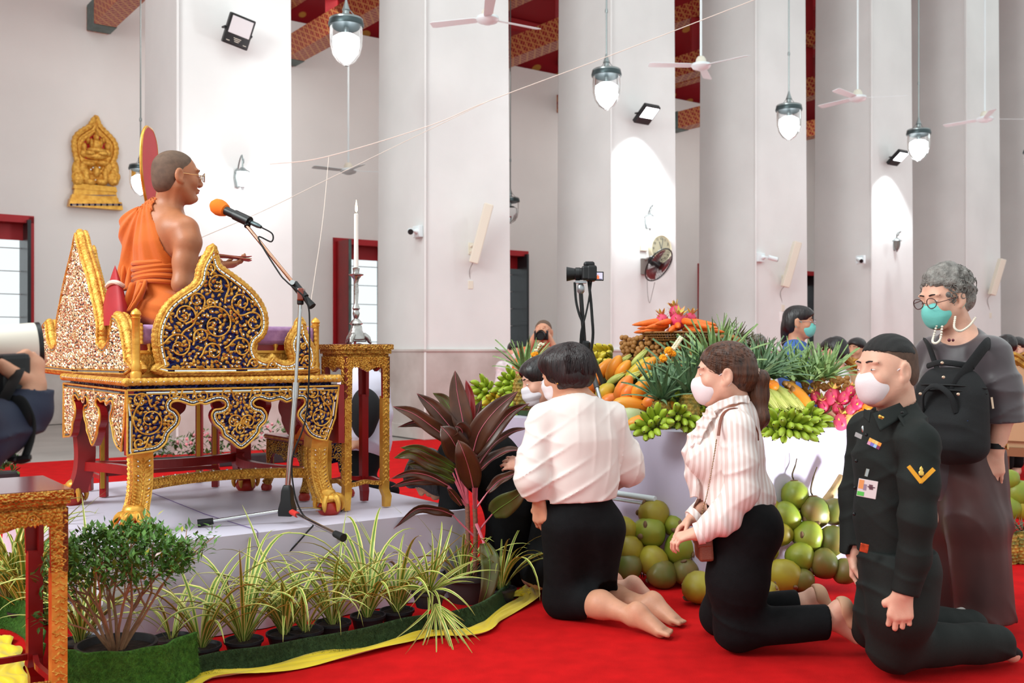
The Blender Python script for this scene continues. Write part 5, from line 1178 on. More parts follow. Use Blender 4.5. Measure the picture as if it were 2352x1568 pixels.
def bowing_woman():
 Y=5.12;root=person('woman in black bowing low to the floor behind the red-leaved plant',A(1120,1340,Y))
 hd=Head(A(985,1090,Y-.06),(-.55,-.25,-.8),(-.8,0,.6),.22);v=Vox(.007)
 v.cone(A(1190,1160,Y),A(1110,1070,Y),.13,.12,.05).cone(A(1110,1070,Y),A(1045,1062,Y),.12,.10,.05);hd.build(v,A(1030,1066,Y-.02),.05)
 v.chain([A(1040,1075,Y-.14),A(1030,1180,Y-.2),A(985,1240,Y-.2)],[.048,.04,.026]);hand(v,A(985,1240,Y-.2),(-.6,-.1,-.8),(-.4,.2,-.3),.9)
 for dy in(-.08,.1):v.cone(A(1190,1165,Y+dy),A(1135,1318,Y+dy),.09,.06,.03).cone(A(1135,1318,Y+dy),A(1290,1326,Y+dy+.05),.055,.03,.03)
 vput(v,'body',SKIN,root)
 d=Vox(.008);d.cone(A(1192,1165,Y),A(1130,1062,Y),.165,.14,.06).cone(A(1130,1062,Y),A(1055,1058,Y),.14,.125,.06)
 for dy in(-.16,.16):d.chain([A(1048,1070,Y+dy),A(1036,1175,Y+dy*1.2),A(1000,1222,Y+dy*1.2)],[.07,.062,.05],.03)
 for dy in(-.08,.1):d.cone(A(1190,1170,Y+dy),A(1138,1312,Y+dy),.14,.085,.06).cone(A(1138,1315,Y+dy),A(1270,1322,Y+dy+.05),.08,.07,.05)
 d.plane((0,0,.004),(0,0,-1));d.disp(folds((1,.3,.3),38,.007,33,.8,1.5));vput(d,'black_dress',BCLOTH,root)
 hd.hair(root,HAIRB,[((0,-.02,.036),(.085,.105,.09)),((0,-.05,-.03),(.075,.065,.09)),((0,.04,.05),(.078,.075,.06)),((.05,.03,-.04),(.04,.05,.09)),((-.05,.03,-.04),(.04,.05,.09))],[((0,.125,-.05),(.05,.085,.10))],amp=.002,seed=8)
 hd.eyes(root)
bowing_woman()
def stripe_mat():
 m=bpy.data.materials.new('striped_satin');m.use_nodes=True;nt=m.node_tree;b=nt.nodes['Principled BSDF']
 tc=nt.nodes.new('ShaderNodeTexCoord');w=nt.nodes.new('ShaderNodeTexWave');w.bands_direction='X';w.inputs['Scale'].default_value=16;w.inputs['Distortion'].default_value=.8;w.inputs['Detail'].default_value=1
 nt.links.new(tc.outputs['Object'],w.inputs['Vector']);r=nt.nodes.new('ShaderNodeValToRGB');e=r.color_ramp.elements
 e[0].position=.42;e[0].color=(*lin((226,205,198)),1);e[1].position=.56;e[1].color=(*lin((246,236,232)),1)
 nt.links.new(w.outputs[0],r.inputs[0]);nt.links.new(r.outputs[0],b.inputs['Base Color'])
 q=nt.nodes.new('ShaderNodeMapRange');q.inputs[3].default_value=.75;q.inputs[4].default_value=.28;nt.links.new(w.outputs[0],q.inputs[0]);nt.links.new(q.outputs[0],b.inputs['Roughness'])
 return m
def ruffle(par,pts,w,m,nrm,name='ruffle',amp=.008,n=90,freq=1.0):
 P=curve_pts(pts,n);b=MB();nrm=Vector(nrm)
 def g(u,t):
  i=min(int(u*n),n-1);p=P[i].lerp(P[i+1],u*n-i);d=(P[i+1]-P[i]).normalized();s=d.cross(nrm).normalized()
  ph=u*n*.34*freq;return p+s*((t-.5)*w)+nrm*(amp*(1 if t>.5 else-1)*abs(t-.5)*2*math.sin(ph)+.004)+d*(amp*.6*math.cos(ph)*abs(t-.5)*2)
 b.grid(g,n*2,7);o=b.build(name,m,par,smooth=180);o.modifiers.new('thick','SOLIDIFY').thickness=.002;return o
def stripe_woman():
 Y=3.98;SAT=stripe_mat();root=person('ponytailed woman in striped satin blouse and black trousers kneeling',A(1720,1480,Y));rt=Vector((.05,1,0));fw=Vector((-1,.05,0))
 hd=Head(A(1661,861,Y),(-1,.10,-.06),(-.02,.02,1),.238);v=Vox(.005)
 v.cone(A(1702,1190,Y),A(1682,1120,Y),.12,.10,.04,rt,1.25).cone(A(1682,1120,Y),A(1672,1020,Y),.10,.11,.04,rt,1.25).cone(A(1672,1020,Y),A(1690,962,Y),.10,.07,.04)
 hd.build(v,A(1692,955,Y),.055,jaw=1.06)
 v.cone(A(1688,965,Y),A(1690,985,Y-.16),.06,.05,.03).cone(A(1688,965,Y),A(1682,985,Y+.16),.06,.05,.03)
 v.chain([A(1690,985,Y-.17),A(1702,1130,Y-.21),A(1600,1226,Y-.16)],[.05,.042,.026]);hand(v,A(1604,1222,Y-.16),(-.86,.12,-.25),(.15,.25,-.95),.9,(.55,.7,.6),-1,.06)
 v.chain([A(1682,985,Y+.16),A(1662,1130,Y+.2),A(1592,1190,Y+.02)],[.05,.042,.026]);hand(v,A(1590,1190,Y+.02),(-.75,-.25,-.55),(.45,-.35,-.6),.9,(.4,.5,.5),1,.08)
 for kn,cf,an,he,ba,dy in((A(1690,1448,Y-.06),A(1780,1440,Y-.08),A(1905,1418,Y-.10),A(1934,1392,Y-.115),A(1976,1458,Y-.09),-.1),(A(1655,1415,Y+.2),A(1740,1405,Y+.17),A(1838,1385,Y+.13),A(1876,1362,Y+.12),A(1922,1425,Y+.12),.1)):
  v.cone(A(1708,1220,Y+dy),kn,.09,.062,.03).chain([kn,cf,an],[.058,.055,.034],.03);foot(v,an,he,ba,(.85,-.12,.45),.95,True)
 vput(v,'body',SKINP,root)
 b=Vox(.005)
 b.cone(A(1684,1148,Y),A(1682,1115,Y),.132,.120,.03,rt,1.25).cone(A(1682,1115,Y),A(1674,1030,Y),.122,.125,.05,rt,1.2).cone(A(1674,1030,Y),A(1690,965,Y),.12,.075,.05,rt,1.1)
 for q in(-.07,.07):b.ell(A(1622,1052,Y+q),(.078,.07,.075),None,.05)
 b.cone(A(1692,965,Y),A(1688,930,Y),.066,.062,.02)
 b.cone(A(1690,965,Y),A(1690,985,Y-.16),.07,.065,.04).cone(A(1690,965,Y),A(1682,985,Y+.16),.07,.065,.04)
 b.chain([A(1690,985,Y-.17),A(1700,1060,Y-.20),A(1704,1126,Y-.21),A(1660,1190,Y-.19),A(1608,1224,Y-.16)],[.064,.061,.060,.058,.040],.03)
 b.chain([A(1682,985,Y+.16),A(1662,1130,Y+.2),A(1598,1186,Y+.04)],[.062,.058,.042],.03)
 b.cone(A(1745,1128,Y),A(1750,1145,Y),.05,.045,.04,rt,2.)
 b.plane(A(1603,1227,Y-.16),(-.9,0,-.3),ball=(A(1590,1232,Y-.16),.06));b.plane(A(1686,1150,Y),(-.1,0,-1),ball=(A(1690,1190,Y),.165));b.plane(A(1688,927,Y),(-.25,0,1))
 b.disp(creases((.5,0,1),70,.006,41,1.0,3));b.disp(creases((-.7,0,1),64,.007,42,1.1,3));b.disp(folds((1,.1,.2),90,.0025,43,.6,1.3));b.disp(folds((1,0,.3),100,.004,44,.5,1.2,lambda P:np.clip((.60-P[:,2])/.05,0,1)))
 bl=vput(b,'blouse',SAT,root)
 ruffle(bl,[A(1722,918,Y-.055),A(1690,918,Y-.075),A(1650,932,Y-.065),A(1625,946,Y-.03),A(1622,950,Y+.01)],.030,SAT,(-.2,-.9,.3),'collar_ruffle',.007)
 ruffle(bl,[A(1640,942,Y-.06),A(1622,962,Y-.05),A(1608,985,Y-.06),A(1590,1010,Y-.075),A(1581,1040,Y-.07),A(1586,1080,Y-.06),A(1596,1140,Y-.05)],.045,SAT,(-.6,-.75,.2),'front_ruffle',.012)
 ruffle(bl,[A(1628,955,Y-.075),A(1610,990,Y-.09),A(1598,1025,Y-.095),A(1600,1070,Y-.09)],.035,SAT,(-.35,-.9,.2),'front_ruffle',.009)
 for p_,d_ in((A(1606,1224,Y-.16),(-.86,.1,-.28)),(A(1596,1188,Y+.03),(-.75,-.25,-.55))):
  c=MB();e=Vector(d_).normalized();a_,b_,_=frame_of(e);c.tube([p_-e*.012,p_+e*.014],[.044,.041],20);c.build('cuff',SAT,bl)
 t=Vox(.006)
 t.cone(A(1686,1152,Y),A(1706,1200,Y),.105,.128,.04,rt,1.3).ell(A(1728,1215,Y),(.11,.16,.11),None,.05)
 for kn,an,dy in((A(1692,1442,Y-.06),A(1900,1428,Y-.10),-.09),(A(1657,1412,Y+.2),A(1830,1392,Y+.13),.1)):
  t.cone(A(1706,1215,Y+dy),A(1694,1330,Y+dy*.9),.120,.108,.06).cone(A(1694,1330,Y+dy*.9),kn,.108,.080,.06).cone(kn,an,.076,.066,.05)
  t.plane(an+Vector((.0,0,0)),(1,0,.0),ball=(an+Vector((.06,0,0)),.10))
 t.plane(A(1690,1149,Y),(-.1,0,1));t.plane((0,0,.004),(0,0,-1));t.disp(folds((1,.1,.1),36,.003,51,.8,1.5));t.disp(creases((.4,0,1),60,.006,52,1,3,lambda P:np.clip((.28-P[:,2])/.1,0,1)))
 vput(t,'trousers',BCLOTH,root)
 LIN=mat('beige_liner',(206,160,128),.6)
 for he,dy in((A(1934,1392,Y-.115),0),(A(1876,1362,Y+.12),0)):
  l=Vox(.005);l.ell(he+Vector((.002,0,-.004)),.037,None,.01);l.cone(he,he+Vector((.04,0,-.06)),.034,.03,.02);l.plane(he+Vector((-.012,0,-.012)),(-.75,0,-.1));vput(l,'foot_liner',LIN,root)
 hd.hair(root,HAIRBR,[((0,-.018,.040),(.082,.104,.086)),((0,-.05,.0),(.078,.074,.068)),((0,-.07,-.02),(.05,.05,.05))],[((0,.118,-.045),(.080,.092,.115)),((0,.0,-.11),(.12,.12,.055)),((.086,.012,-.02),(.03,.036,.042)),((-.086,.012,-.02),(.03,.036,.042))],amp=.0012,freq=210,seed=9,axis=hd.u)
 q=Vox(.0045);q.chain([hd.p(0,-.105,-.005),hd.p(0,-.135,-.02),A(1742,905,Y),A(1748,960,Y-.02),A(1738,1000,Y-.03)],[.022,.028,.036,.028,.006],.03);q.disp(folds((.8,.5,0),260,.0025,19,.5,1.));vput(q,'ponytail',HAIRBR,root)
 strands(hd,root,HAIRBR,(0,-.018,.036),(.083,.105,.088),[((x,.75,z),(0,-1.05,-.42))for x,z in((-.3,.75),(.3,.75),(-.7,.5),(.7,.5),(0,.9),(.9,.05),(-.9,.05),(.95,-.3),(-.95,-.3))],240,6,.0014)
 b=MB();R_=Matrix(frame_of(hd.p(0,-.14,-.02)-hd.p(0,-.1,0))).transposed()
 for k in range(14):t_=k*2*PI/14;b.ell(hd.p(0,-.116,-.010)+R_@Vector((.026*math.cos(t_),.026*math.sin(t_),0)),.008,nu=8,nv=6)
 b.build('scrunchie',mat('scrunchie',(206,176,158),.6),root)
 hd.mask(root,MASKW,True);hd.eyes(root)
 bag=thing('shoulder_bag','small brown shoulder bag on a gold chain by the kneeling woman in stripes','bag',A(1617,1258,Y-.12));BRN=mat('brown_leather',(126,66,48),.45,bump=.2,bscale=200)
 b=MB();b.box(A(1616,1252,Y-.10),(.055,.11,.105),rot3((0,-4,0)));b.build('bag_body',BRN,bag,smooth=0,bevel=.01)
 b=MB();b.box(A(1613,1238,Y-.10),(.058,.114,.045),rot3((0,-4,0)));b.build('flap',BRN,bag,smooth=0,bevel=.008)
 P=curve_pts([A(1646,1008,Y-.20),A(1638,1060,Y-.215),A(1625,1130,Y-.19),A(1612,1185,Y-.16),A(1612,1232,Y-.14)],70);b=MB()
 for k in range(70):b.ell((P[k]+P[k+1])/2,(.0034,.002,.0022)if k%2 else(.002,.0034,.0034),nu=6,nv=4)
 b.build('chain',mat('chain_gold',(150,116,80),.3,.8),bag)
 b=MB();b.tube(curve_pts([A(1650,1000,Y-.225),A(1658,955,Y-.19),A(1680,938,Y-.12),A(1712,944,Y-.08),A(1738,985,Y-.10),A(1742,1010,Y-.13)],20),.006,6,flat=.4);b.build('strap',BRN,bag)
stripe_woman()
UNI=mat('dark_green_uniform',(26,30,28),.75,var=.12,vscale=10,bump=.2,bscale=500,spec=.3)
def soldier():
 Y=3.62;root=person('young soldier with cropped hair kneeling in dark uniform with gold chevron',A(2080,1550,Y));fw=Vector((-.86,-.5,0));rt=Vector((-.5,.86,0))
 hd=Head(A(2036,850,Y),(-.93,-.36,-.06),(-.04,0,1),.245);v=Vox(.005)
 v.cone(A(2064,1240,Y),A(2066,1060,Y+.02),.09,.10,.05,fw,.7).cone(A(2066,1060,Y+.02),A(2066,990,Y+.02),.10,.06,.04)
 hd.build(v,A(2064,965,Y+.02),.060,jaw=1.08)
 v.chain([A(2110,1020,Y-.16),A(2116,1190,Y-.2),A(2074,1362,Y-.17)],[.055,.048,.032]);hand(v,A(2074,1356,Y-.17),(-.12,-.02,-1),(.35,.92,.1),1.1,(.35,1.2,.8),-1,.05,.5)
 v.chain([A(1992,990,Y+.17),A(1968,1140,Y+.2),A(1962,1270,Y+.16)],[.055,.048,.032]);hand(v,A(1962,1268,Y+.16),(.05,0,-1),(.6,-.5,0),1.0,(.6,.8,.6),1)
 for kn,an,ba in((A(2052,1488,Y),A(2278,1480,Y+.12),A(2325,1502,Y+.16)),(A(2010,1440,Y+.24),A(2225,1440,Y+.36),A(2270,1460,Y+.4))):v.cone(A(2070,1290,Y),kn,.10,.07,.03).cone(kn,an,.065,.04,.03).cone(an,ba,.038,.03,.02)
 vput(v,'body',SKINP,root)
 j=Vox(.0055)
 j.cone(A(2052,1262,Y),A(2050,1180,Y),.128,.124,.04,fw,.9).cone(A(2050,1180,Y),A(2054,1055,Y),.124,.138,.06,fw,.84).cone(A(2054,1055,Y),A(2060,985,Y),.136,.09,.06,fw,.85)
 j.cone(A(2062,985,Y),A(2104,1016,Y-.16),.078,.066,.05).cone(A(2060,985,Y),A(1994,990,Y+.17),.085,.07,.05)
 j.chain([A(2110,1018,Y-.17),A(2112,1110,Y-.2),A(2108,1190,Y-.21),A(2100,1280,Y-.19),A(2078,1362,Y-.17)],[.066,.061,.056,.051,.047],.03)
 j.chain([A(1993,990,Y+.18),A(1968,1140,Y+.2),A(1961,1272,Y+.16)],[.07,.062,.05],.03)
 j.cone(A(2064,960,Y+.01),A(2062,935,Y),.074,.068,.02);j.cone(A(2064,970,Y+.01),A(2060,928,Y-.005),.056,.062,.006,None,1,True)
 j.plane(A(2076,1362,Y-.17),(-.2,0,-1),ball=(A(2070,1385,Y-.17),.075));j.plane(A(1961,1270,Y+.16),(0,0,-1),ball=(A(1961,1292,Y+.16),.07));j.plane(A(2046,1264,Y),(.05,0,-1),ball=(A(2046,1300,Y),.17));j.plane(A(2070,928,Y),(-.45,0,1),ball=(A(2062,905,Y),.10))
 j.disp(creases((.4,0,1),58,.007,61,1.1,3,lambda P:np.clip((.95-P[:,2])/.2,0,1)));j.disp(creases((-.5,.2,1),64,.006,62,1.1,3));j.disp(folds((1,.3,.1),34,.002,63,.7,1.5))
 ja=vput(j,'tunic',UNI,root)
 t=Vox(.006)
 t.cone(A(2056,1262,Y),A(2064,1310,Y),.122,.130,.04,fw,.95)
 for kn,an,o in((A(2056,1482,Y),A(2286,1476,Y+.12),-.06),(A(2012,1436,Y+.24),A(2225,1440,Y+.34),.10)):
  t.cone(A(2066-o*180,1310,Y+o),A(2060-o*200,1400,Y+o),.114,.104,.06).cone(A(2060-o*200,1400,Y+o),kn,.104,.088,.06).cone(kn,an,.082,.070,.05)
 t.plane(A(2058,1258,Y),(0,0,1));t.plane((0,0,.004),(0,0,-1));t.disp(creases((.5,0,1),52,.009,64,1.1,3));t.disp(folds((1,.2,.2),30,.004,65,.8,1.5))
 vput(t,'trousers',UNI,root)
 SOCK=mat('black_sock',(14,14,15),.9)
 for an,ba in((A(2288,1482,Y+.13),A(2335,1502,Y+.16)),(A(2232,1442,Y+.36),A(2270,1458,Y+.4))):s=Vox(.006);s.cone(an-Vector((.03,0,0)),an,.05,.046,.02).cone(an,ba,.044,.022,.02).ell(an+ZZ*.02,.045,None,.02);s.plane((0,0,.004),(0,0,-1));vput(s,'sock',SOCK,root)
 # collar wings, epaulette, insignia
 def patch(P4,m,name,par=ja,th=.004,n=8):
  a,b_,c,d_=[Vector(p)for p in P4];g=MB();nn=(b_-a).cross(d_-a).normalized()
  g.grid(lambda u,w:(a*(1-u)+b_*u)*(1-w)+(d_*(1-u)+c*u)*w-nn*(.012*math.sin(PI*u)*math.sin(PI*w)*0),n,n);o=g.build(name,m,par,smooth=60);s=o.modifiers.new('thick','SOLIDIFY');s.thickness=th;s.offset=0;return o
 patch([A(2004,950,Y-.105),A(2066,925,Y-.085),A(2086,950,Y-.10),A(2022,990,Y-.155)],UNI,'collar_wing');patch([A(1985,938,Y-.06),A(2000,945,Y-.10),A(1996,970,Y-.12),A(1984,958,Y-.08)],UNI,'collar_wing')
 patch([A(2062,955,Y-.12),A(2086,940,Y-.02),A(2122,990,Y-.12),A(2092,1004,Y-.215)],UNI,'shoulder_strap')
 GB=mat('brass_badge',(232,190,96),.25,.9);GY=mat('yellow_braid',(238,168,40),.6)
 b=MB();c=A(2023,958,Y-.165);b.box(c,(.016,.004,.011),rot3((0,20,30)));b.ell(c+Vector((-.004,-.002,.003)),.006,nu=8,nv=6);b.ell(c+Vector((.006,-.002,-.001)),.005,nu=8,nv=6);b.build('collar_badge',GB,ja)
 b=MB();b.ell(A(2072,947,Y-.145),(.006,.004,.004));b.build('strap_button',BLK,ja)
 y0=Y-.282
 for q in((2088,1072,2115,1106),(2115,1106,2144,1078)):
  b=MB();p,e=A(q[0],q[1],y0+.004),A(q[2],q[3],y0);dx=(e-p).normalized();b.bar(p-dx*.003,e+dx*.003,.004,.013,up=(0,0,1));b.build('chevron_stripe',GY,ja,smooth=0)
 b=MB();c=A(2116,1084,y0-.002);b.lathe([(0,-.012),(.008,-.01),(.009,0),(.005,.004),(.0065,.009),(.004,.014),(0,.02)],c,12,sy=.4);b.build('crown_badge',GB,ja)
 d1=Vector((.72,-.55,-.40)).normalized()
 cols=[(238,176,88),(236,190,100),(240,200,120),(238,150,60),(210,150,180),(120,110,200),(150,190,230),(120,50,90)]
 bar0=A(1996,1012,Y-.170);r_=thing('x','x','x')if False else None
 bp=MB();bp.box(bar0+d1*.022,(.05,.003,.026),Matrix((d1,d1.cross(ZZ).normalized(),d1.cross(ZZ).cross(d1).normalized()*1)).transposed());bo=bp.build('ribbon_bar',BLK,ja,smooth=0)
 up_=(ZZ-d1*d1.z).normalized();nn=d1.cross(up_)
 if nn.y>0:nn=-nn
 for k in range(8):
  b=MB();c=bar0+d1*(.004+.011*(k%4))+up_*(.006 if k<4 else-.006)+nn*.003;b.box(c,(.0105,.002,.0115),Matrix((d1,-nn,up_)).transposed());b.build('ribbon',mat('ribbon_%d'%k,cols[k],.7),bo,smooth=0)
  # lapel badge hung from a clip
 b=MB();c=A(1991,1085,Y-.158);b.box(c,(.010,.004,.026),rot3((0,15,0)));b.build('badge_clip',CHROME,ja,smooth=0)
 c=A(1992,1122,Y-.168);Rb=rot3((0,8,-24));b=MB();b.box(c,(.062,.003,.062*.72*1.35),Rb);bd=b.build('name_badge',mat('badge_card',(222,206,206),.5),ja,smooth=0,bevel=.001)
 for(dx,dz,sx,sz,col)in((-.021,.012,.016,.03,(228,150,90)),(-.019,-.020,.022,.014,(90,190,80)),(.010,.010,.012,.012,(110,70,80)),(-.008,.004,.01,.02,(150,130,150))):
  b=MB();b.box(c+Rb@Vector((dx,-.002,dz)),(sx,.001,sz),Rb);b.build('badge_print',mat('print_%d_%d'%(int(dx*1e4),int(dz*1e4)),col,.6),bd,smooth=0)
 b=MB();b.box(c+Rb@Vector((.012,-.002,.008)),(.024,.0012,.003),Rb);b.box(c+Rb@Vector((.012,-.002,.004)),(.012,.0012,.009),rot3((0,8,-24)));b.build('winged_emblem',mat('emblem_brown',(96,60,70),.6),bd,smooth=0)
 b=MB();c=A(1972,1000,Y-.085);b.box(c,(.028,.003,.015),rot3((0,18,-55)));b.build('name_tag',mat('grey_tag',(160,160,160),.4),ja,smooth=0)
 b=MB();b.ell(A(1982,985,Y-.10),(.005,.003,.012));b.build('silver_pin',CHROME,ja)
 for(x,y)in((1990,998),(1967,1058),(1964,1120),(1962,1180)):b=MB();b.ell(A(x,y,Y-.09),(.006,.004,.006));b.build('button',BLK,ja)
 b=MB();b.box(A(1985,1258,Y-.125),(.028,.006,.030),rot3((0,10,-25)));b.build('belt_buckle',mat('red_gold_buckle',(196,74,40),.3,.6,var=.4,vscale=80),root,smooth=0,bevel=.002)
 hd.hair(root,mat('cropped_hair',(22,18,17),.55,var=.4,vscale=60,bump=.5,bscale=500),[((0,-.014,.036),(.0768,.0958,.0835))],[((0,.110,.005),(.070,.050,.050))],amp=.0008,freq=300,seed=4,planes=[((0,0,.056),(0,.14,-1))])
 hd.hair(root,mat('shaved_sides',(92,66,52),.7,var=.3,vscale=50,bump=.4,bscale=600),[((0,-.016,.036),(.0755,.0955,.0815)),((0,-.035,-.02),(.070,.074,.055))],[((0,.148,-.02),(.12,.10,.14)),((0,.0,-.10),(.10,.13,.045)),((.085,.008,-.022),(.03,.038,.042)),((-.085,.008,-.022),(.03,.038,.042))],amp=.0004,name='shaved_sides')
 hd.mask(root,MASKW,True);hd.eyes(root)
soldier()
def elder():
 Y=4.30;root=person('grey-haired elderly woman in dark blouse and long skirt standing with backpack on her front',A(2230,1425,Y));fw=Vector((-.80,-.60,0));rt=Vector((-.6,.8,0))
 GREY=mat('slate_silk',(72,62,66),.42,var=.12,vscale=9,sheen=.3);MAR=mat('maroon_brown_silk',(80,48,46),.5,var=.22,vscale=5,rgb2=(62,38,37))
 hd=Head(A(2168,686,Y-.02),(-.88,-.42,-.24),(-.16,-.06,1),.235);v=Vox(.006)
 v.cone(A(2210,1040,Y),A(2214,870,Y+.02),.10,.10,.05,fw,.7).cone(A(2214,870,Y+.02),A(2216,800,Y+.02),.10,.07,.04);hd.build(v,A(2208,778,Y),.056)
 v.cone(A(2212,790,Y),A(2274,812,Y-.14),.07,.055,.04).cone(A(2210,790,Y),A(2142,808,Y+.15),.07,.055,.04)
 v.chain([A(2274,812,Y-.14),A(2306,950,Y-.18),A(2288,1036,Y-.17)],[.055,.043,.030]);hand(v,A(2287,1036,Y-.17),(-.10,-.03,-1),(.25,.95,0),1.08,(.25,.4,.3),-1,.06)
 v.chain([A(2142,808,Y+.15),A(2118,940,Y+.18),A(2130,1020,Y+.05)],[.055,.043,.030]);hand(v,A(2130,1022,Y+.05),(.2,-.5,-.6),(.5,.5,0),.95,(.5,.6,.5),1)
 for dx,dy,px in((0,-.08,2240),(0,.1,2195)):v.cone(A(px,1060,Y+dy),A(px,1395,Y+dy),.085,.04,.03).cone(A(px,1395,Y+dy),A(px-25,1420,Y+dy-.08),.04,.03,.02)
 vput(v,'body',SKINP,root)
 b=Vox(.0065)
 b.cone(A(2205,1080,Y),A(2205,980,Y),.165,.160,.04,fw,.85).cone(A(2205,980,Y),A(2206,870,Y),.16,.155,.05,fw,.82).cone(A(2206,870,Y),A(2212,800,Y),.155,.085,.05,fw,.85)
 b.cone(A(2214,798,Y),A(2276,818,Y-.14),.078,.074,.05).cone(A(2210,798,Y),A(2142,814,Y+.15),.078,.07,.05)
 b.chain([A(2276,816,Y-.14),A(2300,890,Y-.17),A(2308,966,Y-.18)],[.076,.074,.076],.03);b.chain([A(2142,812,Y+.15),A(2120,960,Y+.19)],[.07,.07],.03)
 b.plane(A(2308,968,Y-.18),(.05,0,-1),ball=(A(2308,1000,Y-.18),.10));b.ell(A(2196,764,Y-.04),(.078,.085,.055),None,.02,True)
 b.disp(creases((.3,0,1),50,.008,71,1.1,3));b.disp(creases((-.6,0,1),55,.007,72,1.1,3));b.disp(creases((0,.2,1),90,.008,74,.6,2,lambda P:np.clip((.95-P[:,2])/.05,0,1)))
 vput(b,'blouse',GREY,root)
 s=Vox(.007)
 for(x0,x1,dy)in((2232,2262,-.10),(2195,2190,.1)):
  s.cone(A(x0,1050,Y+dy*.5),A((x0+x1)/2,1200,Y+dy),.130,.120,.05).cone(A((x0+x1)/2,1200,Y+dy),A(x1,1412,Y+dy*1.1),.120,.116,.04)
 s.plane(A(2230,1406,Y),(.0,0,-1));s.disp(folds((1,.5,.1),34,.007,73,.7,1.5));s.disp(creases((.8,.2,.6),40,.009,75,1.1,2.5));vput(s,'culottes',MAR,root)
 SOCK=mat('grey_sock',(176,170,166),.9,bump=.3,bscale=300)
 for px,py,dy in((2255,1402,-.08),(2205,1398,.12)):
  k=Vox(.006);k.cone(A(px,py-20,Y+dy),A(px,py,Y+dy),.04,.042,.02).cone(A(px,py+3,Y+dy),A(px-58,py+12,Y+dy-.10),.042,.028,.02);k.plane((0,0,.003),(0,0,-1));vput(k,'sock',SOCK,root)
 def curls(vv):
  R=random.Random(3)
  for i in range(150):
   th,ph=R.uniform(0,2*PI),R.uniform(-.3,1.5);p=(.083*math.cos(ph)*math.cos(th),-.03+.103*math.cos(ph)*math.sin(th),.035+.09*math.sin(ph))
   if p[1]>.045 and p[2]<.075:continue
   vv.ell(hd.p(*p),R.uniform(.011,.02),None,.012)
 hd.hair(root,HAIRG,[((0,-.03,.042),(.082,.098,.084)),((0,-.07,-.01),(.080,.064,.070))],[((0,.128,-.045),(.080,.088,.135)),((0,.04,-.09),(.10,.09,.06))],amp=.002,freq=240,seed=14,extra=curls,h=.005)
 b=MB();R=random.Random(5)
 for i in range(260):
  th,ph=R.uniform(0,2*PI),R.uniform(-.5,1.5);c=Vector((math.cos(ph)*math.cos(th),math.cos(ph)*math.sin(th),math.sin(ph)))
  p=Vector((.090*c.x,-.035+.112*c.y,.032+.096*c.z))
  if p.y>.04 and p.z<.07:continue
  r0=R.uniform(.012,.022);a0=R.uniform(0,6);t1=c.orthogonal().normalized();t2=c.cross(t1)
  b.tube([hd.p(*(p+(t1*math.cos(a0+k*.7)+t2*math.sin(a0+k*.7))*r0*(1-k*.06)+c*(k*.0016-.004)))for k in range(9)],[.0022]*8+[.0006],4)
 b.build('curls',HAIRG,root,kind='stuff')
 hd.mask(root,MASKG);hd.eyes(root);hd.glasses(root,mat('brown_frame',(86,52,48),.3,.3),r=.024)
 PEARL=mat('pearls',(236,224,206),.2,sheen=.2,coat=.5);b=MB()
 for pts,n in(([A(2194,728,Y-.13),A(2192,752,Y-.15),A(2206,760,Y-.15),A(2226,748,Y-.12),A(2240,730,Y-.07)],24),([A(2153,742,Y-.06),A(2145,770,Y-.12),A(2142,784,Y-.15),A(2150,788,Y-.16),A(2160,778,Y-.16),A(2164,750,Y-.12)],24)):
  for p in curve_pts(pts,n):b.ell(p,.0052,nu=8,nv=6)
 b.build('pearl_strand',PEARL,root)
 b=MB();b.ell(A(2180,781,Y-.17),.007,nu=8,nv=6);b.ell(A(2189,781,Y-.17),.006,nu=8,nv=6);b.build('brooch',mat('garnet',(110,50,62),.2,.4),root)
 w_=A(2289,1024,Y-.17);b=MB();b.tube([w_-Vector((.0,0,.010))+Vector((.0,0,0)),w_+Vector((0,0,.012))],[.0335,.034],18);wt=b.build('watch_strap',BLKR,root);b=MB();b.tube([w_+Vector((.028,-.020,0)),w_+Vector((.034,-.026,0))],.012,14);b.build('watch_face',mat('gold_watch',(222,176,110),.25,.8),wt)
 # backpack carried on the front
 bp=thing('backpack','black canvas backpack worn on the front by the elderly woman','backpack',A(2185,1085,Y-.22));CAN=mat('black_canvas',(24,24,26),.8,bump=.35,bscale=500,var=.15,vscale=12)
 c=A(2184,955,Y-.19);Rm=Matrix((rt,-fw,ZZ)).transposed()
 k=Vox(.006)
 k.cone(c+rt*.085-ZZ*.11,c+rt*.085+ZZ*.08,.07,.065,.05).cone(c-rt*.085-ZZ*.11,c-rt*.085+ZZ*.08,.07,.065,.05).cone(c-ZZ*.12,c+ZZ*.11,.075,.065,.06).cone(c-rt*.06+ZZ*.14,c+rt*.06+ZZ*.14,.05,.05,.05);k.cone(c+fw*.05-rt*.06-ZZ*.09,c+fw*.05+rt*.06-ZZ*.09,.055,.055,.04);k.cone(c+fw*.05-rt*.06-ZZ*.02,c+fw*.05+rt*.06-ZZ*.02,.05,.05,.03)
 k.disp(creases((.2,.1,1),60,.004,81,1,3));vput(k,'pack_body',CAN,bp)
 def tb(pts,r,name,m=CAN,fl=.35,up=(0,1,0),n=18):b=MB();b.tube(curve_pts(pts,n),r,8,flat=fl,up=up);return b.build(name,m,bp)
 tb([A(2272,788,Y-.18),A(2262,795,Y-.25),A(2235,830,Y-.27),A(2205,870,Y-.27),A(2190,900,Y-.26)],.026,'shoulder_strap');tb([A(2128,785,Y+.08),A(2136,800,Y-.03),A(2150,840,Y-.10),A(2165,870,Y-.17),A(2172,890,Y-.2)],.024,'shoulder_strap')
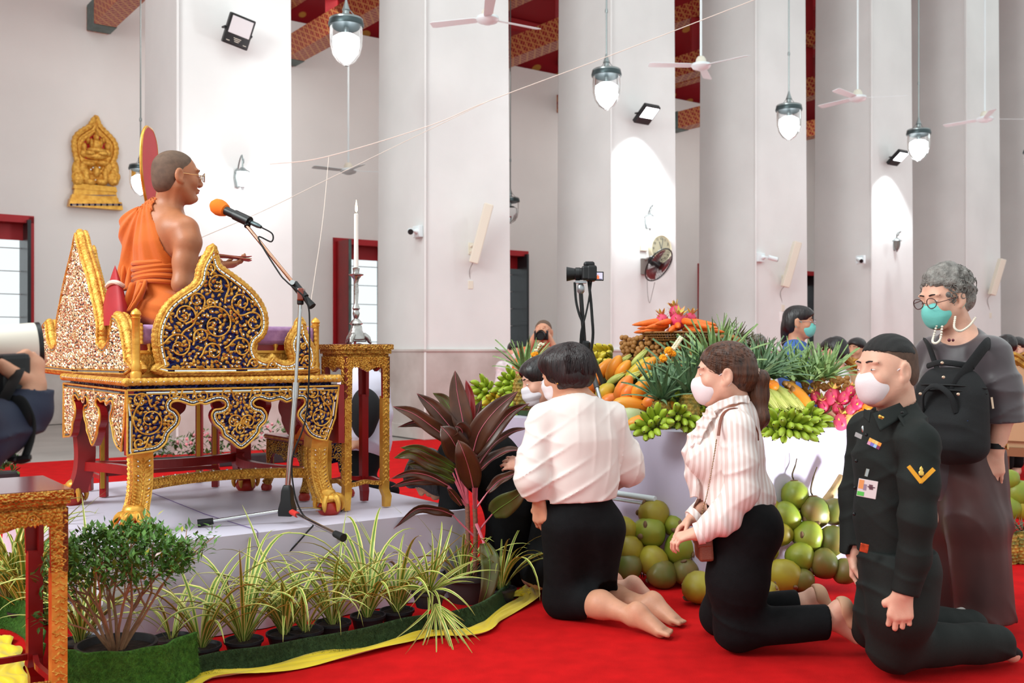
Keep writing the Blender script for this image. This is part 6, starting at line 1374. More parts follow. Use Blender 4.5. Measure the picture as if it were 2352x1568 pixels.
 tb([A(2284,800,Y-.12),A(2278,830,Y-.10),A(2270,900,Y-.14),A(2262,980,Y-.2)],.016,'strap_lower')
 f0=c+fw*.085;tb([f0-rt*.07+ZZ*.02,f0-rt*.055+fw*.02+ZZ*.09,f0+fw*.03+ZZ*.125,f0+rt*.055+fw*.02+ZZ*.09,f0+rt*.07+ZZ*.02],.012,'carry_handle',fl=.5);tb([c-rt*.10+ZZ*.20,c+fw*.06+ZZ*.215,c+rt*.10+ZZ*.20],.012,'top_band',fl=.6)
 for zz in(.115,.095):tb([c-rt*.15+ZZ*zz,c-rt*.08+fw*.065+ZZ*(zz+.01),c+fw*.08+ZZ*(zz+.012),c+rt*.08+fw*.065+ZZ*(zz+.01),c+rt*.15+ZZ*zz],.004,'zip_line',BLKR,1)
 SN=mat('brass_snap',(214,184,160),.3,.7)
 for p in(A(2164,833,Y-.30),A(2167,866,Y-.325),A(2114,904,Y-.27),A(2201,905,Y-.335)):b=MB();b.ell(p,(.007,.004,.006));b.build('snap',SN,bp)
 b=MB();b.box(A(2279,925,Y-.285),(.008,.004,.045),rot3((0,-8,0)));b.build('zip_pull',SN,bp,smooth=0)
 b=MB();b.box(A(2226,972,Y-.32),(.018,.004,.020),rot3((0,10,0)));b.build('blue_tag',mat('bright_blue_tag',(30,100,220),.4),bp,smooth=0)
elder()
# ---- a photographer at the frame's edge
def photographer():
 Y=2.35;NAVY=mat('navy_jacket',(30,36,58),.75,bump=.2,bscale=500,var=.1,vscale=10);root=person('photographer in navy jacket at the frame edge holding a white telephoto lens',A(-150,1500,2.2))
 v=Vox(.0045);w=A(72,888,Y)
 v.chain([A(-60,1010,Y-.18),A(62,935,Y-.02),w],[.045,.036,.028]);v.cone(w,A(66,848,Y+.01),.028,.034,.02,(.5,-.8,0),.75);v.cone(A(72,850,Y+.02),A(84,836,Y+.03),.022,.018,.012)
 for i,(a,b_,c_)in enumerate(((A(78,826,Y+.02),A(60,812,Y),A(36,820,Y-.03)),(A(84,838,Y+.04),A(74,818,Y+.06),A(52,826,Y+.06)),(A(84,850,Y+.06),A(76,832,Y+.09),A(54,842,Y+.09)))):v.chain([A(76,848,Y+.02+.015*i),a,b_,c_],[.017,.0115,.0105,.0085],.006)
 v.chain([A(58,872,Y-.02),A(32,858,Y-.05),A(14,846,Y-.06),A(4,834,Y-.07)],[.018,.0155,.0145,.011],.006)
 v.cone(A(-60,1010,Y-.18),A(-130,870,Y-.3),.05,.055,.03);v.cone(A(-130,870,Y-.3),A(-230,860,Y-.2),.07,.1,.05);v.cone(A(-230,860,Y-.2),A(-230,1200,Y-.2),.13,.15,.05)
 v.cone(A(-260,860,Y-.2),A(-210,760,Y-.2),.06,.055,.03)
 for q in(-.08,.12):v.cone(A(-230,1200,Y-.2+q),Vector((-1.35,Y-.2+q,.02)),.09,.05,.04)
 hd=Head(A(-150,770,Y-.15),(.9,.4,.05),(0,0,1),.235);hd.build(v,A(-230,850,Y-.2),.055)
 v.chain([A(-230,880,Y+.0),A(-120,980,Y+.15),A(20,880,Y+.25)],[.06,.045,.03]);hand(v,A(20,876,Y+.25),(.95,.2,.35),(-.2,-.2,.9),.85,(.7,.8,.6),-1)
 vput(v,'body',SKIN,root)
 s=Vox(.005)
 s.chain([A(77,900,Y),A(64,940,Y-.02),A(0,985,Y-.1),A(-60,1012,Y-.18)],[.040,.048,.056,.062],.03);s.cone(A(-60,1012,Y-.18),A(-130,872,Y-.3),.065,.07,.04);s.cone(A(-130,872,Y-.3),A(-230,880,Y-.2),.09,.12,.05);s.cone(A(-230,880,Y-.2),A(-230,1200,Y-.2),.15,.16,.05)
 s.chain([A(-230,890,Y+.0),A(-120,985,Y+.15),A(0,892,Y+.24)],[.08,.06,.045],.03)
 s.plane(A(78,896,Y),(.1,0,1),ball=(A(78,868,Y),.055));s.disp(creases((.3,0,1),70,.006,91,1,3));vput(s,'jacket',NAVY,root)
 t=Vox(.01)
 for q in(-.08,.12):t.cone(A(-230,1190,Y-.2+q),Vector((-1.35,Y-.2+q,.03)),.12,.08,.05)
 vput(t,'trousers',BCLOTH,root)
 hd.hair(root,HAIRB,[((0,-.02,.038),(.082,.102,.086))],[((0,.118,-.045),(.076,.085,.115))]);hd.eyes(root)
 cam=thing('telephoto_camera','camera with a large white telephoto lens aimed at the monk','camera',A(20,850,Y));ax=Vector((.80,.56,.05)).normalized();e=A(88,796,Y+.20);R_=Matrix(frame_of(ax)).transposed()
 CRW=mat('lens_cream',(232,222,208),.35)
 def ring(z0,z1,r0,r1,m,nm,par=cam):b=MB();b.lathe([(0,z0),(r0,z0),(r1,z1),(0,z1)],e,32,R=R_);return b.build(nm,m,par,smooth=30)
 lens=ring(-.30,-.20,.040,.046,CRW,'lens_barrel');ring(-.20,-.17,.0475,.048,BLK,'focus_ring');ring(-.17,-.14,.048,.050,CRW,'lens_collar');ring(-.14,-.11,.0515,.053,BLK,'zoom_ring')
 b=MB();b.lathe([(.050,-.115),(.055,-.10),(.060,-.02),(.060,.0),(.055,.0),(.050,-.09)],e,36,R=R_);b.build('lens_hood',CRW,cam,smooth=30);b=MB();b.lathe([(.0605,-.008),(.0615,.003),(.055,.004),(.054,-.006)],e,36,R=R_);b.build('hood_rim',BLK,cam)
 ring(-.10,-.095,.049,.049,mat('front_glass',(20,22,30),.05),'front_element')
 c=e-ax*.36;Rc=Matrix((ax,Vector((-ax.y,ax.x,0)).normalized(),ZZ)).transposed()
 b=MB();b.box(c+ZZ*.0,(.075,.15,.11),Rc);b.box(c+Rc@Vector((.0,.02,.065)),(.07,.06,.04),Rc);b.box(A(28,862,Y-.02),(.07,.06,.10),Rc);b.build('camera_body',BLK,cam,smooth=0,bevel=.012)
 for x,y,r in((38,829,.011),(52,832,.008),(14,836,.010)):b=MB();p=A(x,y,Y-.02);b.tube([p-ZZ*.008,p+ZZ*.008],r,14);b.build('control_dial',BLK,cam)
 def st(pts,r,fl=.15,up=(0,1,0)):b=MB();b.tube(curve_pts(pts,24),r,8,flat=fl,up=up);b.build('camera_strap',BLKR,cam)
 st([A(42,850,Y-.06),A(34,870,Y-.075),A(18,900,Y-.09),A(-10,950,Y-.1)],.020,.15,(.3,1,0));st([A(20,925,Y-.085),A(48,918,Y-.085),A(66,945,Y-.09),A(74,975,Y-.09),A(70,1010,Y-.09),A(58,1048,Y-.1)],.010,.3);st([A(10,930,Y-.09),A(38,930,Y-.10),A(54,955,Y-.105),A(50,985,Y-.09)],.020,.15,(.5,1,0));st([A(-10,1018,Y-.12),A(18,1046,Y-.11),A(45,1056,Y-.1),A(66,1050,Y-.1)],.010,.35)
 b=MB();b.box(A(56,1051,Y-.1),(.03,.012,.012),rot3((0,-5,0)));b.box(A(28,1055,Y-.11),(.02,.012,.01));b.build('strap_buckle',BLK,cam,smooth=0,bevel=.003)
photographer()
# ---------------------------------------------------------------- the fruit table
TZ=.75
C0=Vector((.985,4.87,0))
cloth_box('fruit_table',C0,U,N,1.42,1.95,TZ-.004,mat('lilac_table_cloth',(206,198,220),.5,var=.05,vscale=3,sheen=.2),'long fruit table draped to the floor in lilac cloth','table',.010,8,.05)
MC=C0+U*.62+N*.92+ZZ*TZ;MR=(.60,.86,.46)
def tb_(u,n,z=0.):return C0+U*u+N*n+ZZ*(TZ+z)
BANLEAF=mat('banana_leaf',(44,66,34),.5,var=.3,vscale=10)
m=MB()
for z,r in((0,.96),(.16,.80),(.30,.42)):m.lathe([(0,z),(r,z),(r,z+.16-(.02 if z>.2 else 0)),(0,z+.16-(.02 if z>.2 else 0))],MC,40,R=Matrix.Rotation(ALPHA,3,'Z')@Matrix.Diagonal((MR[0]*.9,MR[1]*.9,1)))
tag(m.build('display_riser',BANLEAF,smooth=30),'tiered round riser wrapped in leaves hidden under the fruit pile','riser')
def surf(px,py,out=0.):
 """point where the sight line meets the swelling pile of fruit (or the table top before it)"""
 o=Vector((0,0,EYE));r=(at(px,py,1)-o)
 def loc(p):q=p-MC;return Vector((q.dot(U)/MR[0],q.dot(N)/MR[1],q.z/MR[2]))
 a,d=loc(o),loc(o+r)-loc(o);A_=d.dot(d);B=a.dot(d);Cc=a.dot(a)-1;D=B*B-A_*Cc
 if D>0:
  t=(-B-math.sqrt(D))/A_;p=o+r*t
 else:t=-B/A_;p=o+r*t
 if p.z<TZ+.02:
  t=(TZ+.03-EYE)/r.z;q=o+r*t
  p=q
 l=loc(p);nn=(U*(l.x/MR[0])+N*(l.y/MR[1])+ZZ*(l.z/MR[2])).normalized()
 return p+nn*out,nn
def imgdir(ang,tilt=0.):
 a=math.radians(ang);return Vector((math.cos(a),tilt,math.sin(a))).normalized()
def fruit_mesh(name,mats,prof,n=18,lob=0,lamp=.0,bend=0.,smooth=60):
 """prof: (t along the length -1..1, radius)"""
 b=MB();k=len(prof);vs=[]
 for x,r in prof:
  for j in range(n):
   th=2*PI*j/n;rr=r*(1+lamp*math.cos(lob*th));vs.append(Vector((x,rr*math.cos(th),rr*math.sin(th)+bend*(x*x))))
 fs=[(i*n+j,i*n+(j+1)%n,(i+1)*n+(j+1)%n,(i+1)*n+j)for i in range(k-1)for j in range(n)]+[tuple(range(n-1,-1,-1)),tuple((k-1)*n+j for j in range(n))]
 b.add(vs,fs);return b.mesh(name,mats,smooth)
def orient(o,p,d,roll=0.):
 d=Vector(d).normalized();a,b_,_=frame_of(d);M=Matrix((d,a,b_)).transposed().to_4x4()@Matrix.Rotation(roll,4,'X');o.matrix_basis=Matrix.Translation(p)@M;return o
def single(name,me,p,d,label,cat,group,roll=0.,s=1.):
 o=bpy.data.objects.new(name,me);COL.objects.link(o);orient(o,p,d,roll);o.scale=s if hasattr(s,'__len__')else(s,)*3;return tag(o,label,cat,group)
PXM=2350.0
PAPO=mat('papaya_orange',(238,138,36),.38,var=.35,vscale=7,rgb2=(228,160,50));PAPR=mat('papaya_red_orange',(234,116,46),.38,var=.3,vscale=8,rgb2=(240,150,60));PAPY=mat('papaya_yellow_green',(226,176,48),.4,var=.6,vscale=6,rgb2=(150,158,52));PAPG=mat('winter_melon_skin',(170,184,128),.35,var=.35,vscale=9,rgb2=(196,204,160))
HUSK=mat('corn_husk',(206,204,120),.6,var=.4,vscale=20,rgb2=(170,180,84),stretch=(.3,3,3));DARKT=mat('dark_stem',(58,42,24),.8)
pp=[(-1,.10),(-.97,.22),(-.86,.52),(-.6,.84),(-.2,1.),(.25,.97),(.62,.76),(.86,.48),(.97,.2),(1,.04)]
def papaya(px,py,L,W,ang,m,label,tilt=0.,name='papaya',cat='papaya',out=.0,prof=pp):
 p,nn=surf(px,py,0);hl,hw=L*p.y/PXM,W*p.y/PXM;p=p+nn*(hw*.35+out)
 me=fruit_mesh(name,[m],[(x*hl,r*hw)for x,r in prof],18,bend=-.18*hw/hl/hl*hl)
 root=single(name,me,p,imgdir(ang,tilt),label,cat,name+'s on the fruit pile')
 b=MB();d=-1;b.tube([Vector((-hl*1.0,0,-.18*hw*hl)),Vector((-hl*1.06,0,-.18*hw*hl))],hw*.12,8);st=b.build('stem_scar',DARKT);st.parent=root
 return root
for i,q in enumerate(((1386,855,36,15,52,PAPO,'orange papaya leaning left behind the tripod leg'),(1413,850,34,16,66,PAPO,'tall orange papaya upright under the longan wall'),(1433,853,28,14,55,PAPO,'orange papaya with a green leaf blade across it'),(1466,850,40,13,44,PAPY,'yellow-green papaya slanting up to the longans'),(1490,846,30,14,52,PAPO,'orange papaya partly behind the pineapple leaves'),(1364,888,26,18,42,PAPR,'dark orange papaya behind the tripod legs'),(1394,902,26,18,38,PAPY,'yellow-orange papaya with a greenish end in the middle row'),(1435,896,36,18,62,PAPR,'large red-orange papaya leaning in the middle of the pile'),(1444,905,22,15,66,PAPR,'small red-orange papaya tucked beside the largest one'),(1474,898,27,18,58,PAPO,'orange papaya left of the pineapple base'),(1404,921,24,16,25,PAPR,'red-orange papaya low beside the white blouse'),(1455,930,44,17,-8,PAPO,'long orange papaya lying level over the pale melon'),(1476,971,38,19,6,PAPO,'yellow-orange papaya lying at the table edge'),(1524,943,34,20,28,PAPO,'orange papaya with its round tip toward us above the bananas'),(1500,922,24,15,20,PAPR,'reddish papaya half hidden under pineapple leaves'),(1829,908,42,15,-44,PAPO,'long orange papaya slanting down beside the corn'),(1350,915,22,14,45,PAPO,'orange papaya glimpsed beyond the kneeling woman'))):
 papaya(q[0],q[1],q[2],q[3],q[4],q[5],q[6],tilt=-.25 if i not in(11,12)else-.05)
papaya(1452,962,44,29,-4,PAPG,'pale green winter melon lying beside the white blouse',0.,'winter_melon','melon',out=-.02)
cp_=[(-1,.12),(-.9,.4),(-.6,.8),(-.2,1),(.2,.95),(.6,.7),(.85,.42),(1,.12)]
for q in((1415,872,26,9,34,'corn cob in pale green husk among the papayas'),(1452,868,24,9,30,'corn cob with a dry silk tuft above the middle papaya'),(1482,872,22,9,40,'corn cob in husk beside the pineapple leaves'),(1428,834,26,8,38,'corn cob in husk just under the longans'),(1468,826,30,9,48,'yellow-green corn husk pointing up against the longans'),(1762,912,34,12,-52,'green-edged corn husk beside the ponytail'),(1781,914,34,12,-46,'pale corn husk second from the ponytail'),(1800,910,38,12,-44,'long pale corn husk in the middle of the row'),(1817,916,34,10,-46,'pale corn husk next to the slanting papaya')):
 o=papaya(q[0],q[1],q[2],q[3],q[4],HUSK,q[5],-.2,'corn_cob','corn',prof=cp_)
 hl,hw=q[2]*5.3/PXM,q[3]*5.3/PXM;b=MB()
 for k in range(5):
  a=k*2*PI/5;e=Vector((0,math.cos(a),math.sin(a)))
  b.tube([Vector((hl*.2,0,0))+e*hw*.92,Vector((hl*.8,0,0))+e*hw*.66,Vector((hl*1.2,0,0))+e*hw*.35],[hw*.16,hw*.14,.001],5)
 l=b.build('husk_leaf',HUSK);l.parent=o
 # bananas in hands: each finger a part
BANG=mat('banana_green',(150,176,46),.42,var=.35,vscale=12,rgb2=(176,192,70));BANY=mat('banana_yellow',(216,180,52),.42,var=.5,vscale=10,rgb2=(190,184,60));BTIP=mat('banana_tip',(52,38,22),.8)
def finger_mesh(m):
 b=MB();P=curve_pts([(0,0,0),(.03,0,.006),(.065,0,.004),(.095,0,-.008),(.112,0,-.018)],10);b.tube(P,[.006,.012,.0165,.0185,.0192,.0192,.0185,.0165,.013,.008,.004],7)
 b.tube([P[-1]-Vector((.002,0,-.001)),P[-1]+Vector((.005,0,-.002))],.0035,5,1);return b.mesh('finger',[m,BTIP],60)
FING={0:finger_mesh(BANG),1:finger_mesh(BANY)}
def banana_hand(p,nrm,label,kind=0,s=1.,seed=0,rows=2,cnt=6):
 R_=random.Random(seed);root=thing('banana_bunch',label,'bananas',p,group='bunches of small bananas')
 f=Vector(nrm).normalized();f.z=max(f.z,-.2);a,b_,_=frame_of(f);tw_=R_.uniform(-1.1,1.1);a,b_=a*math.cos(tw_)+b_*math.sin(tw_),b_*math.cos(tw_)-a*math.sin(tw_)
 b=MB();b.tube([p-f*.075-a*.05,p-f*.08,p-f*.075+a*.05],[.012,.02,.012],7);b.build('stalk',mat('banana_stalk',(110,112,44),.7),root)
 for r in range(rows):
  for i in range(cnt):
   u=(i-(cnt-1)/2)/(cnt-1)*2;d=(f+a*(u*.62+R_.uniform(-.08,.08))+b_*((r-.5*(rows-1))*.5+R_.uniform(-.15,.15))).normalized();d.z=max(d.z,-.12 if p.z>TZ+.09 else .02)
   q=p-f*.075+a*u*.045*s+b_*(r-.5*(rows-1))*.024
   o=bpy.data.objects.new('finger',FING[kind]);COL.objects.link(o)
   x=d;z=(b_-x*b_.dot(x)).normalized();y=z.cross(x);M=Matrix((x,y,z)).transposed().to_4x4()
   o.parent=root;o.matrix_parent_inverse=Matrix.Translation(-Vector(root.location));o.matrix_basis=Matrix.Translation(q)@M@Matrix.Diagonal((s*R_.uniform(.85,1.0),)*3+(1,))
 return root
BL=[(1500,985,0,'green bananas at the front edge below the yellow papaya'),(1535,975,0,'green bananas between the papaya and the striped blouse'),(1548,950,0,'upright green bananas beside the round-tipped papaya'),(1580,985,0,'green bananas on the cloth edge left of the striped sleeve'),(1585,950,0,'green bananas in the middle of the front heap'),(1560,965,0,'green bananas tucked behind the front row left of the collar'),(1600,972,1,'yellow-green bananas behind the front row by the ruffle'),(1515,965,0,'green bananas peeping above the front row'),(1612,930,0,'topmost bright green bananas by the woman\'s chin'),(1622,970,0,'green bananas touching the ruffled collar'),(1758,985,0,'green bananas on the cloth edge beside the ponytail end'),(1765,940,0,'tall green bananas below the corn husks'),(1800,955,0,'green bananas under the slanting papaya'),(1790,988,0,'lowest green bananas left of the middle on the far side of the ponytail'),(1835,975,0,'green bananas in the centre right of the ponytail'),(1860,945,1,'yellowish bananas under the dragon fruit'),(1850,990,0,'green bananas at the very edge of the cloth in bright light'),(1890,970,0,'shiny green bananas touching the low dragon fruit'),(1780,962,0,'green bananas filling the heap below the corn'),(1825,952,1,'yellow-green bananas beneath the papaya tip'),(1872,988,0,'green bananas low at the cloth edge under the dragon fruit'),(1105,900,0,'green bananas at the far corner over the red leaf'),(1150,885,0,'green bananas on top of the corner heap'),(1135,915,1,'yellow bananas in the corner heap'),(1175,905,0,'green bananas left of the tall pineapple'),(1180,935,0,'green bananas beneath the tall pineapple'),(1210,945,0,'green bananas beside the pale pomelo'),(1200,960,0,'green bananas lowest at the corner edge'),(1095,945,0,'green bananas at the outer corner of the table'),(1375,818,1,'ripe yellow bananas behind the camera tripod'),(1362,835,1,'ripe yellow bananas lower behind the tripod'),(1352,868,0,'green bananas behind the tripod leg')]
def left_edge_pt(px,py):
 """on the heap along the far end of the table's side"""
 o=Vector((0,0,EYE));r=at(px,py,1)-o;pl=C0+U*.14;t=(pl-o).dot(U)/r.dot(U);p=o+r*t
 return p
for i,(x,y,k,lb)in enumerate(BL):
 if x<1230:
  rj=random.Random(x);p=left_edge_pt(x,y)+Vector((.03,.06,.01));nn=(-U*.6-N*.5+Vector((rj.uniform(-.5,.5),rj.uniform(-.3,.2),rj.uniform(-.05,.6)))).normalized()
 else:
  p,nn=surf(x,y,.0);rj=random.Random(x);nn=(nn*.5+Vector((rj.uniform(-.7,.7),-.75,rj.uniform(-.1,.6)))).normalized()
  p=p+Vector((0,.09,.015))
 p.z=max(p.z,TZ+.05);banana_hand(p,nn,lb,k,1.0 if x>1230 else 1.05,i,3 if x not in(1612,1548)else 2,5)
m=MB();
q=C0+U*.30+N*1.72+ZZ*(TZ+.06);m.box(q,(.34,.40,.12),Matrix.Rotation(ALPHA,3,'Z'));tag(m.build('fruit_crate',BANLEAF,smooth=0,bevel=.01),'low leaf-covered crate under the corner heap of bananas','crate')
# round fruit
ORG=mat('orange_peel',(242,134,26),.4,bump=.25,bscale=160,var=.1,vscale=8);PEAR=mat('pear_skin',(232,186,108),.5,var=.15,vscale=14,bump=.1,bscale=200);POM=mat('pomelo_skin',(226,218,170),.5,bump=.2,bscale=120)
ob=[(-1,.0),(-.93,.36),(-.75,.66),(-.4,.93),(0,1),(.4,.93),(.75,.66),(.93,.34),(1,.0)]
om=fruit_mesh('orange',[ORG],[(x*.034*.88,max(r,.02)*.036)for x,r in ob],16);oc=MB();oc.lathe([(.005,0),(.007,.003),(0,.005)],(.030,0,0),6,R=Matrix.Rotation(PI/2,3,'Y'));ocm=oc.mesh('calyx',BANG)
for x,y,r,lb in((1749,868,15,'topmost mandarin orange beside the ponytail tie'),(1741,884,12,'mandarin orange lower at the edge of the hair'),(1769,884,15,'mandarin orange under the corn silk'),(1735,862,10,'mandarin orange mostly behind the hair tie'),(1984,934,12,'orange by the soldier\'s mask'),(1975,944,10,'orange behind the yellow pears'),(1355,905,10,'orange glimpsed between tripod legs')):
 p,nn=surf(x,y,.0);p=p+Vector((0,-.05,0));o=single('mandarin_orange',om,p,(.2,-.1,1),lb,'orange','mandarin oranges on the pile',s=r*p.y/PXM/.036);c_=bpy.data.objects.new('calyx',ocm);COL.objects.link(c_);c_.parent=o
pm=fruit_mesh('pear',[PEAR],[(x*.044,max(r,.02)*.040*(1-.10*x))for x,r in ob],16);ps=MB();ps.tube([(.042,0,0),(.055,.003,0)],.0018,5);psm=ps.mesh('stem',DARKT)
for x,y,lb in((1951,962,'round yellow pear next to the low dragon fruit'),(1972,958,'round yellow pear nearest the soldier')):
 p,nn=surf(x,y,0);o=single('pear',pm,p+Vector((0,-.03,.0)),(.1,0,1),lb,'pear','yellow pears');c_=bpy.data.objects.new('stem',psm);COL.objects.link(c_);c_.parent=o
om2=fruit_mesh('pomelo',[POM],[(x*.075,max(r,.02)*.078)for x,r in ob],20);p=left_edge_pt(1243,940)+Vector((.0,-.1,0));p.z=TZ+.08;single('pomelo',om2,p,(0,0,1),'large pale pomelo half hidden behind the white sleeve','pomelo',None)
# dragon fruit with their green scales
DRA=mat('dragon_fruit_skin',(206,44,92),.45,var=.3,vscale=12,rgb2=(222,84,110));SCL=mat('dragon_fruit_scale',(186,190,70),.55,var=.6,vscale=30,rgb2=(214,90,90))
dp=[(-1,.05),(-.9,.42),(-.6,.82),(-.15,1),(.3,.95),(.7,.66),(.92,.34),(1,.2)]
dm=fruit_mesh('dragon_fruit',[DRA],[(x*.052,r*.042)for x,r in dp],18)
def scale_mesh(long_):
 b=MB();R_=random.Random(4 if long_ else 2)
 def sc(x,th,L,out):
  r=.042*np.interp(x/.052,[a for a,_ in dp],[r_ for _,r_ in dp]);e=Vector((0,math.cos(th),math.sin(th)));t=Vector((0,-math.sin(th),math.cos(th)));p=Vector((x,0,0))+e*r*.96;d=(Vector((1,0,0))+e*out).normalized()
  w=L*.26;b.add([p-t*w,p+t*w,p+d*L*.55+t*w*.7+e*.003,p+d*L+e*.006,p+d*L*.55-t*w*.7+e*.003],[(0,1,2,4),(4,2,3)],0)
 if long_:
  for k in range(7):sc(.047,k*.9,.04,.5+.3*(k%2))
 else:
  for k in range(16):sc(-.03+.0055*k,k*2.4,.022,.5)
 return b.mesh('scale',SCL,0)
SM0,SM1=scale_mesh(False),scale_mesh(True)
def dragon(p,d,lb,s=1.,roll=0.,grp='dragon fruit at the table side'):
 o=single('dragon_fruit',dm,p,d,lb,'dragon fruit',grp,roll,s)
 for nm,me in(('scales',SM0),('crown_scales',SM1)):c_=bpy.data.objects.new(nm,me);COL.objects.link(c_);c_.parent=o
TOPC=MC+ZZ*.50;TY=5.72
for x,y,r,lb,d in((1521,737,15,'dragon fruit standing leftmost of the four on top',(-.1,0,1)),(1553,719,16,'topmost dragon fruit of the whole pile',(-.35,0,1)),(1557,738,18,'dragon fruit in front at the middle of the four on top',(.1,-.5,1)),(1586,735,15,'dragon fruit standing rightmost of the four on top',(.15,0,1))):
 dragon(at(x,y,TY+(.06 if y<725 else-.05 if x==1557 else 0)),d,lb,r*TY/PXM/.042,x,'dragon fruit crowning the pile')
for x,y,r,lb,d in((1906,910,18,'round smooth dragon fruit in the upper row',(.1,-.2,1)),(1934,912,15,'dragon fruit with pointed scales beside the smooth round one',(.5,-.3,.8)),(1946,898,12,'dragon fruit behind, under the longans',(.3,0,1)),(1868,912,14,'scaly dragon fruit beside the slanting papaya',(-.4,-.2,.8)),(1886,930,15,'dragon fruit above the shiny bananas',(-.3,-.4,.8)),(1918,936,13,'dragon fruit in the lower middle with yellow scales',(0,-.5,.8)),(1965,922,17,'dragon fruit near the soldier\'s mask',(.5,-.2,.8)),(1926,966,18,'lowest dragon fruit on the cloth beside a pear',(.1,-.3,1)),(1950,938,13,'dragon fruit above the yellow pears',(.6,-.3,.6)),(1483,772,9,'small dragon fruit peeking out under the carrot basket',(-.5,0,.8))):
 p,nn=surf(x,y,0);dragon(p+Vector((0,-.05,0)),d,lb,r*p.y/PXM/.042,x)
 # longans: a ring under the basket and a heap at the side
LON=mat('longan_skin',(176,126,66),.6,var=.25,vscale=20,rgb2=(150,98,46),bump=.2,bscale=200)
lm=MB();lm.ell((0,0,0),.0158,nu=10,nv=7);lm=lm.mesh('longan',LON,60)
RL=random.Random(12);LC=at(1556,808,5.92);LC.z=0
m=MB();m.lathe([(0,1.05),(.30,1.05),(.30,1.215),(0,1.215)],LC,28);tag(m.build('longan_basket',mat('wicker_dark',(112,78,44),.7),smooth=30),'round basket core hidden under the ring of longans','basket')
def longan(p,lb,g):
 o=bpy.data.objects.new('longan',lm);COL.objects.link(o);o.location=p;o.rotation_euler=(RL.uniform(0,6),RL.uniform(0,6),0);tag(o,lb,'longan',g)
for k in range(8):
 z=1.045+k*.0255
 for j in range(34):
  th=PI+.15+(j+.5*(k%2))*PI*1.0/32+RL.uniform(-.03,.03)
  if th>PI+2.95:continue
  if 1.9<th-PI<2.3 and k<6:continue
  rr=.325+RL.uniform(-.008,.012);longan(LC+Vector((rr*math.cos(th),rr*math.sin(th),z+RL.uniform(-.008,.008))),'brown longan in the ring under the carrot basket','longans ringing the carrot basket')
for k in range(58):
 x,y=RL.uniform(1800,1945),0;y=893+RL.uniform(-14,16)-(8 if x>1880 else 0)
 p,nn=surf(x,y,0);longan(p+Vector((0,-.02,.008)),'brown longan in the heap behind the dragon fruit','longans heaped above the dragon fruit')
for k in range(20):longan(at(RL.uniform(1640,1710),RL.uniform(775,795),5.7),'brown longan in the ring under the carrot basket','longans ringing the carrot basket')
# basket of carrots
bk_=at(1556,783,TY);bkt=thing('carrot_basket','shallow woven basket full of carrots on top of the pile','basket',bk_);WIC=mat('wicker',(150,100,50),.6,var=.3,vscale=60,bump=.3,bscale=120)
b=MB();b.lathe([(0,0),(.165,0),(.17,.004),(.165,.008),(0,.008)],bk_,32);b.lathe([(.20,.04),(.207,.045),(.20,.052),(.193,.045)],bk_,40);b.lathe([(.168,0),(.174,.006),(.166,.01)],bk_,40);b.build('rim',WIC,bkt)
b=MB()
for k in range(72):a=k*2*PI/72;e=Vector((math.cos(a),math.sin(a),0));b.bar(bk_+e*.168+ZZ*.006,bk_+e*.198+ZZ*.044,.006,.003,up=tuple(e))
for zz in(.018,.031):b.tube([bk_+Vector((math.cos(a)*(.168+.79*zz),math.sin(a)*(.168+.79*zz),zz))for a in[k*PI/18 for k in range(37)]],.0022,5)
b.build('weave',WIC,bkt,kind='stuff')
CAR=mat('carrot_orange',(240,112,34),.45,var=.15,vscale=10,bump=.25,bscale=70,stretch=(6,1,1))
cm_=fruit_mesh('carrot',[CAR],[(-.07,.006),(-.066,.016),(-.045,.0185),(0,.016),(.04,.011),(.065,.006),(.078,.001)],10);ct_=MB();ct_.lathe([(.007,0),(.008,.004),(.004,.008),(0,.008)],(-.068,0,0),8,R=Matrix.Rotation(-PI/2,3,'Y'));ct_=ct_.mesh('stalk_scar',BANG)
clab=['carrot pointing out furthest at the basket edge','carrot lying across the front of the basket']
for k in range(26):
 a=k*2*PI/22+.1*(k%2);up_=.048+.02*(k%3);e=Vector((math.cos(a),math.sin(a),0));o=single('carrot',cm_,bk_+e*(.15+.02*(k%2))+ZZ*(up_+.012),e-ZZ*.12,'orange carrot laid with its tip over the basket rim','carrot','carrots radiating over the basket rim',k,1.0+.15*(k%2));c_=bpy.data.objects.new('stalk_scar',ct_);COL.objects.link(c_);c_.parent=o
b=MB()
# pineapples: spiked crowns, scaled bodies
PLG=[mat('pineapple_leaf',(122,152,108),.5,var=.3,vscale=10,rgb2=(84,114,84),stretch=(1,6,1)),mat('pineapple_leaf_pale',(150,176,112),.5,var=.3,vscale=10,rgb2=(112,142,88)),mat('pineapple_leaf_dry',(112,96,70),.7,var=.4,vscale=12,rgb2=(84,84,60))]
PSK=mat('pineapple_skin',(196,150,60),.6,var=.5,vscale=30,rgb2=(96,104,44),bump=.3,bscale=90)
def pine_leaf(L,w,m,curve):
 b=MB()
 def g(u,t):
  y=(u-.5)*w*(1-t)**1.0*(.8+1.6*t*(1-t));return Vector((L*(t-.12*curve*t*t),y,abs(u-.5)*w*.5+curve*L*.45*t*t))
 b.grid(g,3,7);return b.mesh('leaf',m,0)
PL={(k,c):pine_leaf(1.,.20 if k<2 else .20,PLG[k],c)for k in range(3)for c in(.15,.5,.9)}
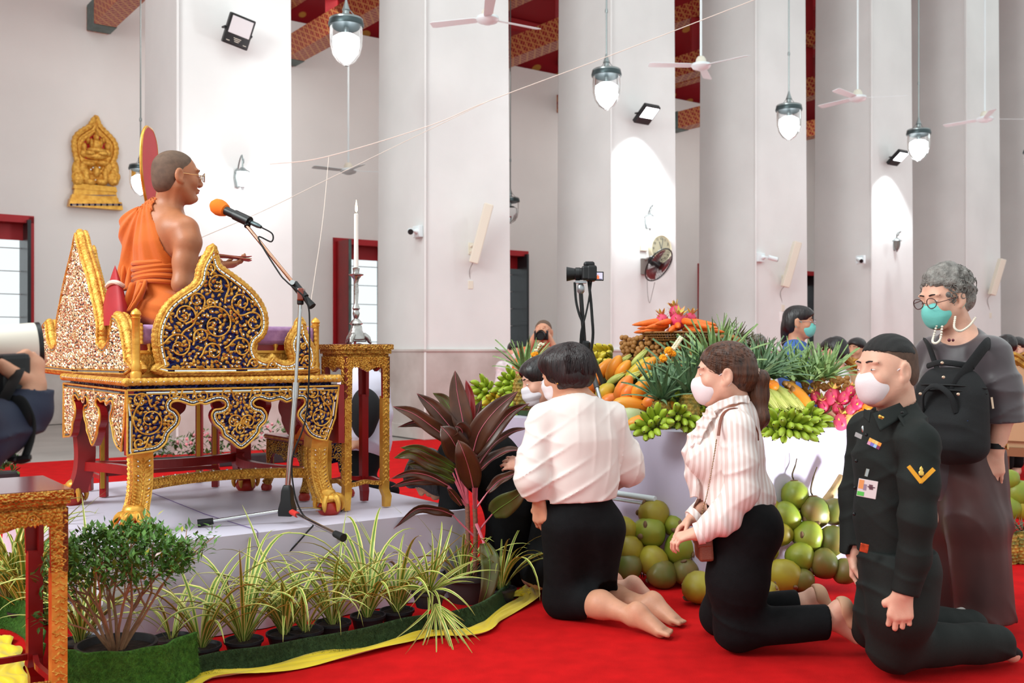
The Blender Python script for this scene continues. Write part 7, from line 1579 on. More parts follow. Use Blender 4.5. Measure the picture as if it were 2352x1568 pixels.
def pineapple(p,h,kind,label,body=True,n=34,seed=0,lean=(0,0,1),spread=1.,bs=1.):
 R_=random.Random(seed);root=thing('pineapple',label,'pineapple',p,group='pineapples in the fruit display');up=Vector(lean).normalized();a,b_,_=frame_of(up);MM=Matrix((a,b_,up)).transposed()
 for i in range(n):
  t=i/n;th=i*2.4;el=math.radians(20+62*t**.8)/max(.6,spread);L=h*(.45+.6*math.sin(PI*min(1,.25+t*.62)))*R_.uniform(.85,1.1)
  e=(a*math.cos(th)+b_*math.sin(th));d=e*math.cos(el)+up*math.sin(el)
  o=bpy.data.objects.new('leaf',PL[(kind,(.9,.5,.15)[min(2,int(t*3))])]);COL.objects.link(o)
  y=up.cross(e).normalized();z=y.cross(d)*-1;z=d.cross(y)
  o.parent=root;o.matrix_parent_inverse=Matrix.Translation(-Vector(p));o.matrix_basis=Matrix.Translation(Vector(p)+up*(.02*t*bs)+e*.014)@Matrix((d,y,-z)).transposed().to_4x4()@Matrix.Diagonal((L,L*.75,L*.6,1))
 if body:
  c=Vector(p)-up*.085*bs;bb=MB()
  prof=[(.02,-.085),(.042,-.075),(.052,-.045),(.056,0),(.053,.04),(.044,.07),(.025,.085)];bb.lathe([(r*bs*.97,z*bs)for r,z in prof],c,20,R=MM);bo=bb.build('body',PSK,root)
  sc=MB()
  for i in range(9):
   zz=-.07+.0175*i;rr=np.interp(zz,[q[1]for q in prof],[q[0]for q in prof])*bs;k=13
   for j in range(k):
    th=2*PI*(j+.5*(i%2))/k;e=MM@Vector((math.cos(th),math.sin(th),0));t_=MM@Vector((-math.sin(th),math.cos(th),0));q=c+up*zz*bs+e*rr*.97;s_=.0118*bs
    sc.add([q+t_*s_,q+up*s_*.9,q-t_*s_,q-up*s_*.9,q+e*.006*bs],[(0,1,4),(1,2,4),(2,3,4),(3,0,4)])
  sc.build('eyes',PSK,bo,smooth=0,kind='stuff')
 return root
for i,(x,y,h,k,lb,ln,dy)in enumerate(((1512,915,.24,0,'pineapple with an open grey-green crown at the front of the pile',(-.05,-.15,1),-.1),(1580,900,.30,0,'pineapple with the tallest crown beside the masked woman\'s face',(.05,0,1),-.06),(1615,880,.30,0,'pineapple crown rising behind the woman\'s forehead',(0,0,1),.05),(1640,850,.30,1,'pineapple with bright upright leaves before the basket',(0,.0,1),-.1),(1738,866,.24,0,'pineapple crown just beyond the ponytail tie',(.1,0,1),0),(1775,868,.24,0,'pineapple crown behind the mandarin oranges',(.2,0,1),.05),(1832,876,.26,1,'broad pineapple crown before the woman in blue',(0,-.1,1),0),(1893,872,.25,1,'pineapple crown beside the seated woman in white',(.1,0,1),0),(1858,872,.16,1,'small pineapple crown between two tall ones',(.05,-.3,1),-.05),(1722,815,.15,2,'dry brown pineapple crown below the grey-haired man',(.1,0,1),.2),(1768,822,.15,2,'dry brown pineapple crown beside the blue sleeve',(.2,0,1),.2),(1668,775,.14,1,'pale pineapple crown behind the carrots',(.5,0,.8),.1),(1700,785,.13,2,'drooping pineapple crown at the end of the longans',(.7,0,.7),.1))):
 p,nn=surf(x,y,0);p=p+Vector((0,dy,0));pineapple(p,h,k,lb,i in(0,1),34 if h>.2 else 22,i,ln)
p=left_edge_pt(1207,857)+Vector((.0,-.12,0));pineapple(at(1207,857,5.55),.22,1,'whole pineapple standing with its skin showing beside the masked woman',True,30,77,(.03,0,1),1.0,1.18)
# flower garlands
MAR_=mat('marigold',(248,158,18),.8,bump=.4,bscale=200);JAS=mat('jasmine_white',(236,228,196),.7)
def pom(b,c,r,m=0,n=60,seed=1):
 R_=random.Random(seed)
 for i in range(n):
  z=R_.uniform(-1,1);t=R_.uniform(0,6.28);q=Vector((math.sqrt(1-z*z)*math.cos(t),math.sqrt(1-z*z)*math.sin(t),z));b.ell(c+q*r*.75,r*.3,nu=6,nv=4,m=m)
 b.ell(c,r*.8,nu=8,nv=6,m=m)
def garland(items,label):
 g=thing('flower_garland',label,'garland',items[0][0])
 for i,(c,r,m)in enumerate(items):b=MB();pom(b,c,r,0,50 if r>.015 else 14,i);b.build('marigold' if m is MAR_ else 'jasmine_bud',m,g,smooth=60)
y_=5.05
garland([(at(1523,823,y_),.021,MAR_),(at(1536,806,y_),.022,MAR_),(at(1546,812,y_),.016,MAR_)]+[(at(1549+k*2.1,801-k*3.0,y_-.004+.008*(j%2)),.008,JAS)for k in range(9)for j in(0,1)]+[(at(1545+k*2.1,798-k*3.0,y_),.008,JAS)for k in range(9)]+[(at(1531,815,y_-.01),.008,JAS)],'marigold and jasmine garland hung on the front pineapple')
y_=5.4
garland([(at(1226,815,y_),.016,MAR_),(at(1216,832,y_),.014,MAR_),(at(1232,812,y_),.012,MAR_),(at(1221,824,y_),.009,JAS)]+[(at(1229+k*2.4,804-k*2.2+4*math.sin(k),y_),.008,JAS)for k in range(9)],'small garland of marigold and white buds by the whole pineapple')
# coconuts heaped on the carpet
COC=[mat('coconut_green',(118,136,42),.4,var=.5,vscale=9,rgb2=(150,152,46)),mat('coconut_yellow',(168,156,44),.42,var=.5,vscale=8,rgb2=(140,120,40)),mat('coconut_dark',(92,104,40),.42,var=.6,vscale=8,rgb2=(126,96,50))]
SCAR=mat('coconut_scar',(122,92,66),.85,var=.4,vscale=40);TWIG=mat('coconut_twig',(86,70,46),.85,var=.4,vscale=60)
kp=[(-1,.02),(-.95,.30),(-.8,.60),(-.45,.92),(0,1.),(.4,.92),(.72,.68),(.92,.34),(1.,.04)]
CM=[fruit_mesh('coconut',[c],[(x*.082,r*.074)for x,r in kp],24,3,.05)for c in COC]
sb=MB();sb.lathe([(.02,-.002),(.021,.003),(.012,.006),(0,.004)],(-.078,0,0),12,R=Matrix.Rotation(-PI/2,3,'Y'));SB0=sb.mesh('cap_scar',SCAR)
sb=MB();sb.ell((.03,.066,.02),(.022,.008,.014),nu=8,nv=6);sb.ell((.045,.05,-.03),(.012,.008,.02),nu=8,nv=6);SB1=sb.mesh('husk_scar',SCAR)
RC_=random.Random(21)
def coconut(p,d,r,k,lb,twig=False,roll=0.,grp='green coconuts heaped before the table'):
 o=single('coconut',CM[k],p,d,lb,'coconut',grp,roll,r/.074)
 for nm,me in((('cap_scar',SB0),)+((('husk_scar',SB1),)if RC_.random()<.55 else())):c_=bpy.data.objects.new(nm,me);COL.objects.link(c_);c_.parent=o
 if twig:
  b=MB()
  for q in range(RC_.choice((1,2))):
   e=Vector((-.16-.08*RC_.random(),RC_.uniform(-.08,.08),RC_.uniform(-.06,.06)));b.tube(curve_pts([(-.075,0,0),(-.11,.01,.006),e*.8+Vector((0,.01,.01)),e],8),[.0045]*6+[.003]*3,5)
  t=b.build('twig',TWIG);t.parent=o
CL=[(1502,1182,36,1,0,'topmost coconut below the white pipe'),(1491,1222,38,0,1,'large creased coconut second from the top of the first heap'),(1434,1218,32,1,1,'coconut beside the black skirt, upper'),(1445,1264,34,1,1,'coconut beside the black skirt with a twig'),(1500,1288,35,1,0,'coconut with its blossom end facing out above the feet'),(1562,1260,38,0,1,'coconut directly under the clasped hands'),(1553,1208,28,0,0,'coconut behind the clasped hands'),(1442,1304,33,2,0,'shaded coconut low beside the skirt'),(1520,1330,34,2,1,'coconut on the carpet above the bare heel'),(1574,1312,30,2,1,'dark coconut on the carpet under the first heap'),(1606,1350,38,1,1,'yellowish coconut against the trouser leg'),(1827,1138,32,0,1,'topmost coconut of the second heap with two crossed twigs'),(1806,1186,34,0,0,'ridged coconut under the top one, nearer the trousers'),(1871,1177,35,2,1,'dark-capped coconut against the bright cloth'),(1917,1174,31,2,0,'coconut by the cut stick'),(1793,1228,28,1,0,'yellow-green coconut at the hip of the black trousers'),(1856,1232,36,0,0,'coconut in the middle of the second heap'),(1912,1242,34,2,1,'scarred coconut by the soldier\'s cuff'),(1768,1168,26,1,1,'coconut mostly hidden by the black trousers, upper'),(1838,1278,34,0,0,'coconut with a torn pale end in the second heap'),(1892,1294,35,2,1,'scarred brown-green coconut above the beige heels'),(1800,1322,40,1,1,'long yellow-green coconut lying low beside the trousers'),(1764,1264,24,1,0,'small yellow coconut at the edge of the trousers'),(1942,1312,30,2,1,'dark coconut behind the soldier\'s hand'),(1762,1362,28,1,0,'brownish coconut on the carpet behind the knee'),(1842,1332,28,2,1,'shaded coconut on the carpet under the second heap'),(1946,1204,22,2,1,'small coconut partly behind the soldier\'s sleeve')]
for i,(x,y,r,k,tw,lb)in enumerate(CL):
 left=x<1700;base=1352 if left else 1362
 Yb=2726/(base-803);Y=Yb+.02+max(0,(base-26-y))*.0011
 if x in(1606,1762):Y=2726/(y+r-803)
 if left:
  pass
 p=at(x,y,Y);rr=r*Y/PXM;p.z=max(p.z,rr*.9)
 d=Vector((RC_.uniform(-.6,.6),-RC_.uniform(.1,.9),RC_.uniform(-.6,.8)));
 if x in(1827,1871):d=Vector((.05,-.1,-1))
 if x==1800:d=Vector((1,-.15,-.1))
 coconut(p,d,rr,k,lb,bool(tw),RC_.uniform(0,6))
for x,y,r,k,lb in((2318,1100,22,0,'pale coconut beside the grey skirt, topmost of the far heap'),(2340,1132,30,0,'coconut at the frame edge in the far heap'),(2318,1165,28,0,'coconut above the far pineapples'),(2348,1165,28,1,'coconut behind the far pineapples at the frame edge')):
 p=at(x,y,5.75);coconut(p,(RC_.uniform(-1,1),-.3,.4),r*5.75/PXM,k,lb,True,0.,'coconuts of the far heap by the skirt')
for x,y,lb in((2318,1222,'orange-brown pineapple on the carpet beside the grey skirt'),(2348,1220,'orange-brown pineapple at the frame edge on the carpet')):
 pineapple(at(x,y,5.55),.10,2,lb,True,18,x,(0,-.1,1),1.3,1.05)
b=MB();q0,q1=at(1895,1152,5.15),at(1936,1096,5.2);b.tube([q0,q0.lerp(q1,.5)+Vector((.004,0,0)),q1],[.022,.024,.026],10);b.tube([q0.lerp(q1,.6),q0.lerp(q1,.6)+Vector((.045,-.02,.0))],.005,5)
tag(b.build('cut_stalk',mat('cut_wood',(206,168,122),.7,var=.4,vscale=20,rgb2=(150,124,80),stretch=(1,1,.2)),smooth=40),'short cut pale stalk leaning on the coconuts against the bright cloth','stalk')
for dz,r in((0,.016),(-.030,.008)):
 b=MB();b.tube([at(1380,1128,5.33)+ZZ*dz,at(1505,1146,5.12)+ZZ*dz],r,12);o_=b.build('white_pipe',WHITEP);tag(o_,['white plastic pipe low against the lilac cloth, thicker one','thin white pipe just under the thicker one'][dz<0],'pipe')
 # a work floodlight on the carpet lighting the cloth behind the soldier
fl_=Vector((2.02,4.72,.0));wl=thing('work_light','black floor floodlight behind the soldier shining on the lilac cloth','lamp',fl_)
fd=(Vector((1.62,5.20,.5))-Vector((2.02,4.72,.16))).normalized();Rw=Matrix(frame_of(fd)).transposed();c=fl_+ZZ*.16
b=MB();b.box(c,(.22,.17,.05),Rw);b.build('housing',BLK,wl,smooth=0,bevel=.008);b=MB();b.box(c+fd*.027,(.19,.14,.004),Rw);b.build('lens',GLOW,wl,smooth=0)
b=MB();b.tube([fl_+Vector((-.1,.06,.01)),fl_+Vector((-.1,.0,.16))],.008,6);b.tube([fl_+Vector((.1,-.06,.01)),fl_+Vector((.1,0,.16))],.008,6);b.tube([fl_+Vector((-.13,.08,.01)),fl_+Vector((.13,-.08,.01))],.008,6);b.build('stand',BLK,wl)
l=bpy.data.lights.new('work_light_beam','SPOT');l.energy=50;l.spot_size=math.radians(100);l.spot_blend=.7;l.shadow_soft_size=.06;l.color=(.90,.95,1)
o=bpy.data.objects.new('work_light_beam',l);COL.objects.link(o);o.location=c+fd*.05;o.rotation_euler=fd.to_track_quat('-Z','Y').to_euler()
# ---------------------------------------------------------------- plants along the dais
LG=mat('ribbon_leaf_green',(112,142,44),.45,var=.3,vscale=14,rgb2=(84,118,38));LC_=mat('ribbon_leaf_cream',(212,200,112),.42,var=.15,vscale=14);SOIL=mat('potting_soil',(52,38,30),.95,var=.5,vscale=40,bump=1,bscale=60)
POT=mat('black_nursery_pot',(42,40,44),.5,var=.2,vscale=20,bump=.15,bscale=60)
def ribbon_leaf(L,w,droop,rise,twist=0.):
 b=MB();n=12;ms=[1,0,0,1]
 th,q,P=rise,Vector((0,0,0)),[Vector((0,0,0))]
 for i in range(n):a=rise+droop*((i+.5)/n)**1.7;q=q+Vector((math.sin(a),0,math.cos(a)))*(L/n);P.append(q)
 for j in range(4):
  vs=[]
  for i,p in enumerate(P):
   t=i/n;wd=w*min(1,.55+t*2.2)*(1-max(0,t-.45)/.55)**.8+.0006;tw=twist*t
   for s in(j,j+1):y=(s/4-.5)*wd;vs.append(p+Vector((0,y*math.cos(tw),abs(s/4-.5)*wd*.55+y*math.sin(tw))))
  b.add(vs,[(2*i,2*i+2,2*i+3,2*i+1)for i in range(n)],ms[j])
 return b.mesh('leaf',[LG,LC_],0)
RP=random.Random(31)
RIB=[ribbon_leaf(RP.uniform(.32,.56),RP.uniform(.014,.020),RP.uniform(.3,2.6),RP.uniform(.05,.5),RP.uniform(-.6,.6))for _ in range(18)]
pb=MB();pb.lathe([(.052,0),(.068,.057),(.074,.058),(.074,.068),(.069,.068),(.064,.058),(0,.058)],(0,0,0),24);POTM=pb.mesh('pot',POT,40);sbm=MB();sbm.lathe([(0,.061),(.04,.060),(.064,.057)],(0,0,0),18);SOILM=sbm.mesh('soil',SOIL,40)
def ribbon_plant(p,label,n=24,s=1.,seed=0,pot=True,lean=(0,0,0),bias=None,grp='variegated ribbon plants along the dais'):
 R_=random.Random(seed);root=thing('ribbon_plant',label,'plant',p,group=grp)
 def part(name,me,M):
  o=bpy.data.objects.new(name,me);COL.objects.link(o);o.parent=root;o.matrix_parent_inverse=Matrix.Identity(4);o.matrix_basis=M;return o
 if pot:
  q=part('pot',POTM,Matrix.Identity(4));so=bpy.data.objects.new('soil',SOILM);COL.objects.link(so);so.parent=q
 T=Matrix.Rotation(lean[0],4,'X')@Matrix.Rotation(lean[1],4,'Y')
 for i in range(n):
  a=R_.uniform(0,2*PI)if bias is None else bias+R_.gauss(0,.8)
  r=R_.uniform(0,.02);k=R_.uniform(.75,1.12)*s
  part('leaf',RIB[R_.randrange(len(RIB))],Matrix.Translation((0,0,.058 if pot else 0))@T@Matrix.Translation((r*math.cos(a),r*math.sin(a),0))@Matrix.Rotation(a,4,'Z')@Matrix.Rotation(R_.uniform(-.05,.25),4,'Y')@Matrix.Diagonal((k,k,k,1)))
 return root
GP=[(462,1482,1.0,'ribbon plant in a small pot at the corner where the green turf darkens',22),(560,1468,1.12,'tall ribbon plant second along the dark turf',26),(655,1452,1.05,'ribbon plant with arching leaves before the purple seam',26),(765,1428,1.0,'ribbon plant under the microphone stand foot',24),(845,1412,1.22,'tallest ribbon plant, in front of the crumpled satin',28),(912,1400,1.02,'ribbon plant with a wide brown-rimmed pot',24),(395,1462,.75,'small ribbon plant just beside the leafy bush',14),(700,1446,.85,'short ribbon plant between two taller ones',16),(215,1452,1.05,'ribbon plant behind the leafy bush',22),(185,1470,.9,'ribbon plant by the gilt table leg behind the bush',16),(60,1400,1.2,'dense ribbon plant seen under the gilt table',30),(20,1376,1.2,'ribbon plant at the frame edge under the gilt table',30),(112,1392,1.05,'ribbon plant between the gilt table legs',24),(1062,1345,.95,'ribbon plant behind the red-leaved plant',20),(1150,1350,.98,'drooping ribbon plant beside the black pot',18),(35,1352,1.1,'ribbon plant furthest back under the gilt table',24)]
for i,(x,y,s,lb,n)in enumerate(GP):
 p=on(x,y,.068);p.z=.002;ribbon_plant(p,lb,int(n*1.35),s,i+3)
p=on(985,1392,.09);ribbon_plant(p,'toppled ribbon plant spilling its leaves over the turf and yellow cloth',26,.72,55,True,(.9,.25))
p=on(1000,1382,.13);ribbon_plant(p+Vector((0,-.03,0)),'loose ribbon plant tuft hanging forward over the turf edge',22,.62,57,False,(1.35,.2),-PI/2)
# leafy bush in a wide pot
bp_=on(268,1477,.15);bp_.z=.002;BY=bp_.y;bush=thing('potted_bush','bushy small-leaved shrub in a wide black pot before the dais','shrub',bp_)
b=MB();b.lathe([(.095,0),(.122,.125),(.134,.127),(.136,.150),(.126,.151),(.118,.125),(0,.125)],bp_,32);po=b.build('pot',POT,bush);b=MB();b.lathe([(0,.129),(.1,.128),(.120,.126)],bp_,24);b.build('soil',SOIL,po)
BARK=mat('tan_bark',(158,116,84),.75,var=.3,vscale=40);RBU=random.Random(8);tips=[];stems=MB()
def branch(p,d,L,r,lv):
 n=4;P=[p]
 for i in range(n):d=(d+Vector((RBU.gauss(0,.10),RBU.gauss(0,.10),RBU.gauss(.02,.06)))).normalized();P.append(P[-1]+d*L/n)
 stems.tube(P,[r*(1-.4*i/n)for i in range(n+1)],6,cap=False)
 if lv==0:tips.append((P[-1],d));tips.append((P[-2],d));return
 for k in range(RBU.choice((2,3))):q=P[-1]if k else P[RBU.choice((2,3))];branch(q,(d+Vector((RBU.gauss(0,.5),RBU.gauss(0,.5),RBU.gauss(.1,.25)))).normalized(),L*RBU.uniform(.55,.75),r*.6,lv-1)
for k in range(11):
 a=k*2*PI/11+RBU.uniform(-.2,.2);branch(bp_+Vector((.02*math.cos(a),.02*math.sin(a),.125)),Vector((.52*math.cos(a),.42*math.sin(a),1)).normalized(),RBU.uniform(.19,.25),.0065,2)
stems.build('branches',BARK,bush)
BLF=[mat('bush_leaf',(96,138,50),.45,var=.4,vscale=20,rgb2=(58,100,36)),mat('bush_leaf_yellow',(176,168,50),.45),mat('bush_flower',(236,206,200),.6)]
lv=MB();top=bp_+ZZ*.50
def bl(p,d,L,w,m=0):
 a,c,e=frame_of(d);lv.add([p,p+e*L*.45+a*w+c*L*.05,p+e*L,p+e*L*.45-a*w+c*L*.05],[(0,1,2),(0,2,3)],m)
pts_=[t for t in tips]
for k in range(260):
 th,z=RBU.uniform(0,2*PI),RBU.uniform(-.5,1);r_=math.sqrt(max(0,1-z*z));pts_.append((bp_+Vector((.03+.205*r_*math.cos(th),.16*r_*math.sin(th),.435+.095*z)),Vector((math.cos(th)*r_,math.sin(th)*r_,z+.3)).normalized()))
for p,d in pts_:
 if p.z<.26 and RBU.random()<.85:continue
 if abs(p.x-bp_.x)>.36:continue
 for k in range(9):
  e=(d*.5+Vector((RBU.gauss(0,1),RBU.gauss(0,1),RBU.gauss(.15,.8)))).normalized();q=p+Vector((RBU.gauss(0,.018),RBU.gauss(0,.018),RBU.gauss(0,.016)))
  u=RBU.random();bl(q,e,RBU.uniform(.022,.04),RBU.uniform(.005,.0085),1 if u<.015 else 2 if u<.02 else 0)
lv.build('foliage',BLF,bush,smooth=0,kind='stuff')
# red-leaved ti plant
cp0=on(1080,1378,0);CYY=cp0.y;ti=thing('ti_plant','tall potted plant with broad maroon leaves and pink stalks','plant',cp0)
b=MB();b.lathe([(.095,0),(.122,.105),(.138,.108),(.140,.128),(.128,.13),(.118,.10),(0,.10)],cp0,32);po=b.build('pot',mat('grey_black_pot',(58,54,54),.5,bump=.15,bscale=50),ti);b=MB();b.lathe([(0,.105),(.08,.103),(.12,.10)],cp0,24);b.build('soil',SOIL,po)
STM=mat('ti_stem',(150,100,80),.6,var=.5,vscale=60,rgb2=(112,74,60),stretch=(1,1,4));PNK=mat('pink_stalk',(212,108,126),.4,var=.2,vscale=20)
for pts in([(1074,1345),(1075,1260),(1074,1180),(1072,1150)],[(1091,1345),(1092,1260),(1092,1200),(1090,1160)]):
 P=[at(x,y,CYY)for x,y in pts];P[0].z=.10;b=MB();C_=curve_pts(P,30);b.tube(C_,[.011+.0012*(i%3==0)for i in range(31)],10);b.build('stem',STM,ti)
TM=mat('ti_leaf_maroon',(92,54,36),.36,var=.4,vscale=9,rgb2=(62,38,28));TG=mat('ti_leaf_green',(76,92,40),.3,var=.5,vscale=8,rgb2=(92,56,40));TR=mat('ti_leaf_red',(150,48,46),.3,var=.3,vscale=8)
def ti_leaf(base,pts,w,m,curl=.25,roll=0.,stalk=None):
 """base and pts: (px, py, dy) along the midrib, w: widest in px"""
 S=[at(x,y,CYY+d)for x,y,d in[base]+pts];P=curve_pts(S,16);W_=w*CYY/PXM;b=MB();view=Vector((0,-1,.15))
 vs=[];rows=7
 for i,p in enumerate(P):
  t=i/16;d=(P[min(i+1,16)]-P[max(i-1,0)]).normalized();s=d.cross(view);s=s.normalized()if s.length>.05 else Vector((1,0,0));nn=s.cross(d)
  s2=s*math.cos(roll)+nn*math.sin(roll);n2=s2.cross(d);wd=W_*(math.sin(PI*min(1,t*.92+.08)**.85))**.8*.5+.002*(1-t)
  for j in range(rows):
   y=(j/(rows-1)-.5)*2;vs.append(p+s2*(y*wd)+n2*(abs(y)**1.5*wd*curl+.004*math.sin(t*14+y*3)*abs(y)))
 b.add(vs,[(i*rows+j,i*rows+j+1,(i+1)*rows+j+1,(i+1)*rows+j)for i in range(16)for j in range(rows-1)]);o=b.build('leaf',m,ti,smooth=180);o.modifiers.new('thick','SOLIDIFY').thickness=.0012
 r=MB();r.tube([p-view*-.0015 for p in P],[.0026*(1-.8*i/16)for i in range(17)],5);r.build('midrib',PNK if m is not TG else LG,o)
 if stalk:
  r=MB();Q=[at(x,y,CYY+d)for x,y,d in stalk]+[S[0]];r.tube(curve_pts(Q,10),[.0085]*4+[.0075]*4+[.006]*3,8,flat=.6);r.build('stalk',PNK,o)
K1,K2=(1074,1165,0),(1091,1170,0)
ti_leaf((1072,1010,0),[(1062,960,0),(1050,900,.01),(1045,850,.02)],46,TM,stalk=[K1]);ti_leaf((1078,1000,.03),[(1080,950,.04),(1078,905,.05),(1070,872,.05)],24,TR,stalk=[K2])
ti_leaf((1058,1010,.02),[(1030,975,.0),(995,935,-.02),(957,903,-.02)],42,TM,stalk=[K1]);ti_leaf((1045,1018,-.02),[(1000,985,-.06),(950,950,-.1),(902,933,-.1)],34,TM,.4,stalk=[K1]);ti_leaf((1042,1015,.05),[(1000,985,.05),(955,970,.05),(914,981,.02)],22,TM,.5,.6,stalk=[K1])
ti_leaf((1050,985,.06),[(1040,950,.08),(1020,918,.1),(994,902,.1)],30,TG,.4,stalk=[K1]);ti_leaf((1086,1040,-.02),[(1102,990,-.05),(1140,940,-.06),(1190,898,-.05)],50,TM,stalk=[K2]);ti_leaf((1090,1050,.0),[(1125,1005,.02),(1170,950,.02),(1216,926,-.02)],30,TM,.45,stalk=[K2])
ti_leaf((1087,1120,-.10),[(1078,1080,-.15),(1065,1040,-.2),(1052,1010,-.2)],52,TM,.2,stalk=[K2]);ti_leaf((1066,1060,-.06),[(1050,1030,-.12),(1032,1000,-.16),(1012,978,-.15)],58,TM,.2,stalk=[K1]);ti_leaf((1058,1005,-.08),[(1062,992,-.14),(1056,982,-.17),(1046,979,-.18)],40,TM,.3)
ti_leaf((1098,1070,.04),[(1130,1025,.05),(1170,995,.04),(1216,982,.02)],20,TM,.6,.5,stalk=[K2]);ti_leaf((1096,1085,.02),[(1130,1055,.0),(1165,1036,-.02),(1207,1034,-.04)],24,TM,.6,.7,stalk=[K2]);ti_leaf((1120,1130,.0),[(1145,1105,.0),(1170,1092,-.02),(1200,1080,-.04)],22,TM,.5,.3,stalk=[K2])
ti_leaf((1045,1075,-.03),[(1000,1050,-.06),(960,1030,-.1),(919,1028,-.1)],26,TG,.4,.3,stalk=[K1]);ti_leaf((1040,1085,-.03),[(990,1062,-.06),(945,1042,-.1),(904,1052,-.1)],30,TG,.4,.2,stalk=[K1]);ti_leaf((1045,1105,-.02),[(1000,1085,-.05),(960,1068,-.06),(934,1066,-.08)],24,TG,.4,.3,stalk=[K1]);ti_leaf((1030,1115,-.05),[(985,1092,-.08),(940,1086,-.1),(896,1100,-.12)],20,TM,.5,.4,stalk=[K1]);ti_leaf((1020,1110,-.02),[(975,1102,-.05),(930,1108,-.08),(898,1118,-.1)],18,TM,.5,.5,stalk=[K1])
ti_leaf((1131,1180,-.02),[(1150,1165,-.05),(1180,1145,-.08),(1212,1118,-.08)],52,TG,.2,-.2,stalk=[(1092,1232,0),(1108,1208,0)]);ti_leaf((1040,1182,-.02),[(1005,1170,-.05),(955,1170,-.08),(905,1214,-.12)],22,TM,.5,.5,stalk=[(1090,1232,0),(1062,1205,-.01)]);ti_leaf((1112,1248,-.08),[(1125,1290,-.16),(1120,1350,-.2),(1095,1412,-.2)],42,TG,.25,.3,stalk=[(1093,1200,0),(1102,1222,-.04)])
ti_leaf((1084,1010,.03),[(1088,975,.05),(1098,945,.07),(1106,918,.08)],30,TM,.4,.5,stalk=[K2]);ti_leaf((1060,1160,-.05),[(1045,1140,-.1),(1035,1128,-.14),(1028,1122,-.16)],16,TM,.3)
# turf skirt round the pots and the yellow satin laid before it
TURF=mat('artificial_turf',(88,146,46),.8,var=.4,vscale=60,bump=1.0,bscale=300);TURFD=mat('turf_backing',(58,84,44),.85,var=.3,vscale=50,bump=.8,bscale=260);YEL=mat('yellow_satin',(238,206,24),.4,var=.12,vscale=5,sheen=.3)
def turf(pts,h,m,label,seed,dens=900):
 P=curve_pts([on(x,y,0)for x,y in pts],60);R_=random.Random(seed);b=MB()
 def g(u,t):i=min(int(u*60),59);p=P[i].lerp(P[i+1],u*60-i);d=(P[i+1]-P[i]).normalized();nn=Vector((d.y,-d.x,0));return p+ZZ*(h*(1-t)+.003)+nn*(.012*math.sin(u*26+seed)*(1-t)+.02*t*t-.01*(1-t))
 b.grid(g,120,8);o=b.build('turf_strip',m,smooth=60);s=o.modifiers.new('thick','SOLIDIFY');s.thickness=.012;s.offset=1;tag(o,label,'turf')
 f=MB();n=int(dens*sum((P[i+1]-P[i]).length for i in range(60))*h/.1)
 for k in range(n):
  u,t=R_.random()*.999,R_.random()**1.0*.98;p=g(u,t);i=min(int(u*60),59);d=(P[i+1]-P[i]).normalized();nn=Vector((d.y,-d.x,0));e=(nn*R_.uniform(.4,1)+d*R_.gauss(0,.6)+ZZ*R_.gauss(.1,.5)).normalized();L=R_.uniform(.010,.017)
  if nn.y>0:e=e-nn*2*e.dot(nn)if e.dot(nn)>0 else e
  w=d*.0011;f.add([p-w,p+w,p+e*L],[(0,1,2)])
 f.build('turf_pile',m,o,smooth=0,kind='stuff')
turf([(118,1606),(170,1616),(240,1618),(330,1608),(400,1588),(452,1560)],.165,TURF,'bright green turf strip wrapped round the bush pot',1,9000)
turf([(450,1560),(520,1546),(610,1532),(700,1516),(800,1496),(890,1476),(960,1458),(1040,1448),(1110,1426),(1176,1372)],.074,TURFD,'dark green turf strip standing along the row of ribbon plants',2,7000)
turf([(-10,1440),(30,1445),(70,1470),(82,1520),(85,1560)],.12,TURF,'green turf strip seen between the gilt table legs',3,7000)
def satin(pts,w,label,seed):
 P=curve_pts([on(x,y,0)for x,y in pts],70);b=MB()
 def g(u,t):
  i=min(int(u*70),69);p=P[i].lerp(P[i+1],u*70-i);d=(P[i+1]-P[i]).normalized();nn=Vector((d.y,-d.x,0));s=u*70*.06
  ww=w*(1+.2*math.sin(s*5+seed));z=.006+.012*(1+math.sin(s*9+t*5+seed))*.5*(1-t*.5)+.010*math.sin(t*9+s*3)**2*(t>.02)
  return p+nn*(t*ww+.012*math.sin(s*7+seed))+ZZ*z
 b.grid(g,160,12);o=b.build('yellow_cloth',YEL,smooth=180);tag(o,label,'cloth');return o
satin([(300,1650),(446,1562),(610,1534),(800,1498),(960,1460),(1060,1450),(1120,1428),(1180,1382),(1206,1354)],.085,'long yellow satin cloth laid along the foot of the dark turf',1.)
satin([(1090,1340),(1130,1352),(1165,1368),(1205,1358),(1222,1372)],.07,'crumpled end of yellow satin behind the red-leaved plant',2.)
satin([(-20,1455),(20,1470),(45,1500),(58,1535),(75,1580)],.12,'yellow satin piece seen through the gilt table',3.)
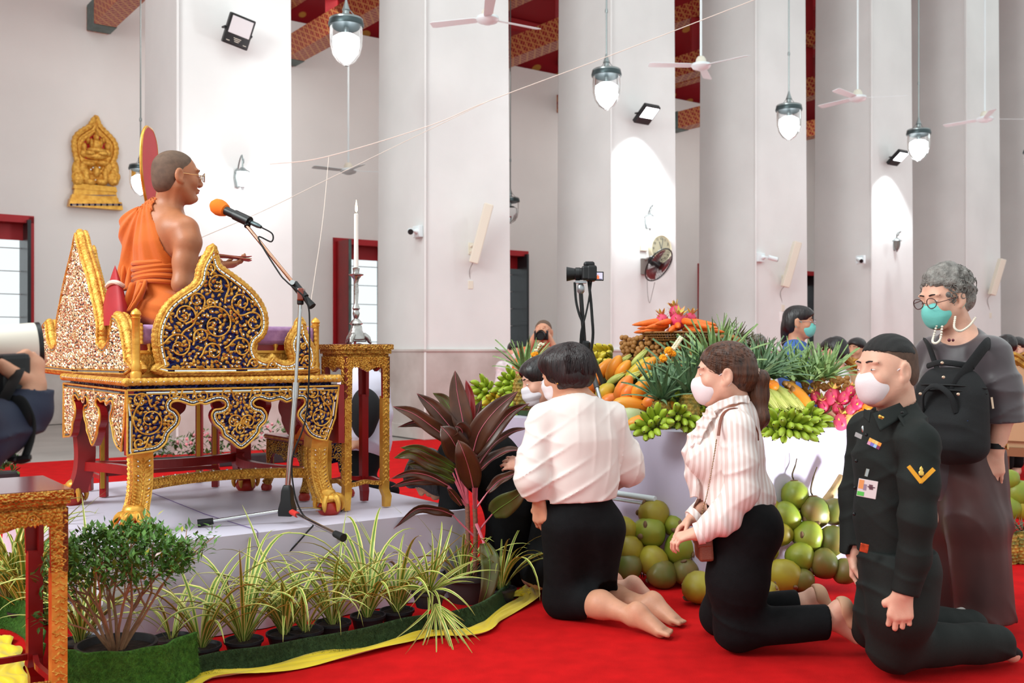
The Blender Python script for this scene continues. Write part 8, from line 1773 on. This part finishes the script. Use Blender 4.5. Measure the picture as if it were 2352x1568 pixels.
# flower beds beyond the dais
FPK=mat('pink_petal',(232,150,160),.6);GRN=mat('bed_leaf',(74,108,44),.55,var=.5,vscale=14,rgb2=(44,80,30))
def bed(p,w,d,h,label,seed):
 R_=random.Random(seed);root=thing('flower_planter',label,'planter',p);b=MB();b.box(p+ZZ*.05,(w,d,.1),Matrix.Rotation(ALPHA,3,'Z'));b.build('trough',POT,root,smooth=0,bevel=.01);f=MB();fl=MB()
 for k in range(int(420*w)):
  q=p+U*R_.uniform(-.5,.5)*w+N*R_.uniform(-.5,.5)*d+ZZ*(.1+h*R_.random());e=Vector((R_.gauss(0,1),R_.gauss(0,1),R_.gauss(.6,.6))).normalized();a,c,e=frame_of(e);L=R_.uniform(.04,.09);f.add([q,q+e*L*.5+a*L*.2,q+e*L,q+e*L*.5-a*L*.2],[(0,1,2),(0,2,3)])
 f.build('foliage',GRN,root,smooth=0,kind='stuff')
 for k in range(int(34*w)):
  q=p+U*R_.uniform(-.5,.5)*w+N*R_.uniform(-.5,.5)*d+ZZ*(.1+h*R_.uniform(.5,1.1));pom(fl,q,.018,0,10,k)
 fl.build('pink_flowers',FPK,root,kind='stuff')
bed(on(420,1072,0),.8,.18,.20,'green planter beyond the dais seen under the carved apron',1);bed(on(565,1066,0),.9,.18,.30,'pink-flowered planter seen between the throne legs',2);bed(on(-5,1112,0)+Vector((-.1,0,0)),.5,.2,.16,'pale-flowered planter at the frame edge by the gilt table',3)
# ---------------------------------------------------------------- smaller furniture and the people further off
bench=thing('red_bench','narrow red bench with gold-edged legs behind the throne','bench',thr(.52,1.36,PLAT_Z))
GE=mat('gold_leaf_paint',(206,156,52),.4,.4,bump=.2,bscale=60)
b=MB();b.box(thr(.52,1.36,.94),(.68,.38,.05),R);b.build('seat_board',LAC,bench,smooth=0,bevel=.006)
for u,n in((.22,1.20),(.22,1.50),(.82,1.24),(.82,1.5)):
 b=MB();b.bar(thr(u,n,PLAT_Z+.004),thr(u,n,.92),.036,.036);lg=b.build('leg',LAC,bench,smooth=0,bevel=.003);b=MB();b.bar(thr(u-.012,n-.018,PLAT_Z+.05),thr(u-.012,n-.018,.90),.020,.006,up=tuple(N));b.build('gold_strip',GE,lg,smooth=0)
for n in(1.2,1.5):b=MB();b.bar(thr(.22,n,.52),thr(.82,n,.52),.022,.02);b.build('stretcher',LAC,bench,smooth=0)
for u in(.22,.82):b=MB();b.bar(thr(u,1.2,.50),thr(u,1.5,.50),.022,.02);b.build('stretcher',LAC,bench,smooth=0)
st=thing('footstool','small carved and mirrored stool with claw feet beside the throne','stool',thr(1.12,.72,PLAT_Z))
def su(u,n,z):return thr(1.0+u,.48+n,z)
b=MB();b.box(su(.12,.24,.695),(.26,.50,.025),R);b.build('seat_board',LAC,st,smooth=0,bevel=.004)
b=MB();cor=[su(0,0,.695),su(.25,0,.695),su(.25,.48,.695),su(0,.48,.695)]
for i in range(4):rope(b,[cor[i],cor[(i+1)%4]],.012,.02,8,amp=.08)
b.build('moulding',GOLD,st)
for o_,ex,nn,w in((su(0,0,0),U,-N,.25),(su(0,.48,0),-N,-U,.48),(su(.25,0,0),N,U,.48)):
 pl=Pl(o_,ex,nn);P=[(0,.68),(0,.54),(.05,.53),(.06,.585),(.09,.61),(w/2-.05,.605),(w/2,.575),(w/2+.05,.605),(w-.09,.61),(w-.06,.585),(w-.05,.53),(w,.54),(w,.68)];b=MB();b.prism(P,pl.o-pl.n*.014,pl.ex,ZZ,pl.n,.014,0,1);a_=b.build('apron',[BLUEG,LAC],st,smooth=0);c=MB();arabesque(c,pl,inset_poly(P,.004),[(w*.25,.65,.02,0,1),(w*.75,.65,.02,PI,-1)],.0025,.014,0,3,.009,.5);c.build('scroll_carving',[GOLD,CHIP,RUBY],a_,smooth=25,kind='stuff')
for u,n,du,dn in((.02,.02,-1,-1),(.23,.02,1,-1),(.23,.46,1,1),(.02,.46,-1,1)):
 b=MB();b.tube(curve_pts([su(u,n,.68),su(u+du*.006,n+dn*.006,.58),su(u,n,.50),su(u+du*.02,n+dn*.02,.44)],10),[.026,.025,.024,.022,.020,.019,.019,.020,.022,.024,.026],8);lg=b.build('leg',GOLDC,st);b=MB();b.lathe([(.0,0),(.026,.004),(.03,.022),(.022,.04),(0,.045)],su(u+du*.02,n+dn*.02,PLAT_Z),14);b.build('ball_foot',BALLR,lg)
v=Vox(.008);v.ell(su(.12,.20,.745),(.10,.12,.05),None,.04).ell(su(.10,.30,.77),(.07,.10,.07),None,.04).cone(su(.02,.12,.74),su(-.01,.1,.66),.04,.03,.03);v.disp(creases((.4,.6,.5),60,.010,7,1,2.5));rb=vput(v,'folded_robe',ORANGE);tag(rb,'bundle of saffron cloth lying on the small carved stool','cloth')
# simple seated or standing people of the background
def bystander(label,head,Y,hh,fwd,cloth,hair='short',skin=SKINP,mask=None,pose='sit',collar=None,glasses=False,hairm=None,arms='lap',h=.010,up=(0,0,1),pant=None):
 """head: px of the head centre; hh: head height in metres"""
 c=A(head[0],head[1],Y);f=Vector(fwd).normalized();rt=f.cross(ZZ).normalized();k=hh/.225
 root=thing('person',label,'person',(c.x,c.y,0));hd=Head(c,f,up,hh)
 nk=c-ZZ*.165*k-f*.025;ch=nk-ZZ*.16*k;wa=nk-ZZ*.46*k-f*.01;v=Vox(h*.8)
 sh=[nk-ZZ*.035+rt*(q*.165*k)for q in(-1,1)]
 v.cone(wa,ch,.12*k,.13*k,.05,f,.7).cone(ch,nk-ZZ*.03,.125*k,.07*k,.04);hd.build(v,nk,.052)
 for q in sh:v.cone(nk-ZZ*.03,q,.055*k,.05*k,.03)
 d=Vox(h);d.cone(wa-ZZ*.03,ch,.145*k,.15*k,.05,f,.75).cone(ch,nk-ZZ*.05,.15*k,.08*k,.04)
 for i,q in enumerate(sh):
  sgn=(-1,1)[i];d.cone(nk-ZZ*.05,q,.075*k,.068*k,.04)
  if arms=='camera':el,wr=q-ZZ*.22*k+f*.14*k+rt*sgn*.10*k,c+f*.17*k+rt*sgn*.06*k-ZZ*.03
  elif arms=='raise' and i==0:el,wr=q-ZZ*.26*k+rt*sgn*.03,q-ZZ*.10*k+f*.16*k-rt*sgn*.05
  else:el,wr=q-ZZ*.27*k+rt*sgn*.05*k+f*.03,q-ZZ*.42*k+f*.22*k-rt*sgn*.06*k
  d.chain([q,el,wr-(wr-el)*.12],[.066*k,.056*k,.042*k],.03)if not(arms=='camera')else d.chain([q,q.lerp(el,.55)],[.066*k,.06*k],.03)
  v.chain([q,el,wr],[.05*k,.04*k,.028*k],.03);hand(v,wr,((wr-el).normalized()if arms!='camera' else(ZZ*.7+f*.3-rt*sgn*.3)),(-rt*sgn if arms=='camera' else-ZZ),.95*k,(.5,.6,.5),sgn)
 if pose=='stand':
  for q in(-1,1):d2=wa+rt*q*.09*k;fo=Vector((d2.x,d2.y,.05));v.cone(d2,fo,.08*k,.04*k,.03);v.cone(fo,fo+f*.14-ZZ*.02,.035,.03,.02)
 else:
  zz=max(.42,min(wa.z-.1,.5))
  for q in(-1,1):hp=Vector((wa.x,wa.y,min(wa.z-.12,.56)))+rt*q*.09*k;kn=hp+f*.40*k-ZZ*.02;fo=Vector((kn.x,kn.y,.06));v.cone(wa,hp,.12,.10,.04).cone(hp,kn,.075*k,.055*k,.03).cone(kn,fo,.05*k,.035*k,.03).cone(fo,fo+f*.14-ZZ*.02,.035,.03,.02)
 vput(v,'body',skin,root);d.disp(creases((.4,.2,1),45,.006,int(head[0]),1,3));top=vput(d,'jacket' if collar else 'top',cloth,root)
 t=Vox(h*1.1)
 if pose=='stand':
  for q in(-1,1):d2=wa+rt*q*.085*k;t.cone(d2,Vector((d2.x,d2.y,.12)),.115*k,.075*k,.05)
 else:
  for q in(-1,1):hp=Vector((wa.x,wa.y,min(wa.z-.12,.56)))+rt*q*.09*k;kn=hp+f*.40*k-ZZ*.02;t.cone(wa-ZZ*.02,hp,.13,.12,.05).cone(hp,kn,.095*k,.075*k,.04).cone(kn,Vector((kn.x,kn.y,.14)),.07*k,.06*k,.03)
 vput(t,'trousers',pant or BCLOTH,root)
 hm=hairm or HAIRB
 if hair=='shaved':hd.hair(root,mat('shaved_hair',(104,80,64),.7,var=.25,vscale=40,bump=.3,bscale=500),[((0,-.015,.035),(.0755,.0945,.0815))],[((0,.118,-.02),(.11,.105,.125)),((0,.0,-.10),(.10,.12,.075))],amp=.0004,h=.008)
 else:
  pr=[((0,-.02,.038),(.082,.102,.086)),((0,.03,.062),(.072,.070,.050))]
  if hair in('bob','tied'):pr.append(((0,-.05,-.02),(.080,.070,.075)))
  if hair=='tied':pr+=[((0,-.10,-.06),(.03,.03,.06)),((0,-.10,-.13),(.025,.022,.06))]
  hd.hair(root,hm,pr,[((0,.122,-.04),(.078,.085,.105))],amp=.0015,seed=int(head[0]),h=.007)
 if mask:hd.mask(root,mask,h=.006)
 hd.eyes(root)
 if not mask:b=MB();b.ell(hd.p(0,.093,-.055),(.018,.006,.007),hd.M);b.build('lips',LIP,root)
 if glasses:hd.glasses(root,mat('thin_frame',(120,110,120),.3,.5))
 if collar:b=MB();b.tube([nk+rt*(.075*k*math.cos(t_))+f*(.065*k*math.sin(t_))-ZZ*.015 for t_ in[i*PI/10 for i in range(21)]],.018*k,8);b.build('collar',collar,top)
 return root,hd,nk,rt,f
WSH=mat('white_uniform',(232,228,226),.7);BLUEJ=mat('blue_jacket',(62,98,164),.75,var=.1,vscale=10);LSH=mat('pale_blue_shirt',(206,214,236),.75)
r_,hd,nk,rt,f=bystander('woman in blue jacket with pink strap and green mask standing beyond the pineapples',(1836,740),7.4,.225,(.86,-.35,-.05),BLUEJ,'tied',SKIN,MASKG,'stand',glasses=True)
b=MB();b.tube(curve_pts([nk+rt*.10-f*.08-ZZ*.02,nk+rt*.10+ZZ*.02,nk+rt*.09+f*.09-ZZ*.06,nk+rt*.07+f*.15-ZZ*.20],12),.016,6,flat=.3);b.build('pink_strap',mat('pink_strap',(232,130,124),.6),r_)
b=MB();P=curve_pts([nk+rt*.07-f*.02+ZZ*.02,nk+rt*.06+f*.07-ZZ*.05,nk+f*.12-ZZ*.14,nk-rt*.05+f*.07-ZZ*.05],26)
for i,p in enumerate(P):b.ell(p,.008,nu=6,nv=5,m=i%3)
b.build('bead_necklace',[mat('bead_pink',(230,150,150),.3),mat('bead_cream',(230,220,180),.3),mat('bead_yellow',(220,180,90),.3)],r_)
bystander('grey-haired masked man seated beyond the fruit table',(1738,794),10.5,.225,(-.75,-.6,-.1),WSH,'short',SKINP,MASKW,hairm=HAIRG)
bystander('dark-haired person in white seated with back to the fruit, in a gilt chair',(1916,808),8.3,.225,(-.6,.6,-.2),WSH,'bob',SKINP)
bystander('seated woman in white with black hair and white mask beside the gilt chair',(1940,812),10.5,.21,(-.5,-.8,0),WSH,'bob',SKINP,MASKW)
bystander('seated person with very short hair between two officials',(1950,808),12.0,.225,(.6,-.6,0),WSH,'shaved',SKIN)
bystander('seated official in white uniform with black and gold shoulder boards',(1968,803),10.2,.225,(-.7,-.6,0),LSH,'short',SKIN,None,collar=mat('gold_board',(206,160,60),.4,.5))
bystander('seated man in dark suit at the frame edge beyond the grey-haired woman',(2336,803),9.6,.225,(-.6,-.7,0),BCLOTH,'short',SKINP,None,collar=WSH)
bystander('person in black seated behind the grey-haired woman\'s shoulder',(2312,800),8.8,.225,(.2,.95,0),BCLOTH,'short',SKINP)
bystander('masked person in green at the frame edge seated beyond the suited man',(2362,806),10.6,.22,(-.7,-.6,0),mat('dark_suit',(30,30,36),.7),'bob',SKINP,MASKG)
bystander('masked dark-haired woman in pale dress standing by the second pillar',(1181,806),12.6,.215,(.35,-.9,-.1),mat('pale_print_dress',(226,214,218),.7,var=.2,vscale=30),'short',SKINP,MASKW,'sit',arms='raise')
r_,hd,nk,rt,f=bystander('monk in saffron robe photographing with a black camera beyond the fruit',(1248,764),9.6,.235,(-.12,-.97,-.05),ORANGE,'shaved',SKIN,None,'stand',arms='camera',pant=ORANGE)
k_c=thing('monk_camera','black camera held to the face of the photographing monk','camera',hd.p(0,.17,-.02));q=hd.p(0,.19,-.015)
b=MB();b.box(q,(.13,.06,.09),hd.M);b.box(q+ZZ*.05,(.05,.05,.03),hd.M);b.build('body',BLK,k_c,smooth=0,bevel=.01);b=MB();Rl=Matrix(frame_of(hd.f)).transposed();b.lathe([(.042,.02),(.044,.11),(.04,.115),(.034,.10),(0,.10)],q,20,R=Rl);b.build('lens',BLK,k_c)
# the helper bent over behind the candle stand, with a black backpack on the floor side
yk=6.3;w0=A(838,960,yk);root=person('helper in pale lilac shirt bending down behind the candle stand',w0);v=Vox(.008);hd=Head(A(822,838,yk+.1),(-.5,.5,-.7),(-.5,.6,.6),.225);v.cone(A(845,1000,yk),A(836,900,yk),.12,.12,.05).cone(A(836,900,yk),A(830,868,yk),.12,.08,.04);hd.build(v,A(828,856,yk+.05),.05)
v.chain([A(866,890,yk-.02),A(876,985,yk-.05),A(826,1022,yk-.15)],[.05,.042,.028]);hand(v,A(828,1020,yk-.15),(-1,-.1,.1),(0,.3,-1),.95)
for q in(-.1,.1):v.cone(A(845,1010,yk),A(820,1120,yk+q),.08,.06,.03).cone(A(820,1120,yk+q),A(900,1135,yk+q),.055,.035,.03)
vput(v,'body',SKIN,root)
d=Vox(.008);d.cone(A(845,1010,yk),A(838,900,yk),.15,.15,.05).cone(A(838,900,yk),A(832,868,yk),.14,.09,.04).chain([A(864,885,yk-.02),A(878,950,yk-.04),A(872,1000,yk-.06),A(858,1008,yk-.08)],[.07,.06,.05,.048],.03).chain([A(800,885,yk+.05),A(790,980,yk+.02)],[.07,.06],.03);d.disp(creases((.4,.2,1),50,.007,17,1,3));vput(d,'shirt',mat('pale_lilac_shirt',(214,210,226),.7),root)
d=Vox(.009)
for q in(-.1,.1):d.cone(A(845,1010,yk),A(824,1112,yk+q),.12,.085,.05).cone(A(824,1115,yk+q),A(895,1128,yk+q),.08,.06,.03)
vput(d,'trousers',BCLOTH,root);hd.hair(root,HAIRB,[((0,-.02,.038),(.083,.103,.087))],[((0,.118,-.045),(.076,.085,.115))],h=.007)
v=Vox(.008);v.ell(A(836,950,yk-.20),(.085,.05,.155),None,.03).ell(A(846,935,yk-.2),(.07,.05,.09),None,.05);bo=vput(v,'black_backpack',CAN_ if 'CAN_' in globals()else mat('black_canvas',(24,24,26),.8));tag(bo,'plain black backpack on the back of the helper in lilac','backpack')
# gilt chairs of the officials
GC=mat('gilt_chair',(190,138,52),.35,.6,var=.3,vscale=20,rgb2=(130,84,36),bump=.3,bscale=60);GCW=mat('chair_wood',(140,92,60),.45);PADM=mat('chair_pad',(196,158,120),.7)
def gilt_chair(p,rz,label):
 root=thing('gilt_chair',label,'chair',p,rz,'gilded chairs of the officials');I4=Matrix.Identity(4)
 def add(nm,mb,m,**k):o=put(nm,mb.mesh(nm,m,40),root,world=False,**k);return o
 b=MB();b.box((0,0,.45),(.52,.50,.06));add('seat_rail',b,GCW);b=MB();b.box((0,0,.50),(.47,.45,.07));add('seat_pad',b,PADM,bevel=.02)
 for x in(-.23,.23):
  for y in(-.21,.21):b=MB();b.tube(curve_pts([(x,y,.43),(x*1.04,y*1.06,.3),(x,y,.15),(x*1.03,y*1.05,0)],8),[.026,.026,.024,.022,.02,.02,.019,.019,.022],8);add('leg',b,GCW)
  b=MB();b.tube(curve_pts([(x*1.02,.21,.44),(x*1.05,.20,.62),(x*1.08,.02,.66),(x*1.06,-.16,.63),(x,-.18,.46)],14),.018,8);add('armrest',b,GC)
 b=MB();ow_=[(-.22,0),(-.24,.2),(-.25,.40),(-.20,.50),(-.10,.54),(0,.60),(.10,.54),(.20,.50),(.25,.40),(.24,.2),(.22,0)];k=[(x,.22+z*.12,.50+z)for x,z in smooth_poly(ow_,3,False)];b.tube(k,.026,8);b.tube(curve_pts([(-.12,.285,1.04),(-.05,.29,1.11),(0,.295,1.13),(.05,.29,1.11),(.12,.285,1.04)],10),.018,8)
 for q in(-1,1):b.tube([(q*(.14+.05*math.cos(t)),.28,1.03+.05*math.sin(t))for t in[i*.5 for i in range(11)]],.012,6)
 add('carved_frame',b,GC);b=MB();b.prism([(x*.86,z*.9+.03)for x,z in ow_],Vector((0,.235,.50)),Vector((1,0,0)),Vector((0,.12,1)),Vector((0,1,0)),.03);add('back_pad',b,PADM)
 return root
gc=gilt_chair(A(2338,1050,7.6)*Vector((1,1,0))if False else Vector(((2344-CX)/F*7.3,7.3,0)),ALPHA+PI/2+.3,'gilded chair with tan pad at the frame edge behind the grey-haired woman')
for x,Y,rz,lb in((1952,8.0,ALPHA-PI/2+.9,'gilded chair under the dark-haired person in white'),(1744,10.5,2.2,'gilded chair under the grey-haired masked man'),(1968,10.2,2.2,'gilded chair under the official in white uniform'),(2336,9.6,2.3,'gilded chair under the suited man'),(2375,7.9,ALPHA+PI/2+.3,'gilded chair just entering at the frame edge')):
 copy_tree(gc,Vector(((x-CX)/F*Y,Y,0)),rz,lb)
